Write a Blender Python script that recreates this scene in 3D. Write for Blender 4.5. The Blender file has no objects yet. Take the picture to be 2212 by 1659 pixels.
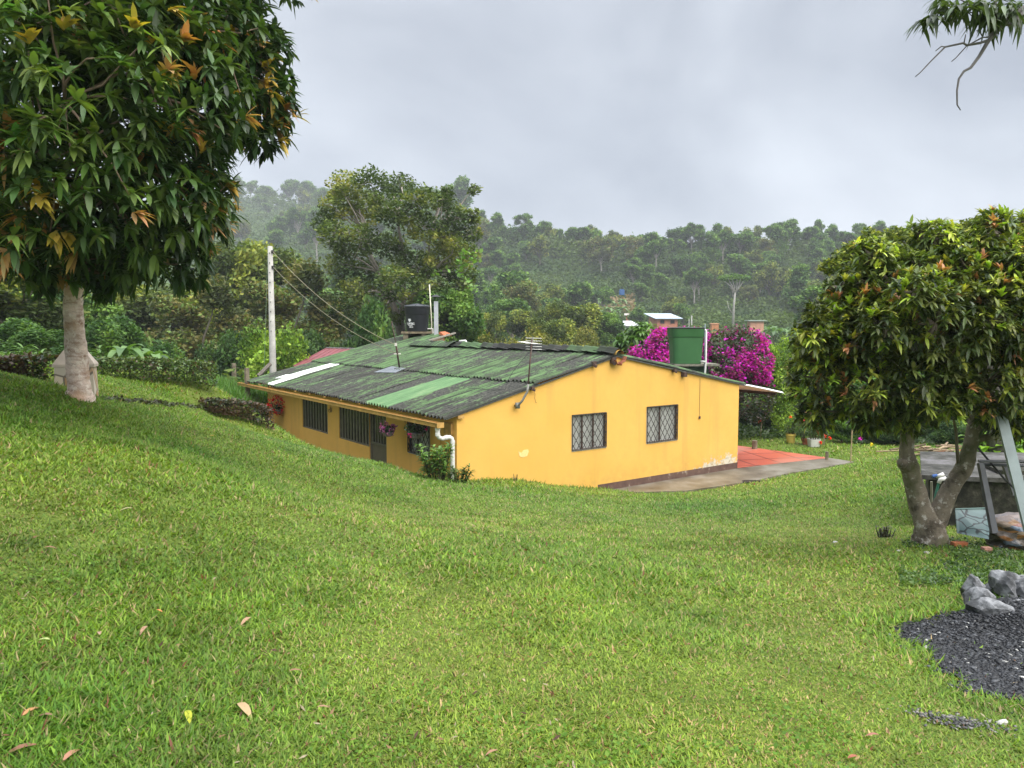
import bpy, math, random
import numpy as np
from mathutils import Vector, Matrix
random.seed(7); RNG = np.random.default_rng(11)
SC = bpy.context.scene; COL = SC.collection
R_ = math.radians

# ------------------------------------------------------------------ camera
F = 1660.0; TH = math.atan(124.5/F); CT, ST = math.cos(TH), math.sin(TH)
cam = bpy.data.cameras.new("camera"); co = bpy.data.objects.new("camera", cam); COL.objects.link(co)
cam.sensor_width = 36.0; cam.lens = 36.0*F/2212.0; cam.clip_start = 0.05; cam.clip_end = 6000
co.location = (0, 0, 0); co.rotation_euler = (math.pi/2-TH, 0, 0); SC.camera = co
# ------------------------------------------------------------------ exposure, world, sun
SC.view_settings.view_transform = 'Standard'; SC.view_settings.look = 'None'
SC.view_settings.exposure = 2.15; SC.view_settings.gamma = 1.0
SUN_DIR = Vector((0.50, -0.42, 1.0)).normalized()
SUN_EL = math.asin(SUN_DIR.z); SUN_AZ = math.atan2(SUN_DIR.x, SUN_DIR.y)
W = bpy.data.worlds.new("World"); SC.world = W; W.use_nodes = True
nt = W.node_tree; N = nt.nodes; LK = nt.links; N.clear()
wout = N.new('ShaderNodeOutputWorld'); bg = N.new('ShaderNodeBackground'); bg2 = N.new('ShaderNodeBackground')
mixs = N.new('ShaderNodeMixShader'); mixs.inputs[0].default_value = 0.93
sky = N.new('ShaderNodeTexSky'); sky.sky_type = 'NISHITA'; sky.sun_disc = False
sky.sun_elevation = SUN_EL; sky.sun_rotation = SUN_AZ
LK.new(sky.outputs[0], bg.inputs[0]); bg.inputs[1].default_value = 0.05
tc = N.new('ShaderNodeTexCoord'); sep = N.new('ShaderNodeSeparateXYZ'); LK.new(tc.outputs['Generated'], sep.inputs[0])
def wm(op, a, b=None, c=None):
    n = N.new('ShaderNodeMath'); n.operation = op
    for i, v in enumerate((a, b, c)):
        if v is None: continue
        if isinstance(v, (int, float)): n.inputs[i].default_value = v
        else: LK.new(v, n.inputs[i])
    return n.outputs[0]
zz = wm('MAXIMUM', sep.outputs[2], 0.0); den = wm('ADD', zz, 0.22)
cx = wm('MULTIPLY', sep.outputs[0], 2.3); cy = wm('MULTIPLY', sep.outputs[1], 2.3)
cmb = N.new('ShaderNodeCombineXYZ'); LK.new(cx, cmb.inputs[0]); LK.new(cy, cmb.inputs[1]); LK.new(wm('MULTIPLY', sep.outputs[2], 3.4), cmb.inputs[2])
ns = N.new('ShaderNodeTexNoise'); ns.inputs['Scale'].default_value = 1.0; ns.inputs['Detail'].default_value = 7; ns.inputs['Roughness'].default_value = 0.5
ns.inputs['Distortion'].default_value = 0.35
LK.new(cmb.outputs[0], ns.inputs['Vector'])
cr = N.new('ShaderNodeValToRGB'); LK.new(ns.outputs[0], cr.inputs[0])
cr.color_ramp.elements[0].position = 0.36; cr.color_ramp.elements[0].color = (0.088, 0.097, 0.114, 1)
cr.color_ramp.elements[1].position = 0.63; cr.color_ramp.elements[1].color = (0.160, 0.171, 0.188, 1)
LK.new(cr.outputs[0], bg2.inputs[0])
zen = N.new('ShaderNodeMapRange'); zen.inputs['From Min'].default_value = 0.45; zen.inputs['From Max'].default_value = 0.85
zen.inputs['To Min'].default_value = 1.0; zen.inputs['To Max'].default_value = 3.7
LK.new(zz, zen.inputs['Value'])
low = N.new('ShaderNodeMapRange'); low.inputs['From Min'].default_value = 0.02; low.inputs['From Max'].default_value = 0.30
low.inputs['To Min'].default_value = 1.22; low.inputs['To Max'].default_value = 1.0
LK.new(zz, low.inputs['Value'])
LK.new(wm('MULTIPLY', zen.outputs[0], low.outputs[0]), bg2.inputs[1])
LK.new(bg.outputs[0], mixs.inputs[1]); LK.new(bg2.outputs[0], mixs.inputs[2]); LK.new(mixs.outputs[0], wout.inputs[0])
sun = bpy.data.lights.new("sun", 'SUN'); sun.energy = 1.5; sun.angle = R_(85); sun.color = (1.0, 0.955, 0.88)
so = bpy.data.objects.new("sun", sun); COL.objects.link(so); so.rotation_euler = SUN_DIR.to_track_quat('Z', 'Y').to_euler()
try:
    SC.cycles.max_bounces = 6; SC.cycles.diffuse_bounces = 3; SC.cycles.glossy_bounces = 2
    SC.cycles.transmission_bounces = 4; SC.cycles.transparent_max_bounces = 8; SC.cycles.volume_bounces = 0
except Exception: pass

# ------------------------------------------------------------------ picture point -> world helpers
def ray(x, y):
    u = (x-1106)/F; v = (829.5-y)/F; d = (u, CT+v*ST, -ST+v*CT)
    return d[0]/d[1], d[2]/d[1]
def P(x, y, Y):
    a, b = ray(x, y); return Vector((a*Y, Y, b*Y))
def PZ(x, y, z):
    a, b = ray(x, y); Y = z/b; return Vector((a*Y, Y, z))
Ax, Ay = -1.1591, 16.0429
Gx, Gy = 0.80974, 0.58678; Lx, Ly = -0.58678, 0.80974
Gv = Vector((Gx, Gy, 0)); Lv = Vector((Lx, Ly, 0))
def H(t, s, z): return Vector((Ax+t*Gx+s*Lx, Ay+t*Gy+s*Ly, z))
def hit(x, y, pt, n):
    a, b = ray(x, y); d = Vector((a, 1, b)); k = pt.dot(n)/d.dot(n); return d*k
def tsof(p):
    dx, dy = p[0]-Ax, p[1]-Ay; return dx*Gx+dy*Gy, dx*Lx+dy*Ly
def on_t(x, y, t=0.0):
    p = hit(x, y, H(t, 0, 0), Gv); return tsof(p)[1], p.z
def on_s(x, y, s=0.0):
    p = hit(x, y, H(0, s, 0), Lv); return tsof(p)[0], p.z
T_R, Z_R = 4.55, -0.70; K_L = 0.243; K_Rt = 0.187
def zl(t): return Z_R-(T_R-t)*K_L
def zr(t): return Z_R-(t-T_R)*K_Rt
NL = Vector((Gx*-K_L, Gy*-K_L, 1)).normalized()
def on_roof(x, y):
    p = hit(x, y, H(T_R, 0, Z_R), NL); t, s = tsof(p); return t, s

# ------------------------------------------------------------------ value noise
_LAT = np.random.default_rng(5).random((64, 64))
def vn(x, y, sc, off=0):
    x = np.asarray(x, float)/sc+off*7.31+1000; y = np.asarray(y, float)/sc+off*3.77+1000
    xi = np.floor(x).astype(int); yi = np.floor(y).astype(int); fx = x-xi; fy = y-yi
    fx = fx*fx*(3-2*fx); fy = fy*fy*(3-2*fy)
    g = lambda a, b: _LAT[a % 64, b % 64]
    return (g(xi, yi)*(1-fx)+g(xi+1, yi)*fx)*(1-fy)+(g(xi, yi+1)*(1-fx)+g(xi+1, yi+1)*fx)*fy
def fbm(x, y, sc, off=0): return (vn(x, y, sc, off)*.55+vn(x, y, sc*.5, off+1)*.28+vn(x, y, sc*.25, off+2)*.17)
def sst(a, b, x): k = np.clip((x-a)/(b-a), 0, 1); return k*k*(3-2*k)

# ------------------------------------------------------------------ materials
MATS = {}
class NT:
    def __init__(s, name):
        s.m = bpy.data.materials.new(name); s.m.use_nodes = True; s.t = s.m.node_tree; s.n = s.t.nodes; s.l = s.t.links
        s.b = s.n['Principled BSDF']; s.out = s.n['Material Output']; s.tc = s.n.new('ShaderNodeTexCoord'); MATS[name] = s.m
    def N(s, k, **kw):
        n = s.n.new(k)
        for a, v in kw.items():
            if a in n.inputs: n.inputs[a].default_value = v
            else: setattr(n, a, v)
        return n
    def noise(s, scale, detail=3, vec=None, mp=None, rough=.5):
        n = s.N('ShaderNodeTexNoise', Scale=scale, Detail=detail, Roughness=rough)
        v = vec if vec is not None else s.tc.outputs['Object']
        if mp:
            m = s.n.new('ShaderNodeMapping'); m.inputs['Scale'].default_value = mp; s.l.new(v, m.inputs[0]); v = m.outputs[0]
        s.l.new(v, n.inputs['Vector']); return n.outputs[0]
    def ramp(s, f, *st):
        r = s.n.new('ShaderNodeValToRGB'); e = r.color_ramp.elements
        while len(e) < len(st): e.new(0.5)
        for i, (p, c) in enumerate(st):
            e[i].position = p; e[i].color = (*(c if hasattr(c, '__len__') else (c, c, c)), 1)
        s.l.new(f, r.inputs[0]); return r.outputs[0]
    def mix(s, f, a, b, bt='MIX'):
        m = s.n.new('ShaderNodeMix'); m.data_type = 'RGBA'; m.blend_type = bt
        for v, i in ((f, 0), (a, 6), (b, 7)):
            if isinstance(v, (int, float)): m.inputs[i].default_value = v
            elif isinstance(v, tuple): m.inputs[i].default_value = (*v, 1)
            else: s.l.new(v, m.inputs[i])
        return m.outputs[2]
    def math(s, op, a, b=0.0):
        m = s.n.new('ShaderNodeMath'); m.operation = op
        for v, i in ((a, 0), (b, 1)):
            if isinstance(v, (int, float)): m.inputs[i].default_value = v
            else: s.l.new(v, m.inputs[i])
        return m.outputs[0]
    def col(s, c, rough=.6, metal=0.0, spec=None):
        if isinstance(c, tuple): s.b.inputs['Base Color'].default_value = (*c, 1)
        else: s.l.new(c, s.b.inputs['Base Color'])
        s.b.inputs['Roughness'].default_value = rough; s.b.inputs['Metallic'].default_value = metal
        if spec is not None: s.b.inputs['Specular IOR Level'].default_value = spec
        return s
    def bump(s, f, st=.3, d=.02):
        b = s.N('ShaderNodeBump', Strength=st, Distance=d); s.l.new(f, b.inputs['Height']); s.l.new(b.outputs[0], s.b.inputs['Normal']); return s
def simple(name, c, rough=.6, metal=0.0, var=.25, sc=6.0, bump=.15):
    m = NT(name); n = m.noise(sc, 4)
    d = tuple(v*(1-var) for v in c); b = tuple(min(1, v*(1+var*.6)) for v in c)
    m.col(m.ramp(n, (.3, d), (.7, b)), rough, metal)
    if bump: m.bump(m.noise(sc*5, 3), bump, .01)
    return m.m
def leafmat(name, rough=.42, trans=.28, spec=.5, tint=(1.0, 1.0, 1.0)):
    m = NT(name); a = m.N('ShaderNodeAttribute', attribute_name='Col')
    m.col(a.outputs['Color'], rough, 0, spec)
    tr = m.n.new('ShaderNodeBsdfTranslucent'); c2 = m.mix(1.0, a.outputs['Color'], (1.5, 1.6, .55), 'MULTIPLY'); m.l.new(c2, tr.inputs[0])
    ms = m.n.new('ShaderNodeMixShader'); ms.inputs[0].default_value = trans
    m.l.new(m.b.outputs[0], ms.inputs[1]); m.l.new(tr.outputs[0], ms.inputs[2]); m.l.new(ms.outputs[0], m.out.inputs[0])
    return m.m
def attrmat(name, rough=.7, bump=.2, bs=30.0, varsc=8.0):
    m = NT(name); a = m.N('ShaderNodeAttribute', attribute_name='Col')
    n = m.ramp(m.noise(varsc, 5), (.3, .7), (.7, 1.2)); m.col(m.mix(1.0, a.outputs['Color'], n, 'MULTIPLY'), rough)
    m.bump(m.noise(bs, 4), bump, .01); return m.m

# ------------------------------------------------------------------ mesh building
def mesh_np(name, V, faces, C=None, mats=(), mi=None, smooth=False):
    me = bpy.data.meshes.new(name); V = np.asarray(V, np.float32)
    me.vertices.add(len(V)); me.vertices.foreach_set('co', V.ravel())
    tot = []; idx = []
    for f in faces:
        f = np.asarray(f, np.int32)
        if len(f) == 0: continue
        tot.append(np.full(len(f), f.shape[1], np.int32)); idx.append(f.ravel())
    tot = np.concatenate(tot); idx = np.concatenate(idx)
    st = np.concatenate([[0], np.cumsum(tot)[:-1]]).astype(np.int32)
    me.loops.add(len(idx)); me.loops.foreach_set('vertex_index', idx)
    me.polygons.add(len(tot)); me.polygons.foreach_set('loop_start', st); me.polygons.foreach_set('loop_total', tot)
    if smooth: me.polygons.foreach_set('use_smooth', np.ones(len(tot), bool))
    for m in mats: me.materials.append(m)
    if mi is not None: me.polygons.foreach_set('material_index', np.asarray(mi, np.int32))
    me.update(calc_edges=True)
    if C is not None:
        at = me.color_attributes.new('Col', 'FLOAT_COLOR', 'POINT'); c4 = np.ones((len(V), 4), np.float32); c4[:, :3] = C
        at.data.foreach_set('color', c4.ravel())
    return me
class MB:
    def __init__(s): s.V = []; s.F = []; s.C = []; s.c = (1, 1, 1)
    def add(s, vs, fs):
        o = len(s.V); s.V += [tuple(v) for v in vs]; s.F += [tuple(i+o for i in f) for f in fs]; s.C += [s.c]*len(vs)
    def hexa(s, p): s.add(p, [(0, 3, 2, 1), (4, 5, 6, 7), (0, 1, 5, 4), (1, 2, 6, 5), (2, 3, 7, 6), (3, 0, 4, 7)])
    def hbox(s, t0, t1, s0, s1, z0, z1):
        s.hexa([H(t0, s0, z0), H(t1, s0, z0), H(t1, s1, z0), H(t0, s1, z0), H(t0, s0, z1), H(t1, s0, z1), H(t1, s1, z1), H(t0, s1, z1)])
    def box(s, c, d, rz=0.0, rx=0.0, ry=0.0):
        M = Matrix.Translation(c) @ Matrix.Rotation(rz, 4, 'Z') @ Matrix.Rotation(rx, 4, 'X') @ Matrix.Rotation(ry, 4, 'Y')
        a, b, e = d[0]/2, d[1]/2, d[2]/2
        s.hexa([M @ Vector(q) for q in ((-a, -b, -e), (a, -b, -e), (a, b, -e), (-a, b, -e), (-a, -b, e), (a, -b, e), (a, b, e), (-a, b, e))])
    def bar(s, p, q, w, h, up=Vector((0, 0, 1))):
        p = Vector(p); q = Vector(q); d = (q-p).normalized()
        x = d.cross(up)
        if x.length < 1e-4: x = d.cross(Vector((1, 0, 0)))
        x.normalize(); y = x.cross(d).normalized(); x *= w/2; y *= h/2
        s.hexa([p-x-y, p+x-y, p+x+y, p-x+y, q-x-y, q+x-y, q+x+y, q-x+y])
    def tube(s, pts, rs, n=8, cap=True):
        pts = [Vector(p) for p in pts]
        if not hasattr(rs, '__len__'): rs = [rs]*len(pts)
        o = len(s.V); up = Vector((0.03, 0.01, 1)); prev = None
        for i, p in enumerate(pts):
            d = (pts[min(i+1, len(pts)-1)]-pts[max(i-1, 0)])
            d = d.normalized() if d.length > 1e-9 else Vector((0, 0, 1))
            if prev is None:
                x = d.cross(up)
                if x.length < .05: x = d.cross(Vector((1, 0, 0)))
            else: x = prev-d*prev.dot(d)
            x.normalize(); prev = x; y = d.cross(x)
            for k in range(n):
                a = 2*math.pi*k/n; s.V.append(tuple(p+(x*math.cos(a)+y*math.sin(a))*rs[i])); s.C.append(s.c)
        for i in range(len(pts)-1):
            for k in range(n):
                k2 = (k+1) % n; s.F.append((o+i*n+k, o+i*n+k2, o+(i+1)*n+k2, o+(i+1)*n+k))
        if cap:
            s.F.append(tuple(o+k for k in range(n))[::-1]); s.F.append(tuple(o+(len(pts)-1)*n+k for k in range(n)))
    def stube(s, pts, rs, n=12, k=5, wob=.08, seed=1, cap=True):
        pts = [Vector(p) for p in pts]; rg = random.Random(seed); P_ = []; R2 = []
        for i in range(len(pts)-1):
            p0 = pts[max(i-1, 0)]; p1 = pts[i]; p2 = pts[i+1]; p3 = pts[min(i+2, len(pts)-1)]
            for j in range(k):
                t = j/k; P_.append(.5*((2*p1)+(p2-p0)*t+(2*p0-5*p1+4*p2-p3)*t*t+(3*p1-p0-3*p2+p3)*t**3)); R2.append(rs[i]*(1-t)+rs[i+1]*t)
        P_.append(pts[-1]); R2.append(rs[-1]); o = len(s.V); s.tube(P_, R2, n, cap)
        for i in range(len(P_)):
            for j in range(n):
                v = Vector(s.V[o+i*n+j]); d = v-P_[i]; a = j/n*6.28
                w = 1+wob*(math.sin(a*2+i*.5+seed)*.6+math.sin(a*3-i*.33+seed*2)*.5)+wob*.8*rg.uniform(-1, 1); s.V[o+i*n+j] = tuple(P_[i]+d*w)
    def lathe(s, c, prof, n=28, sx=1.0, sy=1.0):
        o = len(s.V)
        for r, z in prof:
            for k in range(n):
                a = 2*math.pi*k/n; s.V.append((c[0]+r*sx*math.cos(a), c[1]+r*sy*math.sin(a), c[2]+z)); s.C.append(s.c)
        for i in range(len(prof)-1):
            for k in range(n):
                k2 = (k+1) % n; s.F.append((o+i*n+k, o+i*n+k2, o+(i+1)*n+k2, o+(i+1)*n+k))
        s.F.append(tuple(o+k for k in range(n))[::-1]); s.F.append(tuple(o+(len(prof)-1)*n+k for k in range(n)))
    def mesh(s, name, m, off, smooth=False):
        me = bpy.data.meshes.new(name); me.from_pydata([(v[0]-off[0], v[1]-off[1], v[2]-off[2]) for v in s.V], [], s.F)
        if m: me.materials.append(m)
        at = me.color_attributes.new('Col', 'FLOAT_COLOR', 'POINT')
        at.data.foreach_set('color', np.array([(*c, 1) for c in s.C], np.float32).ravel())
        if smooth: me.polygons.foreach_set('use_smooth', np.ones(len(me.polygons), bool))
        me.update(); return me
def tagp(o, label=None, cat=None, group=None, kind=None):
    for k, v in (('label', label), ('category', cat), ('group', group), ('kind', kind)):
        if v: o[k] = v
    return o
def thing(name, label, cat, loc, group=None):
    o = bpy.data.objects.new(name, None); COL.objects.link(o); o.location = loc; o.empty_display_size = .1
    return tagp(o, label, cat, group)
def wloc(o):
    v = Vector(o.location)
    while o.parent: o = o.parent; v = v+Vector(o.location)
    return v
def put(name, me, parent=None, loc=(0, 0, 0), label=None):
    o = bpy.data.objects.new(name, me); COL.objects.link(o); o.location = loc
    if parent: o.parent = parent
    if label: o['label'] = label
    return o
def part(name, mb, m, parent, smooth=False, label=None):
    return put(name, mb.mesh(name, m, wloc(parent), smooth), parent, label=label)
def single(name, mb, m, loc, label, cat, group=None, smooth=False, kind=None):
    o = put(name, mb.mesh(name, m, loc, smooth), None, loc); return tagp(o, label, cat, group, kind)
def copy_tree(o, parent=None):
    c = o.copy(); COL.objects.link(c); c.parent = parent
    for ch in list(o.children): copy_tree(ch, c)
    return c
def smooth_by_angle(o, ang=40):
    me = o.data; me.polygons.foreach_set('use_smooth', np.ones(len(me.polygons), bool))
    try: me.set_sharp_from_angle(angle=R_(ang))
    except Exception: pass

# ================================================================== TERRAIN
CP = []   # control points x, y, z
def cp(x, y, Y): p = P(x, y, Y); CP.append((p.x, p.y, p.z))
def cz(X, Y, z): CP.append((X, Y, z))
cz(0, 0, -1.65); cz(-3, 0, -1.35); cz(4, 0, -1.85); cz(0, -6, -1.3); cz(-6, -5, -.6); cz(7, -5, -1.7); cz(12, 2, -2.2)
cp(1106, 1400, 4.25); cp(1106, 1200, 6.9); cp(1106, 1100, 11.2)
cp(0, 1400, 3.45); cp(0, 1000, 6.4); cp(0, 860, 9.8); cp(0, 800, 13.5); cp(100, 835, 11.5)
cp(165, 858, 11.0); cp(210, 866, 12.0); cp(440, 1000, 8.3); cp(700, 1080, 9.6); cp(330, 880, 14.0); cp(440, 884, 18.5); cp(300, 845, 15.5)
cp(230, 812, 18.5); cp(455, 835, 19.5); cp(500, 866, 21.5); cp(560, 858, 27); cp(420, 850, 18.5)
cp(20, 782, 16); cp(120, 800, 15)
for x, y in ((578, 919), (640, 949), (700, 974), (800, 1001), (835, 1006), (900, 1029)):
    s, z = on_t(x, y, -1.05); q = H(-1.05, s, z); CP.append(tuple(q))
for x, y in ((960, 1040), (1010, 1044), (1060, 1041), (1120, 1039), (1190, 1053), (1250, 1057), (1300, 1057)):
    t, z = on_s(x, y, -.3); CP.append(tuple(H(t, -.3, z)))
for x, y in ((1400, 1062), (1500, 1061), (1578, 1047), (1630, 1040), (1693, 1025), (1779, 1011), (1845, 998), (1600, 945), (1700, 950)):
    q = PZ(x, y, -4.03); CP.append(tuple(q))
cp(1500, 1120, 12.6); cp(1700, 1150, 10.4); cp(1700, 1060, 16.3); cp(1850, 1060, 14.2)
cp(2010, 1172, 8.5); cp(1900, 1250, 6.6); cp(2150, 1180, 8.6); cp(2200, 1420, 4.75); cp(1900, 1420, 4.55); cp(1700, 1500, 3.75)
cp(2150, 1290, 5.9); cp(2000, 1100, 11.8); cp(2000, 982, 19.5); cp(2150, 990, 17.5); cp(1840, 955, 26.5); cp(2300, 1100, 11)
cz(9, 8, -2.75); cz(-12, 12, -.1); cz(-14, 22, -.9); cz(4, 36, -5.0); cz(-8, 34, -4.6); cz(-22, 34, -3.2); cz(16, 30, -4.4); cz(14, 20, -3.2)
cz(-2, 29, -4.6); cz(20, 12, -3.0); cz(-26, 14, .8)
CPA = np.array(CP); _n = len(CPA)
def _U(r2): return np.where(r2 < 1e-9, 0, r2*np.log(np.maximum(r2, 1e-9)))
_d = ((CPA[:, None, :2]-CPA[None, :, :2])**2).sum(2)
_K = np.zeros((_n+3, _n+3)); _K[:_n, :_n] = _U(_d)+np.eye(_n)*.25
_K[:_n, _n] = 1; _K[:_n, _n+1:] = CPA[:, :2]; _K[_n:, :_n] = _K[:_n, _n:].T
_w = np.linalg.solve(_K, np.concatenate([CPA[:, 2], [0, 0, 0]]))
def tps(X, Y):
    X = np.clip(X, -30, 24); Y = np.clip(Y, -8, 38); out = np.empty(X.shape); xf = X.ravel(); yf = Y.ravel(); o = out.ravel()
    for i in range(0, len(xf), 60000):
        a = xf[i:i+60000]; b = yf[i:i+60000]
        r2 = (a[:, None]-CPA[None, :, 0])**2+(b[:, None]-CPA[None, :, 1])**2
        o[i:i+60000] = _U(r2) @ _w[:_n]+_w[_n]+_w[_n+1]*a+_w[_n+2]*b
    return o.reshape(X.shape)
RX = [-900, 0, 600, 900, 1100, 1300, 1700, 2212, 3000]
RD = [720, 700, 640, 420, 330, 300, 290, 300, 330]
RY = [430, 432, 442, 476, 512, 541, 534, 522, 500]
RH = [(705-y)/F*d for y, d in zip(RY, RD)]
def far(X, Y):
    Ys = np.maximum(Y, 20.); px = 1106+F*X/Ys
    Rr = np.interp(px, RX, RD); Hh = np.interp(px, RX, RH)
    z = np.interp(Y, [38, 60, 90, 130, 165, 200], [-5.2, -6.6, -6.2, -2.9, -.6, 1.0])
    k = np.clip((Y-200)/(Rr-200), 0, 3)
    up = np.where(k < 1, .8+(Hh-.8)*(k**1.15), Hh-(k-1)*20)
    z = np.where(Y > 200, up, z)
    return z+(fbm(X, Y, 40, 3)-.5)*6*sst(60, 140, Y)*(1-.6*sst(150, 170, Y)*(1-sst(200, 230, Y)))
def height(X, Y):
    X = np.asarray(X, float); Y = np.asarray(Y, float)
    b = sst(30, 42, Y); z = tps(X, Y)*(1-b)+far(X, Y)*b
    z = z+(fbm(X, Y, 1.6, 1)-.5)*.10*(1-sst(10, 20, Y))+(fbm(X, Y, .5, 4)-.5)*.04*(1-sst(8, 12, Y))
    t = (X-Ax)*Gx+(Y-Ay)*Gy; s = (X-Ax)*Lx+(Y-Ay)*Ly
    tr = sst(-1.0, -.72, t)*sst(.3, 1.0, s)*(1-sst(13.2, 13.8, s))*(1-sst(9.4, 9.6, t))      # walkway below the bank and the house floor
    z = z*(1-tr)+np.minimum(z, -4.12)*tr
    ins = sst(.1, .2, t)*sst(.1, .25, s)*(1-sst(13, 13.4, s))*(1-sst(9.1, 9.3, t)); z = z*(1-ins)-4.3*ins
    # flat bed under the path and the patio
    fl = sst(3.9, 4.6, t)*(1-sst(12.6, 13.4, t))*sst(-1.75, -1.4, s)*(1-sst(6.4, 7, s))
    return z*(1-fl)+np.minimum(-4.05, z)*fl
def hz(x, y): return float(height(np.array([x]), np.array([y]))[0])
def axis(lo, a, b, hi, st, g=1.07):
    xs = list(np.arange(a, b, st)); d = st; x = a; L = []
    while x > lo: d *= g; x -= d; L.append(x)
    d = st; x = xs[-1]; Rr = []
    while x < hi: d *= g; x += d; Rr.append(x)
    return np.array(L[::-1]+xs+Rr)
gx = axis(-900, -9, 12, 900, .16); gy = axis(-30, .5, 28, 900, .16, 1.05)
GX, GY = np.meshgrid(gx, gy, indexing='ij'); GZ = height(GX, GY)
nx, ny = GX.shape; I = np.arange(nx*ny).reshape(nx, ny)
q = np.stack([I[:-1, :-1], I[1:, :-1], I[1:, 1:], I[:-1, 1:]], -1).reshape(-1, 4)
m = NT('lawn_soil')
n1 = m.noise(.5, 5); n2 = m.noise(26, 6, rough=.75); n3 = m.noise(.05, 6)
c = m.ramp(n2, (.30, (.035, .05, .014)), (.5, (.10, .145, .022)), (.72, (.19, .235, .045)))
c = m.mix(m.ramp(n1, (.4, 0.), (.65, .6)), c, (.13, .15, .04))
sp = m.n.new('ShaderNodeSeparateXYZ'); m.l.new(m.tc.outputs['Object'], sp.inputs[0])
hillc = m.ramp(n3, (.35, (.030, .055, .020)), (.6, (.055, .095, .028)), (.75, (.10, .15, .04)))
far_f = m.N('ShaderNodeMapRange'); far_f.inputs['From Min'].default_value = 32; far_f.inputs['From Max'].default_value = 48; m.l.new(sp.outputs[1], far_f.inputs['Value'])
m.col(m.mix(far_f.outputs[0], c, hillc), .95, 0, .1); m.bump(n2, .5, .03)
go = put('ground', mesh_np('ground', np.stack([GX, GY, GZ], -1).reshape(-1, 3), [q], mats=[m.m], smooth=True)); tagp(go, kind='structure')
go['label'] = 'grassy hillside ground with valley and far hills'

# flat sheets: path and patio
def sheet(name, pts, z, th, mat, label):
    mb = MB(); n = len(pts); mb.add([(p[0], p[1], z-th) for p in pts]+[(p[0], p[1], z) for p in pts],
        [tuple(range(n))[::-1], tuple(range(n, 2*n))]+[(i, (i+1) % n, n+(i+1) % n, n+i) for i in range(n)])
    o = put(name, mb.mesh(name, mat, (0, 0, 0))); tagp(o, label, kind='structure'); return o
ZP = -4.0
m = NT('wet_concrete'); n = m.noise(1.4, 6, rough=.65)
m.col(m.ramp(n, (.3, (.075, .06, .04)), (.5, (.15, .13, .095)), (.7, (.24, .22, .185))), .45); m.bump(m.noise(30, 4), .2, .01)
br = m.N('ShaderNodeMapRange')
pathp = [H(4.15, .02, 0)] + [H(9.28, .02, 0)] + [PZ(1790, 989, ZP), PZ(1845, 997, ZP), PZ(1779, 1010, ZP), PZ(1693, 1024, ZP), PZ(1630, 1038, ZP), PZ(1578, 1046, ZP), PZ(1480, 1060, ZP), PZ(1380, 1063, ZP)]
sheet('path', pathp, ZP, .1, m.m, 'wet grey concrete path along the foot of the gable wall')
m = NT('red_paving')
mp = m.n.new('ShaderNodeMapping'); mp.inputs['Rotation'].default_value = (0, 0, R_(-12)); m.l.new(m.tc.outputs['Object'], mp.inputs[0])
bk = m.N('ShaderNodeTexBrick', offset=0.0); bk.inputs['Scale'].default_value = 1.0
for k, v in (('Mortar Size', .03), ('Brick Width', .95), ('Row Height', .95), ('Bias', 0.0)): bk.inputs[k].default_value = v
bk.inputs['Color1'].default_value = (.44, .10, .06, 1); bk.inputs['Color2'].default_value = (.50, .13, .08, 1); bk.inputs['Mortar'].default_value = (.16, .04, .03, 1)
m.l.new(mp.outputs[0], bk.inputs['Vector'])
fade = m.ramp(m.noise(.6, 5), (.48, 0.), (.62, .7))
m.col(m.mix(fade, bk.outputs[0], (.42, .20, .15)), .35)
patp = [H(9.32, .0, 0), PZ(1790, 989, ZP), PZ(1596, 964, ZP)+Lv*0, H(9.32, 7.2, 0)]
tip = PZ(1790, 989, ZP); bk0 = PZ(1596, 963, ZP)
patp = [H(9.31, .05, 0), H(9.6, -.02, 0), tip, bk0, H(9.31, tsof(bk0)[1]+.3, 0)]
sheet('patio', patp, ZP+.006, .09, m.m, 'red tiled patio behind the yellow house corner')

# ================================================================== FOLIAGE TOOLS
BARK = attrmat('bark', .9, .6, 22.0, 9.0)
def barkmat(name, dark, mid, light, moss, mp=(1, 1, 1), lich=.60):
    m = NT(name); n = m.noise(5, 6, mp=mp, rough=.65); n2 = m.noise(11, 5, rough=.7); n3 = m.noise(2.3, 5)
    c = m.ramp(n, (.32, dark), (.5, mid), (.66, tuple(v*1.35 for v in mid))); c = m.mix(m.ramp(n2, (lich-.04, 0.), (lich+.03, 1.)), c, light); c = m.mix(m.ramp(n3, (.52, 0.), (.64, .8)), c, moss)
    m.col(c, .92, 0, .15); m.bump(m.noise(13, 6, rough=.7), .9, .03); return m.m
LEAF = leafmat('leaf'); LEAFD = leafmat('leaf_glossy', .42, .25, .40); LEAFF = leafmat('leaf_far', .7, .25, .2); PETAL = leafmat('petal', .6, .35, .2)
def unit(v): return v/np.maximum(np.linalg.norm(v, axis=-1, keepdims=True), 1e-9)
def rdir(n, rng): return unit(rng.normal(size=(n, 3)))
def jit(base, n, rng, v=.18, h=.08):
    c = np.array(base)[None]*(1+rng.normal(size=(n, 1))*v); return np.clip(c*(1+rng.normal(size=(n, 3))*h), .003, .95)
def rhombs(cen, size, rng, C, aspect=.5, flat=.0, up=.4):
    n = len(cen); d = rdir(n, rng); d[:, 2] = d[:, 2]*.6-flat; d = unit(d)
    nn = rdir(n, rng); nn[:, 2] = np.abs(nn[:, 2])+up; sd = unit(np.cross(d, nn)); nn = np.cross(sd, d)
    L = (size*(.7+.6*rng.random(n)))[:, None]; w = L*aspect
    V = np.stack([cen-d*L*.5, cen+sd*w*.5-nn*w*.12, cen+d*L*.5-nn*L*.1, cen-sd*w*.5-nn*w*.12], 1).reshape(-1, 3)
    return V, np.arange(4*n).reshape(-1, 4), np.repeat(C, 4, 0)
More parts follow.
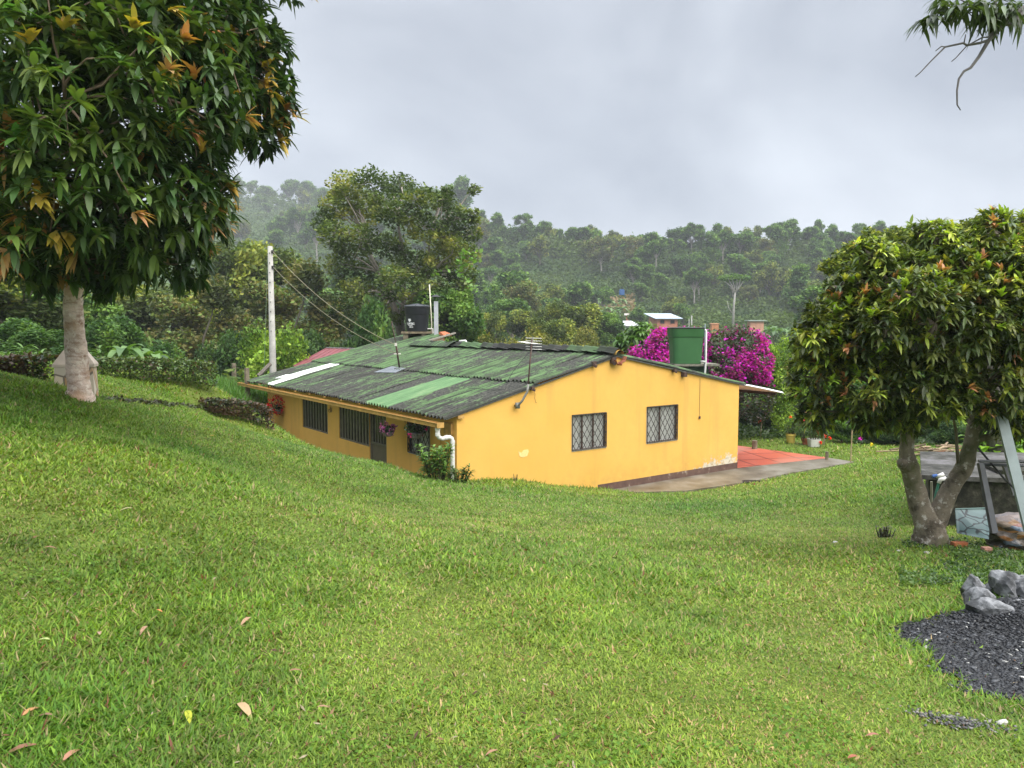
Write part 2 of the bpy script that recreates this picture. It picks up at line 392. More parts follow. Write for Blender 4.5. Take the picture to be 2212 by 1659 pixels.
def blades(base, dirv, L, w, droop, C, fold=.25, nseg=3, prof=(.35, 1., .8), upv=None):
    """curved folded leaves; all arrays vectorised"""
    n = len(base); up = np.tile([0, 0, 1.], (n, 1)) if upv is None else upv
    sd = unit(np.cross(dirv, up)+1e-5); nr = np.cross(sd, dirv)
    rows = []
    for k in range(nseg+1):
        f = k/nseg; p = base+dirv*(L*f)[:, None]; p = p.copy(); p[:, 2] -= L*droop*f*f
        if k < nseg:
            ww = (w*prof[min(k, len(prof)-1)]*.5)[:, None]
            rows += [p+sd*ww+nr*ww*fold, p, p-sd*ww+nr*ww*fold]
        else: rows += [p]
    V = np.stack(rows, 1); m = V.shape[1]; V = V.reshape(-1, 3); o = (np.arange(n)*m)[:, None]
    Q = []
    for k in range(nseg-1):
        a = 3*k; Q += [o+np.array([[a, a+1, a+4, a+3]]), o+np.array([[a+1, a+2, a+5, a+4]])]
    a = 3*(nseg-1); T = [o+np.array([[a, a+1, a+3]]), o+np.array([[a+1, a+2, a+3]])]
    return V, (np.concatenate(Q) if Q else np.zeros((0, 4), int)), np.concatenate(T), np.repeat(C, m, 0)
def blob_points(bl, n, rng, inner=.55, keep=.35):
    """points in the outer shells of a union of ellipsoids (x,y,z,rx,ry,rz) and outward normals"""
    b = np.array(bl, float); wt = (b[:, 3]*b[:, 4]+b[:, 5]*b[:, 4]+b[:, 3]*b[:, 5]); wt /= wt.sum()
    k = rng.choice(len(b), n*2, p=wt); d = rdir(n*2, rng); r = inner+(1-inner)*rng.random(n*2)**.5
    lump = .86+.28*vn(d[:, 0]*3+k*5, d[:, 1]*3+d[:, 2]*4, 1.0)
    p = b[k, :3]+d*b[k, 3:6]*(r*lump)[:, None]
    q = (p[:, None]-b[None, :, :3])/b[None, :, 3:6]; dd = (q**2).sum(2); dd[np.arange(len(k)), k] = 9
    ok = (dd.min(1) > .45) | (rng.random(n*2) < keep)
    p = p[ok][:n]; d = unit(d[ok][:n]/b[k[ok][:n], 3:6]); return p, d, k[ok][:n]
def to_local(V, loc): return V-np.array(loc)[None]
def crown_whorl(bl, ncl, nleaf, L, w, rng, pal, droop=.45, inner=.5, zhi=None, sprout=.05, sproutcol=((.46, .22, .08), (.42, .30, .05), (.50, .30, .14)), keep=.35, filt=None, tint=None, up=.35):
    """mango-like whorls: rosettes of long drooping leaves at twig tips"""
    tips, nd, _ = blob_points(bl, ncl, rng, inner, keep)
    if filt is not None: mk = filt(tips); tips = tips[mk]; nd = nd[mk]
    ncl = len(tips)
    ax = unit(nd*.8+np.array([0, 0, up])+rng.normal(size=(ncl, 3))*.25)
    cc = np.array(pal)[rng.choice(len(pal), ncl)]*(1+rng.normal(size=(ncl, 1))*.15)
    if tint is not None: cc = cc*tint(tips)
    spz = vn(tips[:, 0]*1.0, tips[:, 2]*1.0+tips[:, 1], .55, 9)
    isp = (rng.random(ncl) < sprout*3*(spz > .62)) | (rng.random(ncl) < sprout*.25)
    sc = np.array(sproutcol)[rng.choice(len(sproutcol), ncl)]; cc = np.where(isp[:, None], sc, cc)
    k = np.repeat(np.arange(ncl), nleaf); m = len(k); a = ax[k]
    pr = unit(np.cross(a, rdir(m, rng))); al = np.where(isp[k], .5, 1.0)*(R_(35)+R_(65)*rng.random(m))
    dv = unit(a*np.cos(al)[:, None]+pr*np.sin(al)[:, None])
    base = tips[k]+a*(rng.random(m)*L*.35)[:, None]; LL = L*(.6+.6*rng.random(m)); ww = w*(.75+.5*rng.random(m))
    C = np.clip(cc[k]*(1+rng.normal(size=(m, 1))*.16)*(1+rng.normal(size=(m, 3))*.06), .004, .9)
    return blades(base, dv, LL, ww, droop*(.5+rng.random(m)), C), tips
def limb(mb, p, q, r0, r1, rng, bend=.15, n=6, sides=7):
    p = Vector(p); q = Vector(q); d = (q-p).length; pts = []; rs = []
    o1 = Vector(rng.normal(size=3))*bend*d*.5; 
    for i in range(n+1):
        f = i/n; b = math.sin(f*math.pi); w = Vector(rng.normal(size=3))*d*bend*.06*(0 < i < n)
        pts.append(p.lerp(q, f)+o1*b*.5+w); rs.append(r0*(1-f)+r1*f)
    mb.tube(pts, rs, sides); return pts
def build_leaf_obj(name, parts, mat, parent=None, loc=(0, 0, 0), smooth=True):
    Vs = []; Qs = []; Ts = []; Cs = []; o = 0
    for pt in parts:
        if len(pt) == 3: V, Q, C = pt; T = np.zeros((0, 3), int)
        else: V, Q, T, C = pt
        Vs.append(V); Qs.append(Q+o); Ts.append(T+o); Cs.append(C); o += len(V)
    V = np.concatenate(Vs)-np.array(loc)[None]
    me = mesh_np(name, V, [np.concatenate(Qs), np.concatenate(Ts)], np.concatenate(Cs), [mat], smooth=smooth)
    return put(name, me, parent)
DK = [(.018, .045, .012), (.028, .062, .018), (.045, .085, .022), (.032, .070, .022)]
#@@OBJ
# ================================================================== HOUSE
m = NT('house_paint')
n1 = m.noise(.9, 4); n2 = m.noise(7, 6, rough=.7); n3 = m.noise(2.6, 8, rough=.75)
base = m.ramp(n1, (.3, (.73, .41, .088)), (.7, (.80, .47, .115)))
base = m.mix(m.math('MULTIPLY', m.ramp(n2, (.45, 0.), (.8, .35)), 1.0), base, (.60, .36, .10))
sp = m.n.new('ShaderNodeSeparateXYZ'); m.l.new(m.tc.outputs['Object'], sp.inputs[0])
st = m.N('ShaderNodeAttribute', attribute_name='Col'); ss = m.n.new('ShaderNodeSeparateXYZ'); m.l.new(st.outputs['Vector'], ss.inputs[0])
# height above floor (object z, origin on the floor) and distance along the gable stored in Col
def mr(mm, v, a, b, c=0., d=1.):
    x = mm.N('ShaderNodeMapRange'); x.inputs['From Min'].default_value = a; x.inputs['From Max'].default_value = b
    x.inputs['To Min'].default_value = c; x.inputs['To Max'].default_value = d; mm.l.new(v, x.inputs['Value']); return x.outputs[0]
lowm = mr(m, sp.outputs[2], .95, .12); rightm = mr(m, ss.outputs[0], .55, .85)
peel = m.math('MULTIPLY', m.math('MULTIPLY', lowm, rightm), mr(m, n3, .40, .60))
peel = m.ramp(peel, (.30, 0.), (.36, 1.))
plast = m.ramp(m.noise(14, 4), (.35, (.38, .31, .22)), (.5, (.62, .56, .44)), (.65, (.66, .62, .52)))
base = m.mix(peel, base, plast)
damp = m.math('MULTIPLY', mr(m, sp.outputs[2], .8, .05, 0, .8), mr(m, m.noise(3.5, 6), .42, .62))
base = m.mix(m.math('MULTIPLY', damp, .45), base, (.30, .20, .06))
# drip streaks under the roof line
strk = m.noise(1, 4, mp=(3.0, 3.0, .25)); base = m.mix(mr(m, strk, .56, .74, 0, .45), base, (.50, .30, .09))
m.col(base, .75, 0, .25); m.bump(n2, .12, .02); PAINT = m.m
m = NT('plinth_paint'); m.col(m.ramp(m.noise(6, 6), (.35, (.085, .045, .035)), (.62, (.13, .075, .055)), (.74, (.35, .30, .24))), .8); PLINTH = m.m
ORANGE = simple('gutter_paint', (.50, .29, .085), .5, 0, .3, 5)
DARKIN = simple('dark_interior', (.012, .012, .012), .9, bump=0)
m = NT('window_glass'); n = m.noise(1.7, 3, mp=(6, 6, .6)); m.col(m.ramp(n, (.35, (.012, .013, .014)), (.55, (.045, .045, .045)), (.8, (.10, .10, .095))), .12, 0, .6); GLASS = m.m
m = NT('curtain_glass'); n = m.noise(1, 3, mp=(16, 16, .6)); m.col(m.ramp(n, (.35, (.34, .34, .32)), (.5, (.42, .42, .40)), (.7, (.50, .50, .48))), .3, 0, .5); CURT = m.m
IRON = simple('grey_iron', (.17, .155, .12), .5, .2, .3, 8); RUST = simple('rusty_iron', (.085, .05, .038), .8, .1, .5, 20); WHITE = simple('flaking_white', (.55, .54, .50), .8, 0, .45, 25)
PVC = simple('white_pvc', (.70, .69, .66), .35, 0, .08, 3, 0); BLACKP = simple('dark_metal', (.03, .03, .03), .5, .3, .3, 10)

GRILLM = simple('grille_iron', (.05, .042, .035), .85, 0, .3, 20, 0)
FL = -4.12
house = thing('yellow_house', 'long yellow farmhouse with mossy green corrugated roof and barred windows', 'house', H(0, 0, FL))
def wall_mb(kind, a0, a1, top, ops, plane, outward, depth=.12):
    """wall face with openings; a runs along the wall (t on the gable, s on the long side)"""
    mb = MB(); cuts = sorted(set([a0, a1]+[o[0] for o in ops]+[o[1] for o in ops]+([T_R] if kind == 'g' and a0 < T_R < a1 else [])))
    Q = (lambda a, d, z: H(a, plane+outward*d, z)) if kind == 'g' else (lambda a, d, z: H(plane+outward*d, a, z))
    cc = 0.0
    def quad(p):
        o = len(mb.V); mb.V += [tuple(x) for x in p]; mb.C += [((tsof(x)[0])/10 if kind == 'g' else 0, 0, 0) for x in p]; mb.F.append((o, o+1, o+2, o+3))
    for a, b in zip(cuts[:-1], cuts[1:]):
        k = max(1, int((b-a)/.6)); xs = [a+(b-a)*i/k for i in range(k+1)]
        for c, d in zip(xs[:-1], xs[1:]):
            op = [o for o in ops if o[0] <= (c+d)/2 <= o[1]]
            zs = [FL-.15] + ([op[0][2]] if op else [])
            if op:
                quad([Q(c, 0, FL-.15), Q(d, 0, FL-.15), Q(d, 0, op[0][2]), Q(c, 0, op[0][2])]); quad([Q(c, 0, op[0][3]), Q(d, 0, op[0][3]), Q(d, 0, top(d)), Q(c, 0, top(c))])
            else: quad([Q(c, 0, FL-.15), Q(d, 0, FL-.15), Q(d, 0, top(d)), Q(c, 0, top(c))])
    for o in ops:
        a, b, z0, z1 = o[:4]; e = -depth
        quad([Q(a, 0, z0), Q(a, e, z0), Q(a, e, z1), Q(a, 0, z1)]); quad([Q(b, 0, z0), Q(b, 0, z1), Q(b, e, z1), Q(b, e, z0)])
        quad([Q(a, 0, z0), Q(b, 0, z0), Q(b, e, z0), Q(a, e, z0)]); quad([Q(a, 0, z1), Q(a, e, z1), Q(b, e, z1), Q(b, 0, z1)])
    return mb
gtop = lambda t: (zl(t) if t < T_R else zr(t))-.035
GW = [(3.16, 4.26, -2.93, -2.07), (5.64, 6.79, -2.97, -2.03)]
LWN = [(6.93, 8.90, -3.06, -2.14), (4.235, 6.15, -3.08, -2.10), (1.13, 2.15, -2.93, -2.10)]; DOOR = (3.27, 4.235, FL, -2.07)
part('wall', wall_mb('g', 0, 9.3, gtop, GW, 0, -1), PAINT, house, label='yellow gable wall with two grilled windows and peeling base')
lw = wall_mb('l', 0.001, 12.06, lambda s: zl(0)-.035, LWN+[DOOR], 0, -1); part('wall', lw, PAINT, house, label='long orange-yellow front wall under the eave')
mb = MB(); mb.c = (0, 0, 0)
mb.add([H(9.3, 0, FL-.15), H(9.3, 12.06, FL-.15), H(9.3, 12.06, zr(9.3)-.035), H(9.3, 0, zr(9.3)-.035)], [(0, 1, 2, 3)])
mb.add([H(0, 12.06, FL-.15), H(0, 12.06, zl(0)-.035), H(T_R, 12.06, Z_R-.035), H(9.3, 12.06, zr(9.3)-.035), H(9.3, 12.06, FL-.15)], [(0, 1, 2, 3, 4)])
mb.hbox(.2, 9.1, .2, 11.9, FL-.2, FL+.01)
part('wall', mb, PAINT, house, label='rear walls of the yellow house')
mb = MB(); mb.hbox(4.0, 9.303, -.004, .02, FL-.1, FL+.29); part('plinth', mb, PLINTH, house)
# pale bare patch on gable wall
mb = MB(); pts = [(1120, 975), (1127, 978), (1131, 972), (1141, 971), (1142, 976), (1139, 985), (1130, 988), (1125, 987), (1122, 985)]
pp = [on_s(x, y, -.006) for x, y in pts]; mb.add([H(t, -.006, z) for t, z in pp]+[H(t, .01, z) for t, z in pp], [tuple(range(9))]+[(i, (i+1) % 9, 9+(i+1) % 9, 9+i) for i in range(9)])
part('plaster_patch', mb, simple('pale_plaster', (.80, .62, .25), .8, 0, .15, 20), house)

def bars(kind, plane, out, a0, a1, z0, z1, nb, wd=.035):
    mb = MB(); Q = (lambda a, d, z: H(a, plane+out*d, z)) if kind == 'g' else (lambda a, d, z: H(plane+out*d, a, z))
    for i in range(nb):
        a = a0+(a1-a0)*(i+.5)/nb; mb.bar(Q(a, -.055, z0), Q(a, -.055, z1), wd, .02, Q(0, 1, 0)-Q(0, 0, 0))
    return mb
def frame(kind, plane, out, a0, a1, z0, z1, w=.035, d=-.05, th=.05):
    mb = MB(); Q = (lambda a, e, z: H(a, plane+out*e, z)) if kind == 'g' else (lambda a, e, z: H(plane+out*e, a, z)); U = Q(0, 1, 0)-Q(0, 0, 0); h = w/2
    mb.bar(Q(a0+h, d, z0+.001), Q(a0+h, d, z1-.001), w, th, U); mb.bar(Q(a1-h, d, z0+.001), Q(a1-h, d, z1-.001), w, th, U)
    mb.bar(Q(a0+w, d, z0+h), Q(a1-w, d, z0+h), w, th, U); mb.bar(Q(a0+w, d, z1-h), Q(a1-w, d, z1-h), w, th, U); return mb
def pane(kind, plane, out, a0, a1, z0, z1, d=-.09):
    mb = MB(); Q = (lambda a, e, z: H(a, plane+out*e, z)) if kind == 'g' else (lambda a, e, z: H(plane+out*e, a, z))
    mb.hexa([Q(a0, d, z0), Q(a1, d, z0), Q(a1, d-.02, z0), Q(a0, d-.02, z0), Q(a0, d, z1), Q(a1, d, z1), Q(a1, d-.02, z1), Q(a0, d-.02, z1)]); return mb
def grille(kind, plane, out, a0, a1, z0, z1, d=.02, step=.17, slope=1.5, r=.0085):
    mb = MB(); Q = (lambda a, e, z: H(a, plane+out*e, z)) if kind == 'g' else (lambda a, e, z: H(plane+out*e, a, z))
    w = a1-a0; h = z1-z0; n = int((w+h/slope)/step)+1
    for sgn in (1, -1):
        for i in range(-1, n+1):
            x0 = i*step-(h/slope)*0; pts = []
            # line: a = x0 - f*h/slope.. clipped in the rectangle
            xa, za, xb, zb = x0-h/slope, 0., x0, h
            if xb <= 0 or xa >= w: continue
            if xa < 0: za = (0-xa)*slope; xa = 0
            if xb > w: zb = h-(xb-w)*slope; xb = w
            if zb-za < .03: continue
            A = (a0+xa, z0+za) if sgn > 0 else (a1-xa, z0+za); B = (a0+xb, z0+zb) if sgn > 0 else (a1-xb, z0+zb)
            mb.tube([Q(A[0], d+.004*sgn, A[1]), Q(B[0], d+.004*sgn, B[1])], r, 5)
    for A, B in (((a0, z0), (a1, z0)), ((a0, z1), (a1, z1)), ((a0, z0), (a0, z1)), ((a1, z0), (a1, z1))): mb.tube([Q(A[0], d, A[1]), Q(B[0], d, B[1])], .012, 5)
    return mb
for i, (a0, a1, z0, z1) in enumerate(LWN[:2]):
    w = part('window', frame('l', 0, -1, a0, a1, z0, z1), IRON, house)
    part('pane', pane('l', 0, -1, a0+.001, a1-.001, z0+.001, z1-.001), GLASS, w); part('bars', bars('l', 0, -1, a0+.03, a1-.03, z0+.03, z1-.03, (9, 10)[i], .085), IRON, w)
a0, a1, z0, z1 = DOOR
d_ = MB()
for A, B, wd in (((a0+.03, z0), (a0+.03, z1), .06), ((a1-.03, z0), (a1-.03, z1), .06), ((a0+.06, -2.95), (a1-.06, -2.95), .05), ((a0+.06, z1-.025), (a1-.06, z1-.025), .05)):
    d_.bar(H(.05, A[0], A[1]), H(.05, B[0], B[1]), wd, .05, Gv)
door = part('door', d_, IRON, house, label='grey-brown metal door with barred upper half')
mb = MB(); mb.hbox(.05, .07, a0+.06, a1-.06, z0, -2.97); part('door_panel', mb, simple('door_panel_paint', (.15, .125, .09), .5, .1, .2, 3), door)
mb = MB()
for k in range(6): s = a0+.1+(a1-a0-.2)*(k+.0)/5; mb.bar(H(.055, s, -2.93), H(.055, s, z1-.05), .045, .02, Gv)
part('bars', mb, IRON, door); part('pane', pane('l', 0, -1, a0+.06, a1-.06, -2.94, z1-.05), GLASS, door)
for kind, (a0, a1, z0, z1), mat, mid in (('l', LWN[2], CURT, [.62]), ('g', GW[0], CURT, [.32, .64]), ('g', GW[1], CURT, [.45])):
    w = part('window', frame(kind, 0, -1, a0, a1, z0, z1, .024), RUST, house)
    part('pane', pane(kind, 0, -1, a0+.001, a1-.001, z0+.001, z1-.001), mat, w)
    part('grille', grille(kind, 0, -1, a0+.01, a1-.01, z0+.015, z1-.015), GRILLM, w)
    mb = MB()
    for f_ in mid: mb.bar(H(a0+(a1-a0)*f_, .04, z0+.03) if kind == 'g' else H(.04, a0+(a1-a0)*f_, z0+.03), H(a0+(a1-a0)*f_, .04, z1-.03) if kind == 'g' else H(.04, a0+(a1-a0)*f_, z1-.03), .035, .03, Lv if kind == 'g' else Gv)
    part('mullion', mb, RUST, w)
    mb = MB()
    if kind == 'g': mb.hbox(a0+.002, a1-.002, -.012, .085, z0-.012, z0+.018)
    else: mb.hbox(-.012, .085, a0+.002, a1-.002, z0-.012, z0+.018)
    part('sill', mb, WHITE, w)

# ---- roof
def roofmat(name, seed, worn=.5):
    m = NT(name); at = m.N('ShaderNodeAttribute', attribute_name='Col'); sx = m.n.new('ShaderNodeSeparateXYZ'); m.l.new(at.outputs['Vector'], sx.inputs[0])
    t, s, rn = sx.outputs
    cv = m.n.new('ShaderNodeCombineXYZ'); m.l.new(t, cv.inputs[0]); m.l.new(s, cv.inputs[1]); m.l.new(rn, cv.inputs[2])
    big = m.noise(.45, 3, cv.outputs[0], (.8, 1.0, 3)); fine = m.noise(1.0, 6, cv.outputs[0], (1.7, 9, 2), .7); tiny = m.noise(1.0, 4, cv.outputs[0], (14, 40, 1), .65)
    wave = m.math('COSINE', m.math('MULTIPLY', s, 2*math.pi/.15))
    v = m.math('ADD', m.math('MULTIPLY', big, .9), m.math('MULTIPLY', fine, 1.25)); v = m.math('ADD', v, m.math('MULTIPLY', wave, .07))
    v = m.math('ADD', v, m.math('MULTIPLY', m.math('SUBTRACT', rn, .5), .20)); v = m.math('ADD', v, m.math('MULTIPLY', m.math('SUBTRACT', tiny, .5), .45))
    m2 = m.n.new('ShaderNodeMapRange'); m2.inputs['From Min'].default_value = 1.06; m2.inputs['From Max'].default_value = 1.22; m.l.new(v, m2.inputs['Value'])
    green = m.ramp(fine, (.3, (.050, .10, .040)), (.6, (.10, .175, .072)), (.8, (.18, .25, .13)))
    grey = m.ramp(tiny, (.3, (.022, .023, .021)), (.5, (.052, .053, .047)), (.75, (.105, .105, .088)))
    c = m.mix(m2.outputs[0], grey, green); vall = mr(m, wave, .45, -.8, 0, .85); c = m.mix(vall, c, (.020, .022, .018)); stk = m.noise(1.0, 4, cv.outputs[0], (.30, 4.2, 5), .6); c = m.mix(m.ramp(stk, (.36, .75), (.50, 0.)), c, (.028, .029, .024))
    m.col(c, .85, 0, .25); m.bump(tiny, .3, .01); return m.m
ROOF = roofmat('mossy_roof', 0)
WVL = .15
def sheets(zf, t0, t1, s0, s1, lift=0., wid=.9, rng=None, amp=.033, phase=0., rval=None, thick=.010, green=0.):
    """corrugated sheets side by side, each a little different, one mesh"""
    rng = rng or random; mb = MB(); a = s0
    while a < s1-.01:
        b = min(a+wid, s1); b2 = min(b+.06, s1) if b < s1 else b; rv = rng.random() if rval is None else rval; dl = lift+rng.uniform(0, .006); te = t0+rng.uniform(-.04, .04); ns_ = max(2, int((b2-a)/WVL*8)); nt_ = max(2, int((t1-t0)/.35))
        o = len(mb.V)
        for lay in (0, 1):
            for i in range(nt_+1):
                t = te+(t1-te)*i/nt_
                for j in range(ns_+1):
                    s = a+(b2-a)*j/ns_
                    z = zf(t)+dl+.004*((a-s0)/wid % 2)+amp*math.cos(2*math.pi*s/WVL+phase)+.018*math.sin(t*1.3+a*2.1)*math.sin(s*.9+1)-lay*thick
                    mb.V.append(tuple(H(t, s, z))); mb.C.append((t, s, rv+green))
        w = ns_+1; L = (nt_+1)*w
        for i in range(nt_):
            for j in range(ns_):
                p = o+i*w+j; mb.F.append((p, p+w, p+w+1, p+1)); mb.F.append((p+L, p+1+L, p+w+1+L, p+w+L))
        for j in range(ns_):
            p = o+j; mb.F.append((p, p+1, p+1+L, p+L)); p = o+nt_*w+j; mb.F.append((p, p+L, p+1+L, p+1))
        for i in range(nt_):
            p = o+i*w; mb.F.append((p, p+L, p+w+L, p+w)); p = o+i*w+ns_; mb.F.append((p, p+w, p+w+L, p+L))
        a = b
    return mb
rr = random.Random(3)
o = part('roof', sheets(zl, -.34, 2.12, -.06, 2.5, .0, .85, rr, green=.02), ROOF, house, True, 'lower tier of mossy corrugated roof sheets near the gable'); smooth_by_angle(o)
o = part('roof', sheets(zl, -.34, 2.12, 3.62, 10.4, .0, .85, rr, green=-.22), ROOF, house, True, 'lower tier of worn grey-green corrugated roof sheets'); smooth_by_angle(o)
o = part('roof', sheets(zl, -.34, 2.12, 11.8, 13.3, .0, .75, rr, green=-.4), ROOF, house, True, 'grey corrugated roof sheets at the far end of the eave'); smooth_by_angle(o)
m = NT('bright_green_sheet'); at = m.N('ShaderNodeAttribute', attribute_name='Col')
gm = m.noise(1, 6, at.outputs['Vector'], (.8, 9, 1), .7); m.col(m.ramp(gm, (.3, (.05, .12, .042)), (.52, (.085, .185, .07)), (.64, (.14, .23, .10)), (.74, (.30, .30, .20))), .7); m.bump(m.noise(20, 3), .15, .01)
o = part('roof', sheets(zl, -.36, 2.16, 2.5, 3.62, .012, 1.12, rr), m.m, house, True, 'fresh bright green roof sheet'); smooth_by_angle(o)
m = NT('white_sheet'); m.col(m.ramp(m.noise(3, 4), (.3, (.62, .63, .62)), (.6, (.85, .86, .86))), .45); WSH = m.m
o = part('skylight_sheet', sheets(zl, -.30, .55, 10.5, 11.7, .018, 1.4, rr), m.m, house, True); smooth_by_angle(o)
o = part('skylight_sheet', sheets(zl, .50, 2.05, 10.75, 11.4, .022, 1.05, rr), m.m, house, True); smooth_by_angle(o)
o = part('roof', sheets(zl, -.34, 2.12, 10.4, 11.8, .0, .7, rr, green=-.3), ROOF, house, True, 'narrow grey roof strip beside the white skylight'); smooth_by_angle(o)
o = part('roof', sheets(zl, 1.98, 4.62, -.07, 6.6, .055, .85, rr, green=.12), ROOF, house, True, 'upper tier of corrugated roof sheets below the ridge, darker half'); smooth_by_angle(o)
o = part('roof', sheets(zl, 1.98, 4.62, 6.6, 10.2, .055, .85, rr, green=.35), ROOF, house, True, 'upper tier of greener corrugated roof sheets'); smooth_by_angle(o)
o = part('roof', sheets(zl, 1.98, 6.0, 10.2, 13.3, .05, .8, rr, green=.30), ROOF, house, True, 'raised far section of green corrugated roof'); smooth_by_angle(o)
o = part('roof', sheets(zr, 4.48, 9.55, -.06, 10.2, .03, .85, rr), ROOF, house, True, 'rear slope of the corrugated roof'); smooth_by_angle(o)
mb = MB()   # dark gable edge strips under the sheets
mb.hexa([H(-.3, -.055, zl(-.3)-.06), H(T_R, -.055, Z_R-.045), H(T_R, -.01, Z_R-.045), H(-.3, -.01, zl(-.3)-.06), H(-.3, -.055, zl(-.3)-.028), H(T_R, -.055, Z_R-.01), H(T_R, -.01, Z_R-.01), H(-.3, -.01, zl(-.3)-.028)])
mb.hexa([H(T_R, -.055, Z_R-.045), H(9.5, -.055, zr(9.5)-.045), H(9.5, -.01, zr(9.5)-.045), H(T_R, -.01, Z_R-.045), H(T_R, -.055, Z_R-.012), H(9.5, -.055, zr(9.5)-.012), H(9.5, -.01, zr(9.5)-.012), H(T_R, -.01, Z_R-.012)])
part('edge_strip', mb, simple('old_grey_wood', (.075, .075, .065), .9, 0, .4, 12), house)
# ridge tiles: overlapping curved capping pieces
mb = MB(); s = -.1
while s < 10.0:
    r = rr.uniform(-.015, .02); mb.c = (T_R, s, rr.random()); n = 12; o_ = len(mb.V)
    for ss_ in (s, s+.34):
        lift = .03+r+(.035 if ss_ > s else 0)
        for k in range(n+1):
            f = k/n; t = T_R-.27+.54*f; d = abs(t-T_R); z = Z_R-d*(K_L if t < T_R else K_Rt)+.085+lift+.05*math.exp(-(d/.09)**2)+.022*math.cos(f*14)
            for e in (0, -.014): mb.V.append(tuple(H(t, ss_, z+e))); mb.C.append(mb.c)
    w = 2*(n+1)
    for k in range(n):
        a = o_+2*k; mb.F += [(a, a+2, a+2+w, a+w), (a+1, a+1+w, a+3+w, a+3), (a, a+1, a+3, a+2), (a+w, a+2+w, a+3+w, a+1+w)]
    s += .29
part('ridge_cap', mb, ROOF, house, False)
# lifted curled ridge sheet before the far section
mb = MB(); n = 14; pts = []
for i in range(n+1):
    f = i/n; s = 9.9-2.6*f
    for j in range(7):
        g = j/6; t = T_R-.38+.76*g; mb.V.append(tuple(H(t, s, Z_R+.10+.11*math.sin(g*math.pi)*(1+.35*math.sin(s*7))-abs(t-T_R)*.1))); mb.C.append((t, s, .75))
for i in range(n):
    for j in range(6): a = i*7+j; mb.F.append((a, a+1, a+8, a+7))
part('ridge_cap', mb, ROOF, house, True, 'buckled green ridge sheet by the raised roof section')
# raised section gable end: bare brick triangle
m = NT('bare_brick'); bk = m.N('ShaderNodeTexBrick'); bk.inputs['Scale'].default_value = 4.0; bk.inputs['Color1'].default_value = (.42, .19, .11, 1); bk.inputs['Color2'].default_value = (.50, .30, .18, 1); bk.inputs['Mortar'].default_value = (.40, .33, .26, 1)
bk.inputs['Mortar Size'].default_value = .03; m.l.new(m.tc.outputs['Object'], bk.inputs['Vector']); m.col(m.mix(m.ramp(m.noise(3, 5), (.45, 0.), (.6, .8)), bk.outputs[0], (.45, .33, .20)), .9); BRICK = m.m
mb = MB(); mb.hexa([H(4.7, 10.25, -1.0), H(5.85, 10.25, -1.0), H(5.85, 10.4, -1.0), H(4.7, 10.4, -1.0), H(4.7, 10.25, zl(4.7)), H(5.85, 10.25, zl(5.85)), H(5.85, 10.4, zl(5.85)), H(4.7, 10.4, zl(4.7))])
part('brick_gable', mb, BRICK, house)
mb = MB(); mb.bar(H(4.5, 10.14, zl(4.5)+.06), H(6.25, 10.14, zl(6.25)+.05), .07, .05); part('verge_board', mb, simple('pale_board', (.28, .26, .21), .9, 0, .3, 20), house)
mb = MB()
for k in range(5): mb.tube([H(5.75+.0*k, 10.2+.05*k, -.33+.02*k), H(6.15, 10.3+.1*k, -.31+.02*k)], .05, 7)
part('clay_tile', mb, simple('clay', (.45, .14, .06), .8, 0, .3, 12), house)
# plumbing pipe on roof behind ridge
mb = MB(); mb.tube([P(992, 737, 26.5), P(1006, 736, 26.5), P(1008, 740, 26.4), P(1008, 752, 26.3)], .035, 8); part('vent_pipe', mb, PVC, house, True)
# white awning sheets past the right wall and its beam
o = part('awning_sheet', sheets(lambda t: zr(t), 9.45, 11.3, -.08, 4.2, .0, 1.05, rr, amp=.02), WSH, house, True, 'white corrugated awning sheet over the red patio'); smooth_by_angle(o)
mb = MB(); mb.bar(H(11.0, -.02, zr(11)-.07), H(11.0, 4.1, zr(11)-.07), .06, .08); mb.bar(H(9.35, 4.0, zr(9.35)-.08), H(11.1, 4.0, zr(11.1)-.08), .06, .08); mb.bar(H(11.0, 4.0, ZP-.05), H(11.0, 4.0, zr(11)-.11), .07, .07)
part('awning_frame', mb, simple('dark_wood', (.05, .035, .025), .9, 0, .3, 14), house)
# rusty beam ends under the roof verge
mb_ = []
for (x, y, r) in ((1325, 776, .09), (1457, 797, .055), (1589, 812, .0), (1150, 836, .05), (1283, 783, .07)):
    if r == 0: continue
    mb = MB(); t, z = on_s(x, y+3, -.06); pts = []
    for k in range(5): a = k/4; pts.append(H(t, .02-.11*a, z))
    mb.bar(H(t, .02, z), H(t, -.10, z), r*1.5, r*1.6); mb.bar(H(t-.01, -.09, z-r*.5), H(t+.02, -.135, z-r*.9), r*1.2, r*.9)
    part('beam_end', mb, RUST, house)
t, z = on_s(1415, 793, -.06)
mb = MB(); mb.bar(H(6.95, .02, zr(6.95)-.10), H(6.95, -.12, zr(6.95)-.11), .12, .12); part('beam_end', mb, RUST, house)
mb = MB(); n = 9     # broken orange ridge tile pieces hanging at the apex
for k in range(n):
    a = k/(n-1)
    for e in (-.03, -.19): mb.V.append(tuple(H(T_R-.16+.36*a, e, Z_R-.14-.10*math.sin(a*math.pi)+.035*math.cos(k*2.4)+.08*a))); mb.C.append((1, 1, 1))
mb.F = [(2*k, 2*k+2, 2*k+3, 2*k+1) for k in range(n-1)]
o_ = len(mb.V); mb.V += [(v[0], v[1], v[2]-.012) for v in mb.V]; mb.C *= 2; mb.F += [tuple(i+o_ for i in f[::-1]) for f in mb.F]
part('broken_tile', mb, simple('faded_red_tile', (.40, .15, .09), .8, 0, .4, 22), house)
mb = MB(); n = 8; o0 = 0
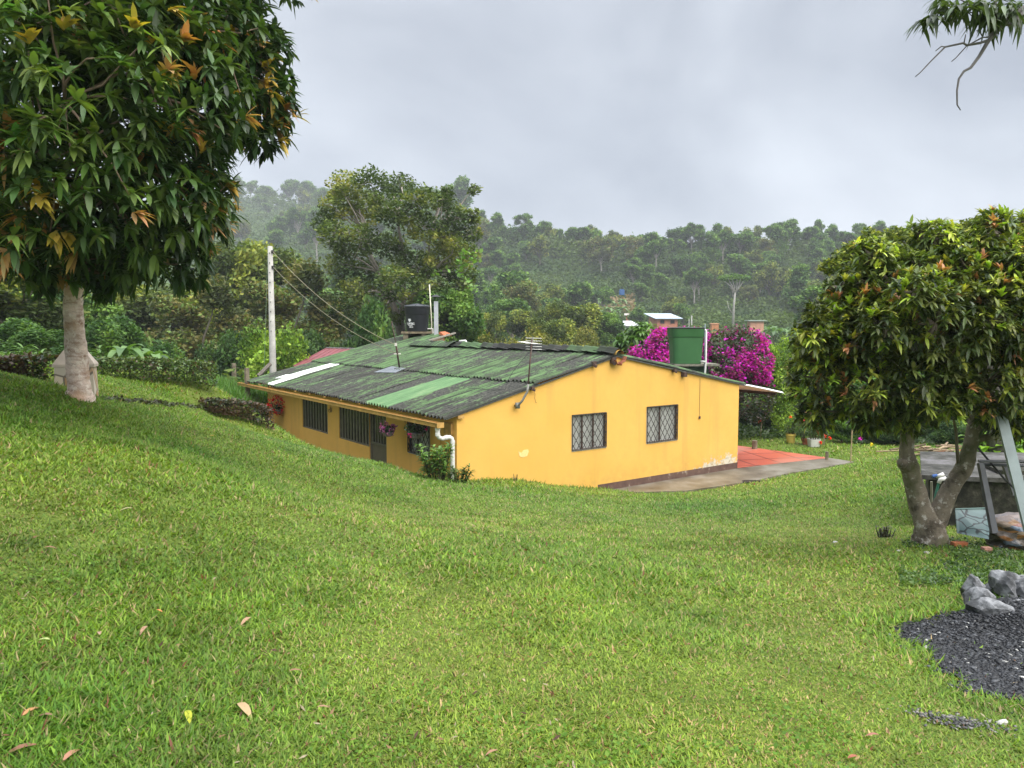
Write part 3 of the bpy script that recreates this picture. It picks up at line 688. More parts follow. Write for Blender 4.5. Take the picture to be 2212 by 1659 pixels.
for i in range(3):
    for k in range(n+1):
        a = math.pi*k/n; mb.V.append(tuple(H(T_R+.02-.13*math.cos(a), -.14+.12*i, Z_R+.02+.11*math.sin(a)))); mb.C.append((1, 1, 1))
for i in range(2):
    for k in range(n): a = i*(n+1)+k; mb.F.append((a, a+1, a+n+2, a+n+1))
part('ridge_end_tile', mb, simple('mustard_tile', (.45, .27, .06), .8, 0, .35, 14), house)
mb = MB(); t, z = on_s(1010, 884, -.03); mb.box(H(.06, -.04, -1.90), (.15, .08, .06), math.atan2(Gy, Gx)); part('beam_end', mb, ORANGE, house)
# gutter (open box) and downpipe
mb = MB(); s0, s1 = -.03, 13.75; gt = -.42; zt = zl(-.34)-.045
def gz(s): return zt-.045-.002*(13-s)
for (ta, tb, za, zb) in ((gt-.075, gt-.065, -.072, .0), (gt+.065, gt+.075, -.072, .01), (gt-.075, gt+.075, -.082, -.072)):
    mb.hexa([H(ta, s0, gz(s0)+za), H(tb, s0, gz(s0)+za), H(tb, s1, gz(s1)+za), H(ta, s1, gz(s1)+za), H(ta, s0, gz(s0)+zb), H(tb, s0, gz(s0)+zb), H(tb, s1, gz(s1)+zb), H(ta, s1, gz(s1)+zb)])
mb.bar(H(gt-.08, s0, gz(s0)+.008), H(gt-.08, s1, gz(s1)+.008), .022, .014)
mb.hbox(gt-.085, gt+.085, s0-.012, s0-.001, gz(0)-.09, gz(0)+.02); mb.hbox(gt-.085, gt+.085, s1, s1+.012, gz(s1)-.09, gz(s1)+.02)
part('gutter', mb, ORANGE, house)
for k in range(12):
    mb = MB(); s = .7+k*1.12; mb.hexa([H(-.34, s, zl(-.34)-.06), H(0, s, zl(0)-.05), H(0, s+.07, zl(0)-.05), H(-.34, s+.07, zl(-.34)-.06), H(-.34, s, zl(-.34)-.03), H(0, s, zl(0)-.03), H(0, s+.07, zl(0)-.03), H(-.34, s+.07, zl(-.34)-.03)])
    part('rafter', mb, ORANGE, house)
mb = MB()
g0 = P(954, 917, 15.75); pts = [H(gt, .08, gz(0)-.10), H(gt, .08, gz(0)-.24), H(gt+.03, .08, gz(0)-.30), H(gt+.10, .07, gz(0)-.335), H(gt+.22, .05, gz(0)-.31), H(gt+.27, .05, gz(0)-.315), H(gt+.315, .04, gz(0)-.345), H(gt+.335, .04, gz(0)-.41), H(gt+.335, .04, -3.7)]
mb.tube(pts, .047, 14); mb.tube([pts[0]+Vector((0, 0, .0)), pts[0]+Vector((0, 0, -.05))], .055, 14); mb.tube([pts[1]+Vector((0, 0, .03)), pts[1]+Vector((0, 0, -.03))], .053, 14); mb.tube([pts[7]+Vector((0, 0, .02)), pts[7]+Vector((0, 0, -.04))], .053, 14); mb.tube([pts[4]*.5+pts[3]*.5, pts[4]], .053, 14)
o = part('downpipe', mb, PVC, house, True); smooth_by_angle(o)
# cable loops on the walls
def loop(c, ax, ay, r1, r2, turns=1.3, n=22): return [c+ax*r1*math.cos(turns*2*math.pi*k/n)+ay*r2*math.sin(turns*2*math.pi*k/n)+Vector((0, 0, -.03*k/n)) for k in range(n)]
CABLE = simple('brown_cable', (.10, .05, .03), .7, 0, .2, 10, 0)
for s, z in ((6.62, -2.35), (.62, -2.68)):
    mb = MB(); mb.tube(loop(H(-.03, s+.08, z), Lv, Vector((0, 0, 1)), .10, .035), .006, 5); mb.tube(loop(H(-.03, s, z+.04), Lv, Vector((0, 0, 1)), .035, .06, 2), .006, 5)
    mb.tube([H(-.02, s, z+.3), H(-.03, s, z+.05)], .005, 5); part('wall_cable', mb, CABLE, house)
mb = MB(); c0, z0 = on_s(1153, 845, -.02); mb.tube([H(c0-.02, -.02, z0+.03), H(c0+.03, -.03, z0-.06), H(c0+.02, -.03, z0-.16), H(c0+.06, -.02, z0-.26), H(c0+.09, -.02, z0-.27)], .004, 5); part('wall_cable', mb, CABLE, house)
mb = MB(); c0, z0 = on_s(1511, 902, -.01); mb.box(H(c0, -.015, z0), (.05, .03, .07), math.atan2(Gy, Gx)); mb.tube([H(c0, -.006, z0), H(c0, -.006, zr(c0)-.1)], .004, 4); part('light_socket', mb, RUST, house)
mb = MB(); mb.box(H(-.03, .30, -2.17), (.05, .30, .24), math.atan2(Gy, Gx)); part('meter_box', mb, ORANGE, house)
mb = MB(); s_ = 6.5; mb.hexa([H(1.75, 6.15, zl(1.75)+.05), H(2.05, 6.1, zl(2.05)+.09), H(2.12, 7.1, zl(2.12)+.09), H(1.6, 7.25, zl(1.6)+.05), H(1.75, 6.15, zl(1.75)+.058), H(2.05, 6.1, zl(2.05)+.10), H(2.12, 7.1, zl(2.12)+.10), H(1.6, 7.25, zl(1.6)+.058)])
part('roof_flashing', mb, simple('grey_flashing', (.22, .24, .26), .5, .3, .3, 9), house)

# ---- roof furniture
def rod(mb, a, b, r, n=6): mb.tube([a, b], r, n)
an = thing('tv_antenna', 'rod television antenna on a rusty pole at the gable edge of the yellow house', 'antenna', H(1.55, -.1, -1.8))
ALU = simple('dull_aluminium', (.45, .45, .43), .4, .6, .2, 10, 0)
b0 = P(1118, 877, 16.85); b1 = P(1128, 866, 16.85); b2 = P(1139, 846, 16.88); b3 = P(1141, 830, 16.9); b4 = P(1149, 733, 17.2)
mb = MB(); mb.tube([b0+Lv*.1, b0, b1, b2, b3], .026, 9); mb.box(b0+Vector((0, 0, .01)), (.10, .05, .13), .6); part('bracket', mb, simple('grey_tube', (.20, .20, .18), .6, .3, .3, 12), an, True)
mb = MB(); mb.tube([b3, b4], .017, 8); part('pole', mb, RUST, an, True)
mb = MB(); top = b4; rgt = Vector((1, .1, 0)).normalized(); fw = Vector((-.25, -1, 0)).normalized()
rod(mb, top+Vector((.03, 0, .05)), top+Vector((-.01, 0, -.27)), .011); 
for k in range(5): z = .03-.062*k; rod(mb, top+rgt*(.03-.17)+Vector((0, 0, z)), top+rgt*(.03+.19)+Vector((0, 0, z-.01)), .007)
for k in range(5): rod(mb, top+rgt*(-.20-.02*k)+fw*(-.1+.07*k)+Vector((0, 0, -.05)), top+rgt*(.12)+fw*(-.1+.07*k)+Vector((0, 0, -.10)), .006)
rod(mb, top+fw*(-.15)+Vector((-.02, 0, -.08)), top+fw*.25+Vector((-.02, 0, -.08)), .009)
part('antenna_rods', mb, ALU, an)
mb = MB(); mb.box(top+Vector((-.01, 0, -.14)), (.05, .05, .12)); part('connection_box', mb, BLACKP, an)
mb = MB(); q0 = P(1147, 757, 17.1); q1 = H(1.35, .15, zl(1.35)+.08); pts = [q0.lerp(q1, k/10)+Vector((-.12*math.sin(math.pi*k/10), 0, -.05*math.sin(math.pi*k/10))) for k in range(11)]
pts += [H(1.3, .6, zl(1.3)+.06), H(1.25, 1.5, zl(1.25)+.06)]; mb.tube(pts, .005, 5); part('antenna_cable', mb, BLACKP, an)
ms_ = thing('service_mast', 'thin leaning rusty mast on the roof holding the power cables', 'mast', H(2.1, 6.55, zl(2.1)))
m0 = H(2.1, 6.55, zl(2.1)+.03); m1 = P(855, 743, 22.2); m2 = P(846, 694, 22.4)
mb = MB(); mb.tube([m0, m1], .028, 8); mb.tube([m1, m2], .012, 6); part('pole', mb, RUST, ms_, True)
mb = MB(); mb.box(m0.lerp(m1, .98), (.06, .06, .09)); mb.box(m0.lerp(m1, .62), (.20, .04, .03), .4); part('insulator', mb, simple('porcelain', (.65, .62, .56), .3, 0, .1, 4, 0), ms_)
mb = MB(); mb.box(m0, (.16, .16, .05)); part('foot_plate', mb, BLACKP, ms_)

# black tank on its stand
BT = P(901.5, 716, 29.0); bx, by, bz = BT; bz -= .0
stand = thing('tank_stand', 'weathered concrete block stand with plank top under the black water tank', 'stand', (bx, by, bz-1.0))
CONC = simple('weathered_concrete', (.19, .16, .11), .95, 0, .45, 6, .4)
mb = MB()
for dx in (-.38, .30): mb.box((bx+dx, by-.1, bz-.62), (.18, .7, 1.1))
mb.box((bx, by+.28, bz-.62), (.55, .12, 1.1)); part('pillar', mb, CONC, stand)
mb = MB(); mb.box((bx+.02, by, bz-.04), (1.12, 1.0, .075)); part('platform', mb, simple('mossy_plank', (.20, .16, .10), .9, 0, .5, 9), stand)
tank = thing('black_water_tank', 'black plastic water tank with white lettering behind the roof ridge', 'water tank', (bx, by, bz))
BLK = simple('black_plastic', (.012, .014, .018), .38, 0, .15, 3, 0)
mb = MB(); mb.lathe((bx, by, bz), [(.385, 0), (.40, .01), (.445, .62), (.455, .63), (.462, .66), (.472, .86), (.485, .87), (.487, .93)], 40); o = part('body', mb, BLK, tank, True); smooth_by_angle(o, 30)
mb = MB(); mb.lathe((bx, by, bz+.931), [(.50, -.02), (.505, .015), (.48, .03), (.30, .065), (.12, .095), (.10, .11), (.01, .112)], 40)
for k in range(8):
    a = k*math.pi/4; mb.bar((bx+.12*math.cos(a), by+.12*math.sin(a), bz+1.03), (bx+.46*math.cos(a), by+.46*math.sin(a), bz+.972), .03, .02)
part('lid', mb, simple('grey_black_plastic', (.05, .055, .062), .35, 0, .2, 3, 0), tank)
LETW = simple('white_lettering', (.75, .75, .75), .6, 0, .05, 5, 0)
def wrap_text(name, txt, size, zc, ang0, parent, rad, depth=.004, bold=0.0):
    cu = bpy.data.curves.new('lettering', 'FONT'); cu.body = txt; cu.size = size; cu.extrude = 0; cu.offset = bold; cu.align_x = 'CENTER'; cu.align_y = 'CENTER'; cu.resolution_u = 3
    ob = bpy.data.objects.new('lettering', cu); COL.objects.link(ob); dg = bpy.context.evaluated_depsgraph_get(); dg.update(); me = bpy.data.meshes.new_from_object(ob.evaluated_get(dg))
    V = [v.co.copy() for v in me.vertices]; Fs = [tuple(p.vertices) for p in me.polygons]; bpy.data.objects.remove(ob); bpy.data.curves.remove(cu); bpy.data.meshes.remove(me)
    mb = MB(); pts = []
    for v in V:
        z = zc+v.y; r = rad(z)+depth; a = ang0+v.x/r; pts.append((bx+r*math.cos(a), by+r*math.sin(a), bz+z))
    mb.add(pts, Fs); return part(name, mb, LETW, parent)
radf = lambda z: .40+z*.073+.003
A0 = math.atan2(-1, -.62)
wrap_text('lettering', 'TOPTEC', .098, .285, A0, tank, radf, bold=.006)
wrap_text('lettering', '500 lt', .07, .165, A0+.10, tank, radf, bold=.003)
mb = MB(); r = radf(.225)+.004
for a, b, z in ((-.31, .31, .228),): 
    k = 8; V = []
    for i in range(k+1):
        an_ = A0+a*.8+(b-a)*.8*i/k
        for zz_ in (z-.009, z+.009): V.append((bx+r*math.cos(an_), by+r*math.sin(an_), bz+zz_))
    mb.add(V, [(2*i, 2*i+2, 2*i+3, 2*i+1) for i in range(k)])
part('lettering', mb, LETW, tank)
mb = MB(); lg = [(0, -.075), (.022, -.05), (.06, -.02), (.085, .015), (.06, .03), (.062, .062), (.03, .055), (.018, .075), (0, .045), (-.022, .075), (-.034, .05), (-.066, .055), (-.058, .02), (-.05, -.01), (-.03, -.03)]
V = []
for x, y in lg: z = .415+y; r = radf(z)+.004; a = A0+(x-.02)/r; V.append((bx+r*math.cos(a), by+r*math.sin(a), bz+z))
z = .415; r = radf(z)+.004; a = A0-.02/r; V.append((bx+r*math.cos(a), by+r*math.sin(a), bz+z)); n = len(lg)
mb.add(V, [(i, (i+1) % n, n) for i in range(n)]); part('emblem', mb, LETW, tank)
mb = MB(); px = bx+.52; mb.tube([(px, by-.1, bz-1.1), (px+.03, by-.1, bz+.3), (px-.04, by-.1, bz+1.75)], .022, 7); part('overflow_pipe', mb, simple('cream_pvc', (.60, .57, .44), .5, 0, .1, 4, 0), tank, True)
mb = MB(); mb.tube([(bx+.40, by-.12, bz+.1), (px+.08, by-.15, bz+.1), (px+.08, by-.15, bz-.12), (px+.10, by-.15, bz-.16), (px+.10, by-.15, bz-.26), (bx+.30, by-.15, bz-.34)], .024, 7); part('feed_pipe', mb, PVC, tank)
# smoke stack
cp0 = P(942.5, 735, 28.3); ch = thing('smoke_stack', 'square white chimney stack with a small dark cap beside the black tank', 'chimney', cp0)
mb = MB(); hh = P(942, 651, 28.3).z-cp0.z; mb.box((cp0.x, cp0.y, cp0.z+hh/2-.3), (.145, .145, hh+.6)); part('flue', mb, simple('white_metal', (.48, .50, .53), .5, .2, .15, 3), ch)
mb = MB(); c_ = (cp0.x, cp0.y, cp0.z+hh+.16)
mb.add([(c_[0]-.19, c_[1]-.19, c_[2]), (c_[0]+.19, c_[1]-.19, c_[2]), (c_[0]+.19, c_[1]+.19, c_[2]), (c_[0]-.19, c_[1]+.19, c_[2]), (c_[0], c_[1], c_[2]+.10), (c_[0], c_[1], c_[2]+.06)], [(0, 1, 4), (1, 2, 4), (2, 3, 4), (3, 0, 4), (1, 0, 5), (2, 1, 5), (3, 2, 5), (0, 3, 5)])
for a, b in ((-.06, -.06), (.06, -.06), (.06, .06), (-.06, .06)): mb.bar((c_[0]+a, c_[1]+b, c_[2]-.17), (c_[0]+a*1.4, c_[1]+b*1.4, c_[2]+.01), .012, .012)
part('rain_cap', mb, BLACKP, ch)

# green tank
GT = P(1480, 785, 22.4); gx_, gy_, gz_ = GT
st2 = thing('tank_platform', 'old plank platform on a mossy block under the green water tank', 'platform', (gx_, gy_, gz_-.3))
mb = MB(); mb.box((gx_+.22, gy_, gz_-.03), (1.32, .9, .06), .04); mb.box((gx_-.3, gy_-.1, gz_-.10), (.7, .3, .05), .02); part('plank', mb, simple('grey_plank', (.19, .18, .14), .9, 0, .5, 14), st2)
mb = MB(); mb.box((gx_+.32, gy_+.05, gz_-.36), (.62, .5, .58), .04); part('block', mb, simple('mossy_green_block', (.06, .11, .07), .9, 0, .5, 6), st2)
mb = MB(); mb.box((gx_-.12, gy_-.05, gz_-.19), (.18, .25, .16), .1); part('brick', mb, CONC, st2)
gt_ = thing('green_water_tank', 'green tapered water tank in front of the magenta bougainvillea', 'water tank', (gx_, gy_, gz_))
GRN = simple('green_plastic', (.045, .145, .05), .42, 0, .12, 2.5, .03)
def rsq(r, n=40, e=5.0):
    out = []
    for k in range(n):
        a = 2*math.pi*k/n; c, s = math.cos(a), math.sin(a); q = (abs(c)**e+abs(s)**e)**(-1/e); out.append((c*q*r, s*q*r))
    return out
def loft(mb, c, prof, n=40, e=3.0):
    o = len(mb.V)
    for r, z in prof:
        for x, y in rsq(r, n, e): mb.V.append((c[0]+x, c[1]+y, c[2]+z)); mb.C.append((1, 1, 1))
    for i in range(len(prof)-1):
        for k in range(n): k2 = (k+1) % n; mb.F.append((o+i*n+k, o+i*n+k2, o+(i+1)*n+k2, o+(i+1)*n+k))
    mb.F.append(tuple(o+k for k in range(n))[::-1]); mb.F.append(tuple(o+(len(prof)-1)*n+k for k in range(n)))
mb = MB(); loft(mb, (gx_, gy_, gz_), [(.385, 0), (.40, .012), (.445, .765), (.462, .775), (.472, .80), (.480, 1.0), (.483, 1.01)], 64, 7); o = part('body', mb, GRN, gt_, True); smooth_by_angle(o, 28)
mb = MB(); loft(mb, (gx_, gy_, gz_+1.011), [(.490, 0), (.495, .022), (.45, .035), (.1, .05)], 64, 7); part('lid', mb, BLACKP, gt_)
mb = MB()
mb.tube([(gx_+.40, gy_-.30, gz_+.965), (gx_+.47, gy_-.45, gz_+.97), (gx_+.485, gy_-.45, gz_+.95), (gx_+.485, gy_-.47, gz_+.10), (gx_+.47, gy_-.47, gz_-.33), (gx_+.33, gy_-.47, gz_-.36), (gx_+.24, gy_-.47, gz_-.36)], .026, 9)
mb.tube([(gx_+.37, gy_-.36, gz_+.07), (gx_+.48, gy_-.48, gz_+.07)], .03, 8); part('pipe', mb, PVC, gt_, True)
mb = MB(); mb.tube([(gx_+.455, gy_-.43, gz_+1.15), (gx_+.45, gy_-.44, gz_-.3)], .014, 7); part('pipe', mb, simple('grey_blue_pipe', (.18, .22, .26), .5, 0, .2, 5, 0), gt_, True, 'thin grey-blue pipe')

# maroon roof of the shed behind the far end
sh = thing('maroon_roof_shed', 'low shed with faded maroon metal roof behind the far end of the yellow house', 'shed', (P(720, 800, 33).x, 33, -4.8))
c1, c2, c3, c4 = P(634, 791, 31.0), P(706, 752, 34.5), P(835, 756, 33.5), P(790, 800, 30.0)
mb = MB(); e = Vector((0, 0, .03)); mb.hexa([c1-e, c4-e, c3-e, c2-e, c1, c4, c3, c2])
dv = (c3-c2)
for k in range(14): f = k/13; mb.bar(c1.lerp(c4, f)+Vector((0, 0, .012)), c2.lerp(c3, f)+Vector((0, 0, .012)), .04, .02)
part('roof', mb, simple('maroon_sheet', (.22, .065, .07), .55, .1, .25, 3), sh)
mb = MB(); mb.bar(c2+Vector((0, 0, .02)), c3+Vector((0, 0, .03)), .16, .03); part('ridge_cap', mb, simple('grey_sheet', (.30, .30, .30), .5, .3, .3, 6), sh)
mb = MB(); ins = .35
q4 = [c1.lerp(c3, .06), c4.lerp(c2, .06), c3.lerp(c1, .06), c2.lerp(c4, .06)]
mb.hexa([Vector((p.x, p.y, -5.2)) for p in q4]+[p-Vector((0, 0, .06)) for p in q4]); part('wall', mb, CONC, sh)
# utility pole, cables, guy
PB = P(590, 812, 28.0); PT = P(581, 532, 28.0); zg = hz(PB.x, PB.y)
pole = thing('utility_pole', 'tall weathered grey concrete utility pole behind the far end of the house', 'utility pole', (PB.x, PB.y, zg))
mb = MB(); mb.tube([Vector((PB.x, PB.y, zg-.3)), Vector((PB.x, PB.y, PB.z)), Vector((PB.x+.0, PB.y, PT.z))], [.135, .122, .085], 10)
o = part('shaft', mb, simple('pale_concrete', (.38, .37, .34), .85, 0, .25, 4), pole, True)
mb = MB()
for k in range(9): mb.tube([(PB.x, PB.y-.12, PT.z-.25-k*.35), (PB.x, PB.y-.06, PT.z-.25-k*.35)], .018, 6)
part('bolt_hole', mb, BLACKP, pole)
for dz_ in (.2, .75):
    mb = MB(); mb.box((PB.x+.1, PB.y-.05, PT.z-dz_), (.08, .08, .1)); part('insulator', mb, BLACKP, pole)
def cable(name, a, b, sag, r, mat, label, grp=None):
    mb = MB(); mb.tube([a.lerp(b, k/16)-Vector((0, 0, sag*4*(k/16)*(1-k/16))) for k in range(17)], r, 5); single(name, mb, mat, tuple(a), label, 'cable', grp)
CB = simple('ochre_cable', (.22, .20, .12), .7, 0, .1, 2, 0)
cable('power_cable', Vector((PB.x+.13, PB.y-.1, PT.z-.2)), m1+Vector((0, 0, -.03)), .35, .011, CB, 'upper of two power cables sagging from the concrete pole to the roof mast', 'power cables to the house')
cable('power_cable', Vector((PB.x+.13, PB.y-.1, PT.z-.75)), m0.lerp(m1, .62), .35, .009, CB, 'lower of two power cables sagging from the concrete pole to the roof mast', 'power cables to the house')
ga = P(563, 800, 27.0); cable('guy_wire', Vector((PB.x-.1, PB.y, PT.z-.4)), Vector((ga.x, ga.y, hz(ga.x, ga.y))), .0, .009, simple('green_wire', (.10, .16, .08), .7, bump=0), 'thin green guy wire slanting down left of the utility pole')
# fence: concrete posts, brace, wires left of the pole
fp = [(533, 26.5, 805), (505, 31, 795), (640, 36, 790)]
fn = thing('wire_fence', 'barbed wire fence with short concrete posts below the utility pole', 'fence', P(533, 840, 26.5))
tops = []
for x, Y, yt in fp:
    p = P(x, yt-10, Y); g = hz(p.x, p.y); mb = MB(); mb.tube([(p.x, p.y, g-.2), (p.x, p.y, p.z)], [.10, .085], 6); part('post', mb, CONC, fn); tops.append(p)
mb = MB(); p = tops[0]; b_ = P(590, 806, 27.5); mb.tube([P(558, 812, 26.9), P(584, 786, 27.3)], .07, 6); part('brace', mb, simple('grey_log', (.14, .12, .10), .9, 0, .4, 10), fn)
mb = MB()
for dz in (-.1, -.4, -.7): mb.tube([tops[1]+Vector((0, 0, dz)), tops[0]+Vector((0, 0, dz)), P(660, 790, 32)+Vector((0, 0, dz))], .008, 4)
part('wire', mb, RUST, fn)
# ================================================================== HANGING BASKETS
WICK = simple('grey_wicker', (.20, .20, .19), .9, 0, .45, 40, .5)
def leafpuff(c, r, n, size, pal, rng, asp=.55, flat=0.0):
    cen = np.array(c)+rdir(n, rng)*np.array(r)*(rng.random((n, 1))**.45); C = np.array(pal)[rng.choice(len(pal), n)]
    return rhombs(cen, size, rng, np.clip(C*(1+rng.normal(size=(n, 1))*.2), 0, 1), asp, flat)
def petals(c, rs, n, size, pal, rng, cl=5):
    k = rdir(n, rng)*np.array(rs)*(.75+.3*rng.random((n, 1)))+np.array(c); out = np.repeat(k, cl, 0)+rng.normal(size=(n*cl, 3))*size*.5
    C = np.array(pal)[rng.choice(len(pal), n*cl)]; return rhombs(out, size, rng, np.clip(C*(1+rng.normal(size=(n*cl, 1))*.15), 0, 1), .9)
def basket(c, rb, label, ftype, fr, fpal, nfl, rng, hook):
    t = thing('hanging_basket', label, 'flower basket', c, 'flower baskets hanging under the gutter')
    mb = MB(); mb.lathe(c, [(rb*.45, -rb*.75), (rb*.75, -rb*.6), (rb*.98, -rb*.2), (rb*1.05, 0), (rb*.9, .0)], 16); part('basket', mb, WICK, t)
    mb = MB()
    for k in range(3): a = k*2.1; mb.tube([(c[0]+rb*math.cos(a), c[1]+rb*math.sin(a), c[2]), tuple(hook)], .004, 4)
    part('hanger', mb, CABLE, t)
    build_leaf_obj('foliage', [leafpuff((c[0], c[1], c[2]+fr[2]*.35), (fr[0]*.9, fr[1]*.9, fr[2]*.7), 330, .065, [(.015, .035, .012), (.03, .07, .02), (.02, .045, .015)], rng, .6)], LEAF, t, c)
    build_leaf_obj('blossoms', [petals((c[0], c[1], c[2]+fr[2]*.55), fr, nfl, .045, fpal, rng, 7)], PETAL, t, c)
rg = np.random.default_rng(21)
bp = P(838, 933, 17.75); basket(bp, .14, 'pink and lilac flowers in a round basket hanging beside the metal door', 0, (.18, .18, .15), [(.42, .12, .33), (.55, .25, .45), (.35, .06, .28)], 34, rg, H(-.36, 2.95, -2.05))
bp = P(897, 935, 16.85); basket(bp, .17, 'dark leafy basket with few magenta flowers hanging before the grilled window', 0, (.30, .30, .22), [(.50, .01, .16), (.6, .02, .25)], 7, rg, H(-.36, 1.75, -2.03))
bp = P(600, 886, 24.6); basket(bp, .15, 'red geraniums spilling from a basket at the far end of the front wall', 0, (.34, .34, .30), [(.60, .010, .015), (.70, .02, .03), (.50, .006, .02)], 110, rg, H(-.36, 11.2, -1.98))
# ================================================================== SHRUB AT THE CORNER, ETC.
def stem_shrub(name, c, label, cat, n, hgt, spread, L, w, pal, seed, nl=10, group=None, parent=None):
    rng = np.random.default_rng(seed); t = thing(name, label, cat, c, group) if parent is None else parent; mb = MB(); parts = []
    for i in range(n):
        a = rng.random()*6.28; r = spread*rng.random()**.5; b = Vector((c[0]+r*.4*math.cos(a), c[1]+r*.3*math.sin(a), c[2]-.1)); h = hgt*(.6+.5*rng.random())
        e = Vector((c[0]+r*math.cos(a), c[1]+r*.6*math.sin(a), c[2]+h)); pts = [b, b.lerp(e, .5)+Vector((0, 0, h*.08)), e]; mb.tube(pts, [.012, .009, .005], 5)
        f = .3+.7*rng.random(nl); base = np.array([list(b.lerp(e, x)) for x in f]); an_ = rng.random(nl)*6.28
        dv = unit(np.stack([np.cos(an_), np.sin(an_), .35+.6*f], 1)); C = np.array(pal)[rng.choice(len(pal), nl)]*(1+rng.normal(size=(nl, 1))*.15)
        parts.append(blades(base, dv, L*(.7+.5*rng.random(nl)), np.full(nl, w), .35+.3*rng.random(nl), np.clip(C, .005, .9)))
    part('stem', mb, BARK if False else simple('stem_'+name+str(seed), (.06, .06, .025), .9, bump=0), t); build_leaf_obj('foliage', parts, LEAF, t, c); return t
GRP = [(.035, .085, .018), (.06, .14, .025), (.12, .22, .035)]
p = P(945, 1035, 15.3); stem_shrub('leafy_shrub', (p.x, p.y, p.z), 'leafy green shrub growing at the house corner below the gutter end', 'shrub', 24, .66, .40, .21, .055, [(.07, .15, .03), (.11, .21, .04), (.16, .28, .05)], 3, 20)
p = P(992, 1040, 15.35); stem_shrub('fern', (p.x, p.y, p.z), 'small dark fern growing in front of the white downpipe', 'fern', 16, .30, .32, .18, .028, [(.05, .11, .025), (.09, .18, .035)], 4, 20)
p = P(1113, 1036, 16.4); stem_shrub('weed_seedling', (p.x, p.y, p.z), 'tiny weed seedling against the gable wall on the grass crest', 'weed', 3, .14, .07, .06, .02, GRP, 5, 5)

# ================================================================== THE TWO MANGO TREES
def mango(name, label, base, trunk, blobs, limbs, ncl, nleaf, L, w, seed, pal, sprout, loc, barkc, sub=None, hidden=None, bm_=None, **kw):
    rng = np.random.default_rng(seed); t = thing(name, label, 'mango tree', loc)
    mb = MB(); mb.c = barkc
    for i, (pts, rs) in enumerate(trunk): mb.stube(pts, rs, 18, 6, .06, i+seed)
    o = part('trunk', mb, bm_ or BARK, t, True)
    mb = MB(); mb.c = tuple(v*.6 for v in barkc); (P1, tips) = crown_whorl(blobs, ncl, nleaf, L, w, rng, pal, sprout=sprout, **kw)
    for (a, b, r0, r1) in limbs: limb(mb, a, b, r0, r1, rng, .2)
    B = np.array([[*b[:3]] for b in blobs])
    for b in blobs:
        near = tips[((tips-np.array(b[:3]))**2).sum(1) < (max(b[3:6])*1.3)**2]
        if len(near) == 0: continue
        for q_ in near[rng.choice(len(near), min(len(near), 9), replace=False)]: limb(mb, b[:3], q_, .018, .006, rng, .25, 4, 5)
    part('branch', mb, BARK, t, True)
    build_leaf_obj('crown', [P1], LEAFD, t, loc); return t
def B_(x, y, Y, r, ry=None, rz=None): p = P(x, y, Y); return (p.x, p.y, p.z, r, ry or r, rz or r)
tb = P(172, 858, 11.0); tt = P(158, 640, 11.0)
bl = [B_(60, 60, 8.6, 1.1, 1.3, 1.0), B_(270, 30, 9.0, 1.0, 1.2, 1.0), B_(140, 220, 8.2, 1.1, 1.2, .95), B_(350, 210, 9.0, .95, 1.1, .9), B_(30, 400, 8.4, 1.1, 1.2, .85),
      B_(235, 420, 8.9, 1.05, 1.2, .85), B_(370, 390, 9.2, .62, .9, .72), B_(420, 80, 10.0, .85, 1.1, .9), B_(490, 60, 10.6, .6, .9, .6), B_(540, 150, 10.6, .5, .7, .42), B_(470, 210, 10.5, .75, 1.0, .6), B_(540, 240, 10.7, .55, .7, .45),
      B_(170, 540, 9.4, .72, 1.0, .42), B_(320, 535, 9.5, .55, .9, .42), B_(60, 520, 9.6, .7, .9, .32), B_(430, 440, 9.8, .36, .6, .5), B_(455, 370, 9.8, .32, .5, .4), B_(380, -120, 11, 1.8, 1.6, 1.2), B_(80, -150, 11, 2.2, 2, 1.2), B_(-200, 150, 10.5, 1.5, 1.8, 2.4), B_(-150, 480, 10.5, 1.2, 1.5, .9), B_(560, 290, 10.8, .32, .4, .26), B_(405, 560, 9.9, .26, .5, .28), B_(230, 590, 9.6, .35, .6, .22), B_(590, 205, 10.9, .2, .4, .22), B_(580, 100, 10.9, .22, .4, .22)]
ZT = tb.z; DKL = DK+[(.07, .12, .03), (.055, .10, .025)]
k_ = thing
trunkp = [(Vector((tb.x+.02, tb.y, tb.z-.3)), .23), (Vector((tb.x, tb.y, tb.z-.02)), .20), (P(172, 840, 11), .155), (P(167, 800, 11), .148), (P(163, 740, 11), .138), (P(160, 690, 11), .13), (P(158, 640, 11), .12), (P(165, 560, 10.9), .13), (P(175, 420, 10.6), .11)]
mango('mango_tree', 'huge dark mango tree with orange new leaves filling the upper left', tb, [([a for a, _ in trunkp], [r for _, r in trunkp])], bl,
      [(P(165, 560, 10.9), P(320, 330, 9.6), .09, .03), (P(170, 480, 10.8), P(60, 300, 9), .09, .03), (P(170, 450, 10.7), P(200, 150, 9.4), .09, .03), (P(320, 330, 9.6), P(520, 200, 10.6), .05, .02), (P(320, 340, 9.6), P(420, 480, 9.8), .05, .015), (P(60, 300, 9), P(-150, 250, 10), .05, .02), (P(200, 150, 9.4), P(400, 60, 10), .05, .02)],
      5600, 9, .215, .064, 31, DKL, .07, tuple(tb), (.42, .30, .22), bm_=barkmat('pale_pink_bark', (.24, .14, .09), (.52, .41, .35), (.66, .57, .50), (.38, .24, .15), (1, 1, 2.5), .56), inner=.35, droop=.30, keep=.55, tint=lambda T_: 1+sst(-1.0, -3.2, T_[:, 0:1])*sst(9.6, 7.8, T_[:, 1:2])*np.array([[1.3, .95, .7]])*(.4+vn(T_[:, 0:1], T_[:, 2:3], .5, 2))-.25*sst(-2.6, -1.4, T_[:, 0:1]))  # lighter front-left, darker right: light and leaf age painted into leaf colour
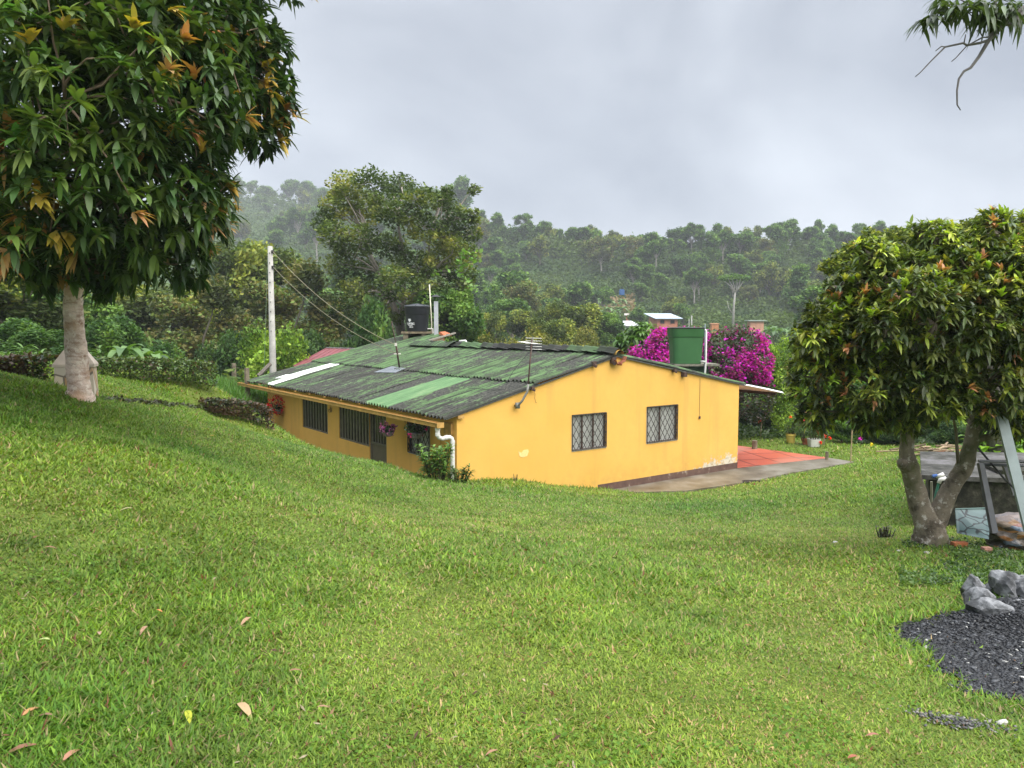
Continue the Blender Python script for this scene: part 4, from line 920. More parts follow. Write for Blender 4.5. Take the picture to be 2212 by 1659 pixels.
# small-leaved tree behind it at the top
rb = P(2010, 1178, 8.5)
bl2 = [B_(1830, 665, 8.2, .34), B_(1890, 620, 8.3, .42), B_(2000, 610, 8.3, .5), B_(2110, 590, 8.2, .5), B_(2230, 590, 8.4, .6), B_(1785, 750, 8.1, .38), B_(1900, 720, 8.0, .55), B_(2020, 700, 7.7, .62), B_(2150, 680, 7.8, .65), B_(2290, 700, 8, .8),
       B_(1770, 820, 8.1, .36, .4, .38), B_(1890, 830, 7.9, .5, .55, .42), B_(2000, 830, 7.8, .5, .6, .42), B_(2130, 830, 7.9, .58, .6, .42), B_(2280, 850, 8.2, .6, .6, .5), B_(1915, 575, 8.6, .3), B_(2190, 900, 8.3, .35, .4, .3), B_(1770, 890, 8.2, .24, .3, .2), B_(1960, 900, 8.3, .3, .3, .2), B_(1880, 900, 8.2, .25, .3, .18)]
bl2 = [(q_[0], q_[1], q_[2], q_[3]*.88, q_[4]*.9, q_[5]*.86) for q_ in bl2]
rgb_ = random.Random(17)
for _ in range(46):
    b_ = rgb_.choice(bl2[:10]+bl2[:6]); a_ = rgb_.uniform(0, 6.28); e_ = rgb_.uniform(.0, 1.4); r_ = rgb_.uniform(.10, .20); k_ = rgb_.uniform(.9, 1.22)
    bl2.append((b_[0]+b_[3]*k_*math.cos(a_)*math.cos(e_), b_[1]-abs(b_[4]*k_*math.sin(a_)*math.cos(e_)), b_[2]+b_[5]*k_*math.sin(e_), r_, r_, r_*.9))
fork = P(2010, 1120, 8.5)
tr = [([rb+Vector((0, 0, -.2)), rb+Vector((0, 0, .02)), P(2008, 1150, 8.5), P(2006, 1125, 8.5), P(2005, 1095, 8.52)], [.26, .20, .165, .14, .05]),
      ([P(2004, 1160, 8.5), P(1990, 1105, 8.5), P(1976, 1050, 8.5), P(1966, 1012, 8.5), P(1958, 978, 8.5), P(1960, 940, 8.5), P(1955, 900, 8.5), P(1948, 850, 8.4), P(1930, 760, 8.3)], [.11, .112, .102, .098, .076, .075, .078, .072, .04]),
      ([P(2014, 1160, 8.5), P(2034, 1098, 8.5), P(2058, 1048, 8.5), P(2082, 1010, 8.5), P(2094, 970, 8.5), P(2105, 930, 8.5), P(2110, 880, 8.5), P(2100, 800, 8.4), P(2070, 700, 8.2)], [.10, .102, .092, .09, .078, .08, .07, .055, .03]),
      ([P(2104, 950, 8.5), P(2140, 943, 8.4), P(2180, 936, 8.3), P(2230, 925, 8.2), P(2290, 860, 8.2)], [.05, .035, .03, .028, .02]),
      ([P(1966, 1006, 8.5), P(1952, 1004, 8.42), P(1943, 996, 8.38)], [.09, .065, .03])]
PR = [(0.047, 0.072, 0.026), (0.074, 0.104, 0.034), (0.115, 0.15, 0.043), (0.095, 0.13, 0.038), (0.162, 0.195, 0.048), (0.351, 0.403, 0.066)]
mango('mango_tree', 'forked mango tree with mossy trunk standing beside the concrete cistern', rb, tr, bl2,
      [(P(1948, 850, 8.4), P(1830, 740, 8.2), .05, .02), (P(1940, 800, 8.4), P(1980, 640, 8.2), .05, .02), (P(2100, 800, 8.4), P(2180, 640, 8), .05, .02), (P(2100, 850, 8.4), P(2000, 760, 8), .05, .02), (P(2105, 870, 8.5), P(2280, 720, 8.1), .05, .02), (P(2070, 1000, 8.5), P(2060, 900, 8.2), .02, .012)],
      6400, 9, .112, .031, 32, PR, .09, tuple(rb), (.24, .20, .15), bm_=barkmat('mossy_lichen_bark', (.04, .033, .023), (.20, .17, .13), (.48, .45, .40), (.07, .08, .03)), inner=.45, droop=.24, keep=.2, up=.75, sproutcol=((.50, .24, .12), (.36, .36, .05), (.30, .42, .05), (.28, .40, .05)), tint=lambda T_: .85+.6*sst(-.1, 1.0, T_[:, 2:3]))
# overhanging branch from a tree outside the frame, upper right
rb3 = Vector((5.6, 5.4, -2.1)); t = thing('overhanging_tree', 'thin tree reaching bare twigs and drooping leaves into the upper right corner', 'tree', tuple(rb3))
rng = np.random.default_rng(5); mb = MB(); mb.c = (.16, .15, .13)
D0 = 5.2
def Z2(x, y, d=D0): return P((3300+x*.2712)/1.7360, (y*.2712)/1.7360, d)
mb.tube([rb3, Vector((5.5, 5.4, .5)), Vector((5.2, 5.3, 2.4)), Vector((4.7, 5.2, 3.1))], [.14, .12, .09, .06], 9); part('trunk', mb, BARK, t, True)
mb = MB(); mb.c = (.13, .12, .12); 
mb.tube([Vector((4.9, 5.2, 2.9)), Z2(2300, -80), Z2(1991, 110), Z2(1800, 230), Z2(1640, 410), Z2(1500, 560), Z2(1370, 780), Z2(1250, 940), Z2(1160, 985), Z2(1090, 1090), Z2(1065, 1250), Z2(1068, 1450), Z2(1115, 1525)], [.05, .03, .0165, .0155, .0145, .0135, .011, .0095, .008, .007, .006, .005, .003], 7)
mb.tube([Z2(1991, 150), Z2(1860, 290), Z2(1850, 340), Z2(1740, 340), Z2(1650, 305), Z2(1560, 190), Z2(1480, 130), Z2(1300, 110), Z2(1180, 30), Z2(1020, -60)], [.014, .013, .012, .010, .009, .008, .007, .006, .005, .004], 6)
mb.tube([Z2(1530, 545), Z2(1380, 595), Z2(1200, 625), Z2(1150, 595), Z2(900, 650), Z2(700, 850), Z2(560, 1000), Z2(490, 1060)], [.010, .0085, .008, .007, .006, .0045, .004, .003], 6)
mb.tube([Z2(1620, 380), Z2(1560, 440), Z2(1490, 515), Z2(1420, 515), Z2(1200, 635), Z2(1050, 800), Z2(990, 850)], [.006, .006, .006, .005, .004, .0035, .003], 5)
mb.tube([Z2(1160, 600), Z2(1185, 475)], [.005, .003], 5); mb.tube([Z2(905, 650), Z2(850, 640), Z2(770, 705)], [.005, .004, .003], 5); mb.tube([Z2(1420, 510), Z2(1380, 440), Z2(1335, 420)], [.004, .004, .003], 5)
mb.tube([Z2(1480, 130), Z2(1230, 180), Z2(1000, 300), Z2(900, 320)], [.005, .004, .003, .002], 5); mb.tube([Z2(1250, 60), Z2(950, 60), Z2(760, 200), Z2(620, 270)], [.006, .005, .004, .003], 5); mb.tube([Z2(1600, 300), Z2(1590, 0), Z2(1560, -150)], [.009, .01, .012], 5)
part('branch', mb, BARK, t, True)
pts_ = [(760, 200), (700, 230), (620, 270), (560, 300), (800, 230), (900, 80), (1020, 110), (1060, 90), (1180, 60), (1260, 60), (1150, 100), (1330, 40), (1500, 150), (1530, 200), (1480, 290), (1400, 220), (1600, 120), (1640, 180), (1700, 170), (1820, 120), (1900, 60), (1950, 20), (860, 60), (960, 20), (1080, 0), (1220, 0), (1380, 0), (1520, 40), (1700, 60), (1800, 20), (1900, 150), (1760, 150), (1980, 160), (1350, 80), (1450, 30), (800, -20), (1650, 0)]
cl = []
for i, (x, y) in enumerate(pts_):
    n = 8 if x < 1000 or x > 1400 else 7; base = np.array([list(Z2(x+rng.normal()*14, y+rng.normal()*12, D0+rng.normal()*.06)) for _ in range(n)])
    dv = unit(np.stack([rng.normal(size=n)*.8-.25, rng.normal(size=n)*.6, -.35+rng.normal(size=n)*.3], 1)); C = np.tile([.055, .085, .035], (n, 1))*(1+rng.normal(size=(n, 1))*.3)
    cl.append(blades(base, dv, .125*(.7+.5*rng.random(n)), np.full(n, .027), .35+.4*rng.random(n), np.clip(C, .01, .5)))
build_leaf_obj('crown', cl, LEAF, t, tuple(rb3))

# ================================================================== TREES, GENERIC
def tree_protos(kind, seed, nleaf, lsize, pal, trunkc=(.16, .14, .11), mat=None, R=3.2, Hh=8.0, cb=.42):
    """unit tree: height Hh, crown radius R, origin at its foot; returns (trunk mesh, crown mesh, height, radius)"""
    rng = np.random.default_rng(seed); bl = []; cz0 = Hh*cb
    if kind == 'umbrella':
        for i in range(13): a = rng.random()*6.28; r = R*.72*rng.random()**.5; bl.append((r*math.cos(a), r*math.sin(a), Hh*(.80-.14*(r/R)**2)+rng.normal()*.35, R*.30, R*.30, Hh*.055))
        for i in range(5): a = rng.random()*6.28; r = R*.5; bl.append((r*math.cos(a), r*math.sin(a), Hh*.62+rng.normal()*.3, R*.28, R*.28, Hh*.05))
    elif kind == 'tall':
        for i in range(13): a = rng.random()*6.28; z = cz0+(Hh*.9-cz0)*rng.random(); r = R*.55*rng.random()*(1.1-abs((z-cz0)/(Hh-cz0)-.4)); bl.append((r*math.cos(a), r*math.sin(a), z, R*.40, R*.40, Hh*.085))
    elif kind == 'bush':
        for i in range(14): a = rng.random()*6.28; r = R*.68*rng.random()**.5; z = Hh*(.10+.70*rng.random()*(1-(r/R)**2*.6)); bl.append((r*math.cos(a), r*math.sin(a), z, R*.38, R*.38, Hh*.19))
    else:
        for i in range(17): a = rng.random()*6.28; r = R*.68*rng.random()**.5; z = cz0+(Hh-cz0)*(.12+.72*rng.random()*(1-(r/R)**2*.55)); bl.append((r*math.cos(a), r*math.sin(a), z, R*.31, R*.31, Hh*.10))
    tips, nd, kk = blob_points(bl, nleaf, rng, .35, .3)
    cl = vn(tips[:, 0], tips[:, 1]+tips[:, 2]*1.7, R*.28, seed); C = np.array(pal)[np.clip((cl*len(pal)*1.15-.3+rng.normal(size=len(tips))*.45).astype(int), 0, len(pal)-1)]
    C = np.clip(C*(1+rng.normal(size=(len(tips), 1))*.18)*(1+rng.normal(size=(len(tips), 3))*.05), .004, .9)
    V, Q, C2 = rhombs(tips+rng.normal(size=tips.shape)*lsize*.4, lsize, rng, C, .6, .0, .6)
    cm = mesh_np('crown', V, [Q], C2, [mat or LEAFF])
    mb = MB(); mb.c = trunkc; rt = R*.055
    top = Vector((rng.normal()*.15, rng.normal()*.15, cz0*1.0)); mb.tube([(0, 0, -.6), (0, 0, 0), (rng.normal()*.08, rng.normal()*.08, cz0*.5), top], [rt*1.4, rt*1.2, rt*.95, rt*.8], 7)
    for b in bl: limb(mb, top if rng.random() < .6 else top*.75, b[:3], rt*.5, rt*.12, rng, .22, 4, 5)
    tm = mb.mesh('trunk', BARK, (0, 0, 0), True); return tm, cm, Hh, R
def merged(pr, name):
    """one mesh of trunk and crown for trees too small to show their parts"""
    tm, cm, Hh, R = pr; V1 = np.array([v.co[:] for v in tm.vertices]); V2 = np.empty(len(cm.vertices)*3); cm.vertices.foreach_get('co', V2); V2 = V2.reshape(-1, 3)
    F1 = [tuple(p.vertices) for p in tm.polygons if len(p.vertices) == 4]; n1 = len(V1); Q = np.concatenate([np.array(F1), np.arange(len(V2)).reshape(-1, 4)+n1])
    C2 = np.empty(len(V2)*4, np.float32); cm.attributes['Col'].data.foreach_get('color', C2); C1 = np.empty(n1*4, np.float32); tm.attributes['Col'].data.foreach_get('color', C1)
    C = np.concatenate([C1.reshape(-1, 4)[:, :3], C2.reshape(-1, 4)[:, :3]])
    return mesh_np(name, np.concatenate([V1, V2]), [Q], C, [BARK, LEAFF], mi=np.concatenate([np.zeros(len(F1)), np.ones(len(V2)//4)])), Hh, R
PG = [(0.043, 0.094, 0.026), (0.069, 0.137, 0.034), (0.107, 0.196, 0.047), (0.167, 0.274, 0.059)]          # green
PO = [(0.062, 0.092, 0.028), (0.107, 0.145, 0.037), (0.178, 0.222, 0.051), (0.285, 0.31, 0.059)]           # olive
PB_ = [(0.071, 0.092, 0.036), (0.118, 0.142, 0.05), (0.189, 0.173, 0.058), (0.158, 0.223, 0.058)]           # brownish
PY = [(0.081, 0.149, 0.021), (0.138, 0.23, 0.029), (0.218, 0.333, 0.04), (0.287, 0.414, 0.057)]                  # bright yellow-green
PDK = [(0.023, 0.055, 0.018), (0.039, 0.082, 0.025), (0.062, 0.121, 0.032), (0.098, 0.166, 0.046)]
def place(pr, x, ytop, Y, wpx, name, label, cat='tree', group=None, rz=None, base=None, mk=None):
    tm, cm, Hh, R = pr; p = P(x, ytop, Y); g = hz(p.x, p.y) if base is None else base; sz = (p.z-g)/Hh; sx = wpx/F*Y/2/R
    t = thing(name, label, cat, (p.x, p.y, g), group); t.rotation_euler.z = rz if rz is not None else random.random()*6.28; t.scale = (sx, sx, sz)
    put('trunk', tm, t); put('crown', cm, t); return t
NL_ = 15000
pr_g = tree_protos('round', 101, NL_, .26, PG); pr_o = tree_protos('round', 102, NL_, .25, PO); pr_b = tree_protos('round', 103, NL_, .25, PB_, cb=.3)
pr_y = tree_protos('bush', 104, 11000, .22, PY, R=2.6, Hh=5.0, cb=.2); pr_d = tree_protos('bush', 105, 14000, .24, PDK, R=3, Hh=6, cb=.2); pr_u = tree_protos('umbrella', 106, 9000, .25, PO, cb=.5)
pr_bg = tree_protos('bush', 107, 12000, .26, PG, R=3, Hh=5.5, cb=.2); pr_by = tree_protos('bush', 108, 13000, .20, [(.07, .08, .022), (.11, .125, .03), (.17, .18, .04), (.25, .24, .05)], R=3, Hh=5, cb=.2)
MID = [
 (pr_o, 25, 540, 31, 330, 'olive leafy tree at the left edge behind the hedge'), (pr_bg, 20, 660, 25, 210, 'low green bush at the left frame edge below the mango leaves'),
 (pr_g, 115, 600, 36, 280, 'green tree seen just left of the pale mango trunk'), (pr_bg, 235, 640, 29, 190, 'glossy green bush right behind the stone grave pillar'), (pr_bg, 95, 690, 22.5, 170, 'dark green bush behind the clipped hedge beside the pillar'),
 (pr_o, 330, 590, 48, 300, 'light olive tree beyond the hedge under the mango crown'), (pr_b, 425, 570, 44, 250, 'grey-brown airy tree left of the utility pole'), (pr_o, 520, 492, 58, 260, 'tall olive tree behind the top of the utility pole'),
 (pr_b, 625, 535, 50, 260, 'reddish-brown leafed tree right of the utility pole'), (pr_y, 590, 628, 33, 190, 'bright yellow-green tree behind the utility pole'), (pr_d, 690, 640, 40, 150, 'dark shady tree between the bright tree and the big tree'),
 (pr_bg, 790, 560, 41, 190, 'dense dark green tree low in front of the big tree'), (pr_g, 955, 610, 43, 200, 'leafy tree right of the black tank under the big crown'),
 (pr_g, 1010, 672, 52, 100, 'rounded light green tree right of the chimney stack'), (pr_by, 1055, 700, 44, 190, 'yellow-olive low tree just past the roof ridge'), (pr_by, 1170, 702, 47, 190, 'yellowish bush tree behind the television antenna'),
 (pr_o, 1190, 672, 66, 130, 'olive tree rising above the antenna'), (pr_by, 1280, 695, 58, 150, 'olive-brown tree left of the white tin roof'), (pr_o, 1240, 640, 84, 150, 'brown-green tree on the lower slope over the ridge'), (pr_g, 1300, 668, 95, 110, 'green tree left of the first brick house'),
 (pr_g, 1105, 640, 105, 120, 'green tree at the valley foot right of the big tree'), (pr_by, 960, 745, 36, 130, 'low bush tree hidden beside the raised roof end'), (pr_by, 1000, 712, 56, 150, 'olive shrub tree right of the black tank chimney'), (pr_by, 1110, 722, 52, 160, 'olive shrub tree over the middle of the ridge'), (pr_by, 1230, 728, 50, 150, 'pale olive shrub tree left of the gable apex'), (pr_o, 1150, 655, 92, 120, 'mid slope olive tree above the television antenna'), (pr_o, 1060, 660, 75, 90, 'olive tree low beside the big banana plant'), (pr_o, 1310, 735, 40, 110, 'dull green bush behind the gable apex'),
 (pr_bg, 330, 690, 33, 170, 'green bush above the clipped hedge left of the banana plants'), (pr_d, 480, 640, 36, 150, 'dark thin bush left of the bright yellow-green tree')]
for pr, x, yt, Y, w, lab in MID: place(pr, x, yt, Y, w, 'tree', lab)
# big tree, own skeleton
rng = np.random.default_rng(77)
bb = P(868, 760, 45.0); g = hz(bb.x, bb.y); T = thing('tall_spreading_tree', 'tall spreading tree with visible pale limbs rising behind the black tank', 'tree', (bb.x, bb.y, g))
spots = [(745, 400, 40, .34), (800, 393, 42, .34), (862, 402, 40, .34), (905, 425, 36, .34), (955, 432, 34, .36), (985, 470, 34, .4), (725, 450, 38, .36), (790, 450, 45, .4), (850, 455, 44, .4), (915, 490, 42, .4), (975, 520, 40, .4), (1010, 545, 34, .36), (1000, 590, 36, .42), (950, 560, 42, .42),
  (720, 505, 36, .4), (780, 520, 42, .4), (845, 530, 42, .42), (900, 570, 44, .42), (735, 570, 36, .42), (790, 590, 42, .42), (850, 610, 42, .45), (930, 625, 42, .45), (985, 645, 38, .45), (760, 640, 42, .5), (700, 480, 26, .4), (770, 690, 38, .5), (905, 670, 40, .5), (968, 700, 36, .5), (1022, 505, 22, .4), (830, 670, 35, .45)]
bl = [B_(x, y, 45+rng.normal()*1.6, r/F*45*1.0, r/F*45*1.2, r/F*45*(.45+f)) for x, y, r, f in spots]+[B_(rng.uniform(710, 1030), rng.uniform(400, 690), 45+rng.normal()*1.5, .45, .5, .38) for _ in range(46)]
tips, nd, kk = blob_points(bl, 25000, rng, .25, .3); cl = vn(tips[:, 0], tips[:, 2]*1.5, 1.0, 2); PBT = [(.05, .08, .024), (.085, .125, .034), (.135, .175, .044), (.22, .24, .055), (.30, .28, .065)]
C = np.array(PBT)[np.clip((cl*4.6-.3+rng.normal(size=len(tips))*.6).astype(int), 0, 4)]*(1+rng.normal(size=(len(tips), 1))*.15)
build_leaf_obj('crown', [rhombs(tips, .25, rng, np.clip(C, .004, .9), .5, 0, .8)], LEAFF, T, (bb.x, bb.y, g), smooth=False)
mb = MB(); mb.c = (.24, .21, .17)
j1 = P(862, 690, 45); j2 = P(845, 640, 45); j3 = P(880, 640, 45.3)
mb.tube([(bb.x, bb.y, g-.4), (bb.x, bb.y, g+.6), P(868, 730, 45), j1], [.45, .36, .30, .27], 10); part('trunk', mb, BARK, T, True)
mb = MB(); mb.c = (.27, .24, .20)
mb.tube([j1, P(850, 660, 45), j2, P(820, 590, 45)], [.22, .18, .16, .12], 7); mb.tube([j1, P(872, 660, 45), P(872, 600, 45.2), P(870, 540, 45.2)], [.2, .16, .13, .10], 7); mb.tube([j1, P(890, 650, 45), P(915, 600, 45)], [.17, .13, .10], 7)
att = [P(820, 590, 45), P(870, 540, 45.2), P(915, 600, 45), P(845, 640, 45), P(872, 600, 45.2), P(790, 510, 45), P(860, 470, 45), P(930, 510, 45)]
mb.tube([P(820, 590, 45), P(800, 550, 45), P(790, 510, 45), P(775, 450, 45)], [.12, .09, .07, .04], 6); mb.tube([P(870, 540, 45.2), P(862, 500, 45), P(860, 470, 45), P(850, 420, 45)], [.10, .08, .06, .03], 6); mb.tube([P(915, 600, 45), P(925, 550, 45), P(930, 510, 45), P(950, 450, 45)], [.10, .08, .06, .03], 6)
for b in bl:
    c_ = Vector(b[:3]); a = min(att, key=lambda q: (q-c_).length+max(0, q.z-c_.z)*1.5); limb(mb, a, c_, .06, .025, rng, .3, 5, 5)
    for _ in range(4): limb(mb, c_, c_+Vector(rdir(1, rng)[0]*[b[3]*.9, b[4]*.9, b[5]*.9]), .028, .01, rng, .3, 3, 4)
part('branch', mb, BARK, T, True)
# vines with heart leaves hanging from it
vn_ = thing('climbing_vine', 'bright green heart-leaved vine trailing down the right side of the big tree', 'vine', tuple(P(1000, 560, 43)))
mb = MB(); mb.c = (.08, .10, .03); cen = []
for path in ([(935, 590), (975, 575), (1010, 568), (1035, 562)], [(985, 575), (1005, 600), (1015, 625), (1022, 650)], [(905, 650), (918, 680), (928, 705), (930, 715)], [(885, 665), (905, 645), (925, 640)], [(990, 560), (1000, 545), (1030, 548)], [(815, 720), (822, 700)]):
    pp_ = [P(x, y, 42.8) for x, y in path]; mb.tube(pp_, .02, 4)
    for a, b in zip(pp_[:-1], pp_[1:]):
        for k in range(14): cen.append(list(a.lerp(b, rng.random())+Vector(rng.normal(size=3)*.14)))
part('stem', mb, BARK, vn_); cen = np.array(cen); build_leaf_obj('foliage', [rhombs(cen, .26, rng, jit((.16, .30, .05), len(cen), rng), .85, .5)], LEAF, vn_, tuple(P(1000, 560, 43)), smooth=False)
# tree at right behind the forked mango
T2 = P(2150, 980, 15.5); g = hz(T2.x, T2.y); T = thing('spreading_tree', 'small-leaved olive tree behind the forked mango with one limb reaching left', 'tree', (T2.x, T2.y, g))
bl = [B_(1795, 575, 15, .22, .3, .16), B_(1825, 560, 15, .26, .3, .22), B_(1850, 590, 15, .25, .3, .2), B_(1845, 535, 15, .22, .3, .14), B_(1880, 515, 15.2, .22), B_(1935, 508, 15.2, .3, .3, .16), B_(1990, 515, 15.5, .35, .4, .2), B_(2060, 505, 15.5, .4, .4, .22), B_(2120, 488, 15.5, .42, .5, .2), B_(2180, 500, 15.5, .4, .5, .2), B_(2100, 560, 15.5, .7, .7, .4), B_(2230, 560, 15.5, .7, .7, .5), B_(1980, 600, 15.5, .6, .6, .4)]
tips, nd, kk = blob_points(bl, 14000, rng, .2, .4); C = np.array(PO)[rng.choice(4, len(tips))]*(1+rng.normal(size=(len(tips), 1))*.2)
build_leaf_obj('crown', [rhombs(tips, .10, rng, np.clip(C, .004, .9), .5)], LEAFF, T, (T2.x, T2.y, g), smooth=False)
mb = MB(); mb.c = (.10, .09, .075); mb.tube([(T2.x, T2.y, g-.3), P(2155, 900, 15.5), P(2140, 700, 15.5)], [.2, .16, .12], 8); part('trunk', mb, BARK, T, True)
mb = MB(); mb.c = (.10, .09, .075)
for b in bl: limb(mb, P(2140, 700, 15.5), b[:3], .06, .015, rng, .15, 6, 5)
part('branch', mb, BARK, T, True)
# bushes and trees on the right, behind the patio
pr_y2 = tree_protos('bush', 110, 12000, .13, PY, R=1.6, Hh=4.5, cb=.2); pr_d2 = tree_protos('bush', 111, 14000, .16, PDK, R=2.2, Hh=4, cb=.2)
pr_g2 = tree_protos('bush', 112, 13000, .15, [(.03, .07, .015), (.06, .13, .02), (.10, .20, .03), (.15, .28, .04)], R=2, Hh=4, cb=.2)
for pr, x, yt, Y, w, lab in [
 (pr_y2, 1692, 690, 28.6, 125, 'yellow-green leafy bush between bougainvillea and mango tree'), (pr_d2, 1640, 850, 29.5, 120, 'dark flowering shrub behind the red patio corner'), (pr_d2, 1740, 850, 30.0, 160, 'dark green shrub behind the yellow bucket'),
 (pr_g2, 1850, 790, 29, 200, 'sunlit green bush seen between the mango trunks and the buckets'), (pr_g2, 1960, 780, 31, 190, 'bright green bush behind the left mango fork'), (pr_d2, 1880, 880, 26.5, 110, 'low dark bush left of the firewood pile'), (pr_g2, 2080, 820, 27, 220, 'bright green bush seen between the two mango forks'),
 (pr_y2, 2190, 850, 25, 170, 'lime green bush beyond the concrete cistern'), (pr_g2, 1770, 700, 33, 190, 'green tree behind the yellow-green bush'), (pr_g, 1900, 640, 40, 300, 'large green tree hidden behind the forked mango'), (pr_g, 2120, 640, 42, 320, 'broad green tree behind the cistern at the right edge'), (pr_d2, 1690, 800, 31, 120, 'dark bush under the white awning sheet'), (pr_d2, 2010, 870, 27.5, 130, 'low dark bush behind the firewood pile'),
 (pr_d2, 1800, 880, 29.2, 110, 'small dark bush right of the white square planter'), (pr_g2, 1905, 850, 28, 140, 'mid green bush behind the bamboo stake'), (pr_d2, 1950, 890, 25.5, 100, 'dark leafy clump left of the left mango fork'), (pr_d2, 2070, 900, 24.5, 110, 'dark bush between the firewood and the cistern'), (pr_g2, 1820, 900, 26.5, 70, 'bright small bush by the bamboo stake')]:
    place(pr, x, yt, Y, w, 'bush', lab, 'bush')
# broad-leaved plant left of green tank
c = P(1380, 800, 28.5); t = thing('broadleaf_tree', 'light green broad-leaved tree left of the green tank behind the roof', 'tree', (c.x, c.y, -4.3))
(P1, tips) = crown_whorl([B_(1390, 725, 28.5, .55, .7, .40), B_(1358, 745, 28.5, .42, .5, .4), B_(1410, 745, 28.6, .5, .5, .5), B_(1380, 800, 28.6, .7, .7, .7)], 330, 8, .30, .13, np.random.default_rng(8), [(.10, .20, .03), (.15, .28, .04), (.07, .15, .025)], droop=.5, inner=.5, sprout=0)
build_leaf_obj('crown', [P1], LEAF, t, (c.x, c.y, -4.3)); mb = MB(); mb.c = (.15, .13, .1); mb.tube([(c.x, c.y, -4.6), (c.x, c.y, -2)], [.09, .06], 7)
for b in tips[::14]: limb(mb, (c.x, c.y, -2.2), b, .03, .01, rng, .2, 4, 5)
part('trunk', mb, BARK, t, True)
# bougainvillea
rng = np.random.default_rng(9); c = P(1560, 830, 27); t = thing('bougainvillea', 'large bougainvillea covered in vivid magenta blossom behind the green tank', 'bougainvillea', (c.x, c.y, -4.2))
bl = [B_(1395, 765, 26.6, .5, .5, .40), B_(1432, 738, 26.8, .5, .6, .42), B_(1425, 785, 26.5, .6, .6, .5), B_(1490, 760, 27, .8, .7, .8), B_(1560, 750, 27, .75, .7, .6), B_(1610, 745, 27, .68, .7, .62), B_(1580, 790, 26.8, .9, .8, .7), B_(1630, 790, 26.7, .55, .6, .8), B_(1540, 850, 26.8, 1.1, .9, 1.2), B_(1630, 860, 27, .7, .8, .9), B_(1370, 785, 26.5, .35, .4, .2), B_(1585, 722, 27.2, .35, .4, .3), B_(1480, 900, 27, 1.5, 1, 1.2)]
tips, nd, kk = blob_points(bl, 15000, rng, .5, .3); C = np.array([(.020, .032, .014), (.035, .050, .018), (.06, .07, .025), (.08, .05, .04)])[rng.choice(4, len(tips))]
build_leaf_obj('foliage', [rhombs(tips, .11, rng, jit((1, 1, 1), len(tips), rng)*C, .6)], LEAF, t, (c.x, c.y, -4.2), smooth=False)
tips, nd, kk = blob_points(bl, 30000, rng, .92, .12)
xs = 1106+F*tips[:, 0]/tips[:, 1]*1.0; ys = 705-F*tips[:, 2]/tips[:, 1]
f = vn(tips[:, 0], tips[:, 2]*1.2, .55, 4)*.62+vn(tips[:, 0], tips[:, 2], .2, 6)*.38
f = f+.30*np.exp(-(((xs-1425)/45)**2+((ys-765)/45)**2))+.10*np.exp(-(((xs-1640)/40)**2+((ys-780)/40)**2))+.07*np.exp(-(((xs-1545)/30)**2+((ys-760)/40)**2))+.10*np.exp(-(((xs-1550)/30)**2+((ys-735)/25)**2))-.5*sst(818, 845, ys)
mk = ((f > .53) | ((rng.random(len(f)) < .05) & (ys < 835))) & (nd[:, 1] < .55); tp = tips[mk]; n = len(tp)
tp = np.repeat(tp, 2, 0)+rng.normal(size=(n*2, 3))*.06; C = np.array([(.50, .010, .46), (.66, .03, .60), (.34, .006, .30), (.52, .06, .34), (.22, .05, .12)])[rng.choice(5, n*2)]
build_leaf_obj('blossoms', [rhombs(tp, .085, rng, C, .9)], PETAL, t, (c.x, c.y, -4.2), smooth=False)
mb = MB(); mb.c = (.12, .10, .08)
for b in bl: limb(mb, (c.x, c.y, -4.4), b[:3], .06, .02, rng, .15, 5, 6)
part('stem', mb, BARK, t)
# ---- bucket row and garden
def bucket(c, r, h, col, name, label, rings=True, sq=False):
    t = thing(name, label, 'plant pot', c, 'plant pots along the garden bed'); mb = MB(); m_ = simple(name+'_plastic'+str(int(c[0]*10)), col, .5, 0, .15, 6, 0)
    if sq: loft(mb, c, [(r*.85, 0), (r, h), (r*.93, h), (r*.9, h*.9)], 32, 6)
    else: mb.lathe(c, [(r*.78, 0), (r*.8, .02), (r*.95, h*.78), (r*1.03, h*.8), (r*1.03, h*.86), (r*.98, h*.87), (r, h), (r*.92, h), (r*.88, h*.9)], 24)
    o = part('pot', mb, m_, t, True); smooth_by_angle(o); return t
for (x, y, Y, r, h, col, nm, lab, sq) in ((1708, 949, 27.3, .17, .33, (.50, .38, .08), 'bucket', 'yellow ringed bucket planter on the grass behind the patio', False), (1758, 953, 26.6, .19, .26, (.55, .55, .52), 'planter_box', 'white square planter on the grass right of the yellow bucket', True), (1740, 950, 27.0, .12, .2, (.35, .10, .05), 'flower_pot', 'small terracotta pot between yellow and white planters', False)):
    Y -= .8; p = P(x, y, Y); g = hz(p.x, p.y); bucket((p.x, p.y, g), r, h, col, nm, lab, sq=sq)
    stem_shrub('potted_geranium', (p.x, p.y, g+h), 'green geranium growing in the %s' % ('yellow bucket', 'white square planter', 'small terracotta pot')[(1708, 1758, 1740).index(x)], 'plant', 12, .5, .34, .12, .05, GRP, int(x), 14, 'plants in the garden pots')
def flowers(pts, col, Y, label, n=10, s=.05, name='red_flower'):
    rng = np.random.default_rng(int(pts[0][0])); parts = []
    for i, (x, y) in enumerate(pts):
        p = P(x, y, Y); t = thing(name, label[i] if isinstance(label, list) else label, 'flower', tuple(p), 'flowers in the garden bed'); g = hz(p.x, p.y)
        mb = MB(); mb.tube([(p.x, p.y, p.z), (p.x+.03, p.y+.05, g)], .006, 4); part('stem', mb, simple('flower_stem%d' % int(x), (.05, .09, .02), .9, bump=0), t)
        build_leaf_obj('petals', [leafpuff(tuple(p), (.06, .06, .06), n, s*1.5, [col], rng, .9)], PETAL, t, tuple(p), smooth=False)
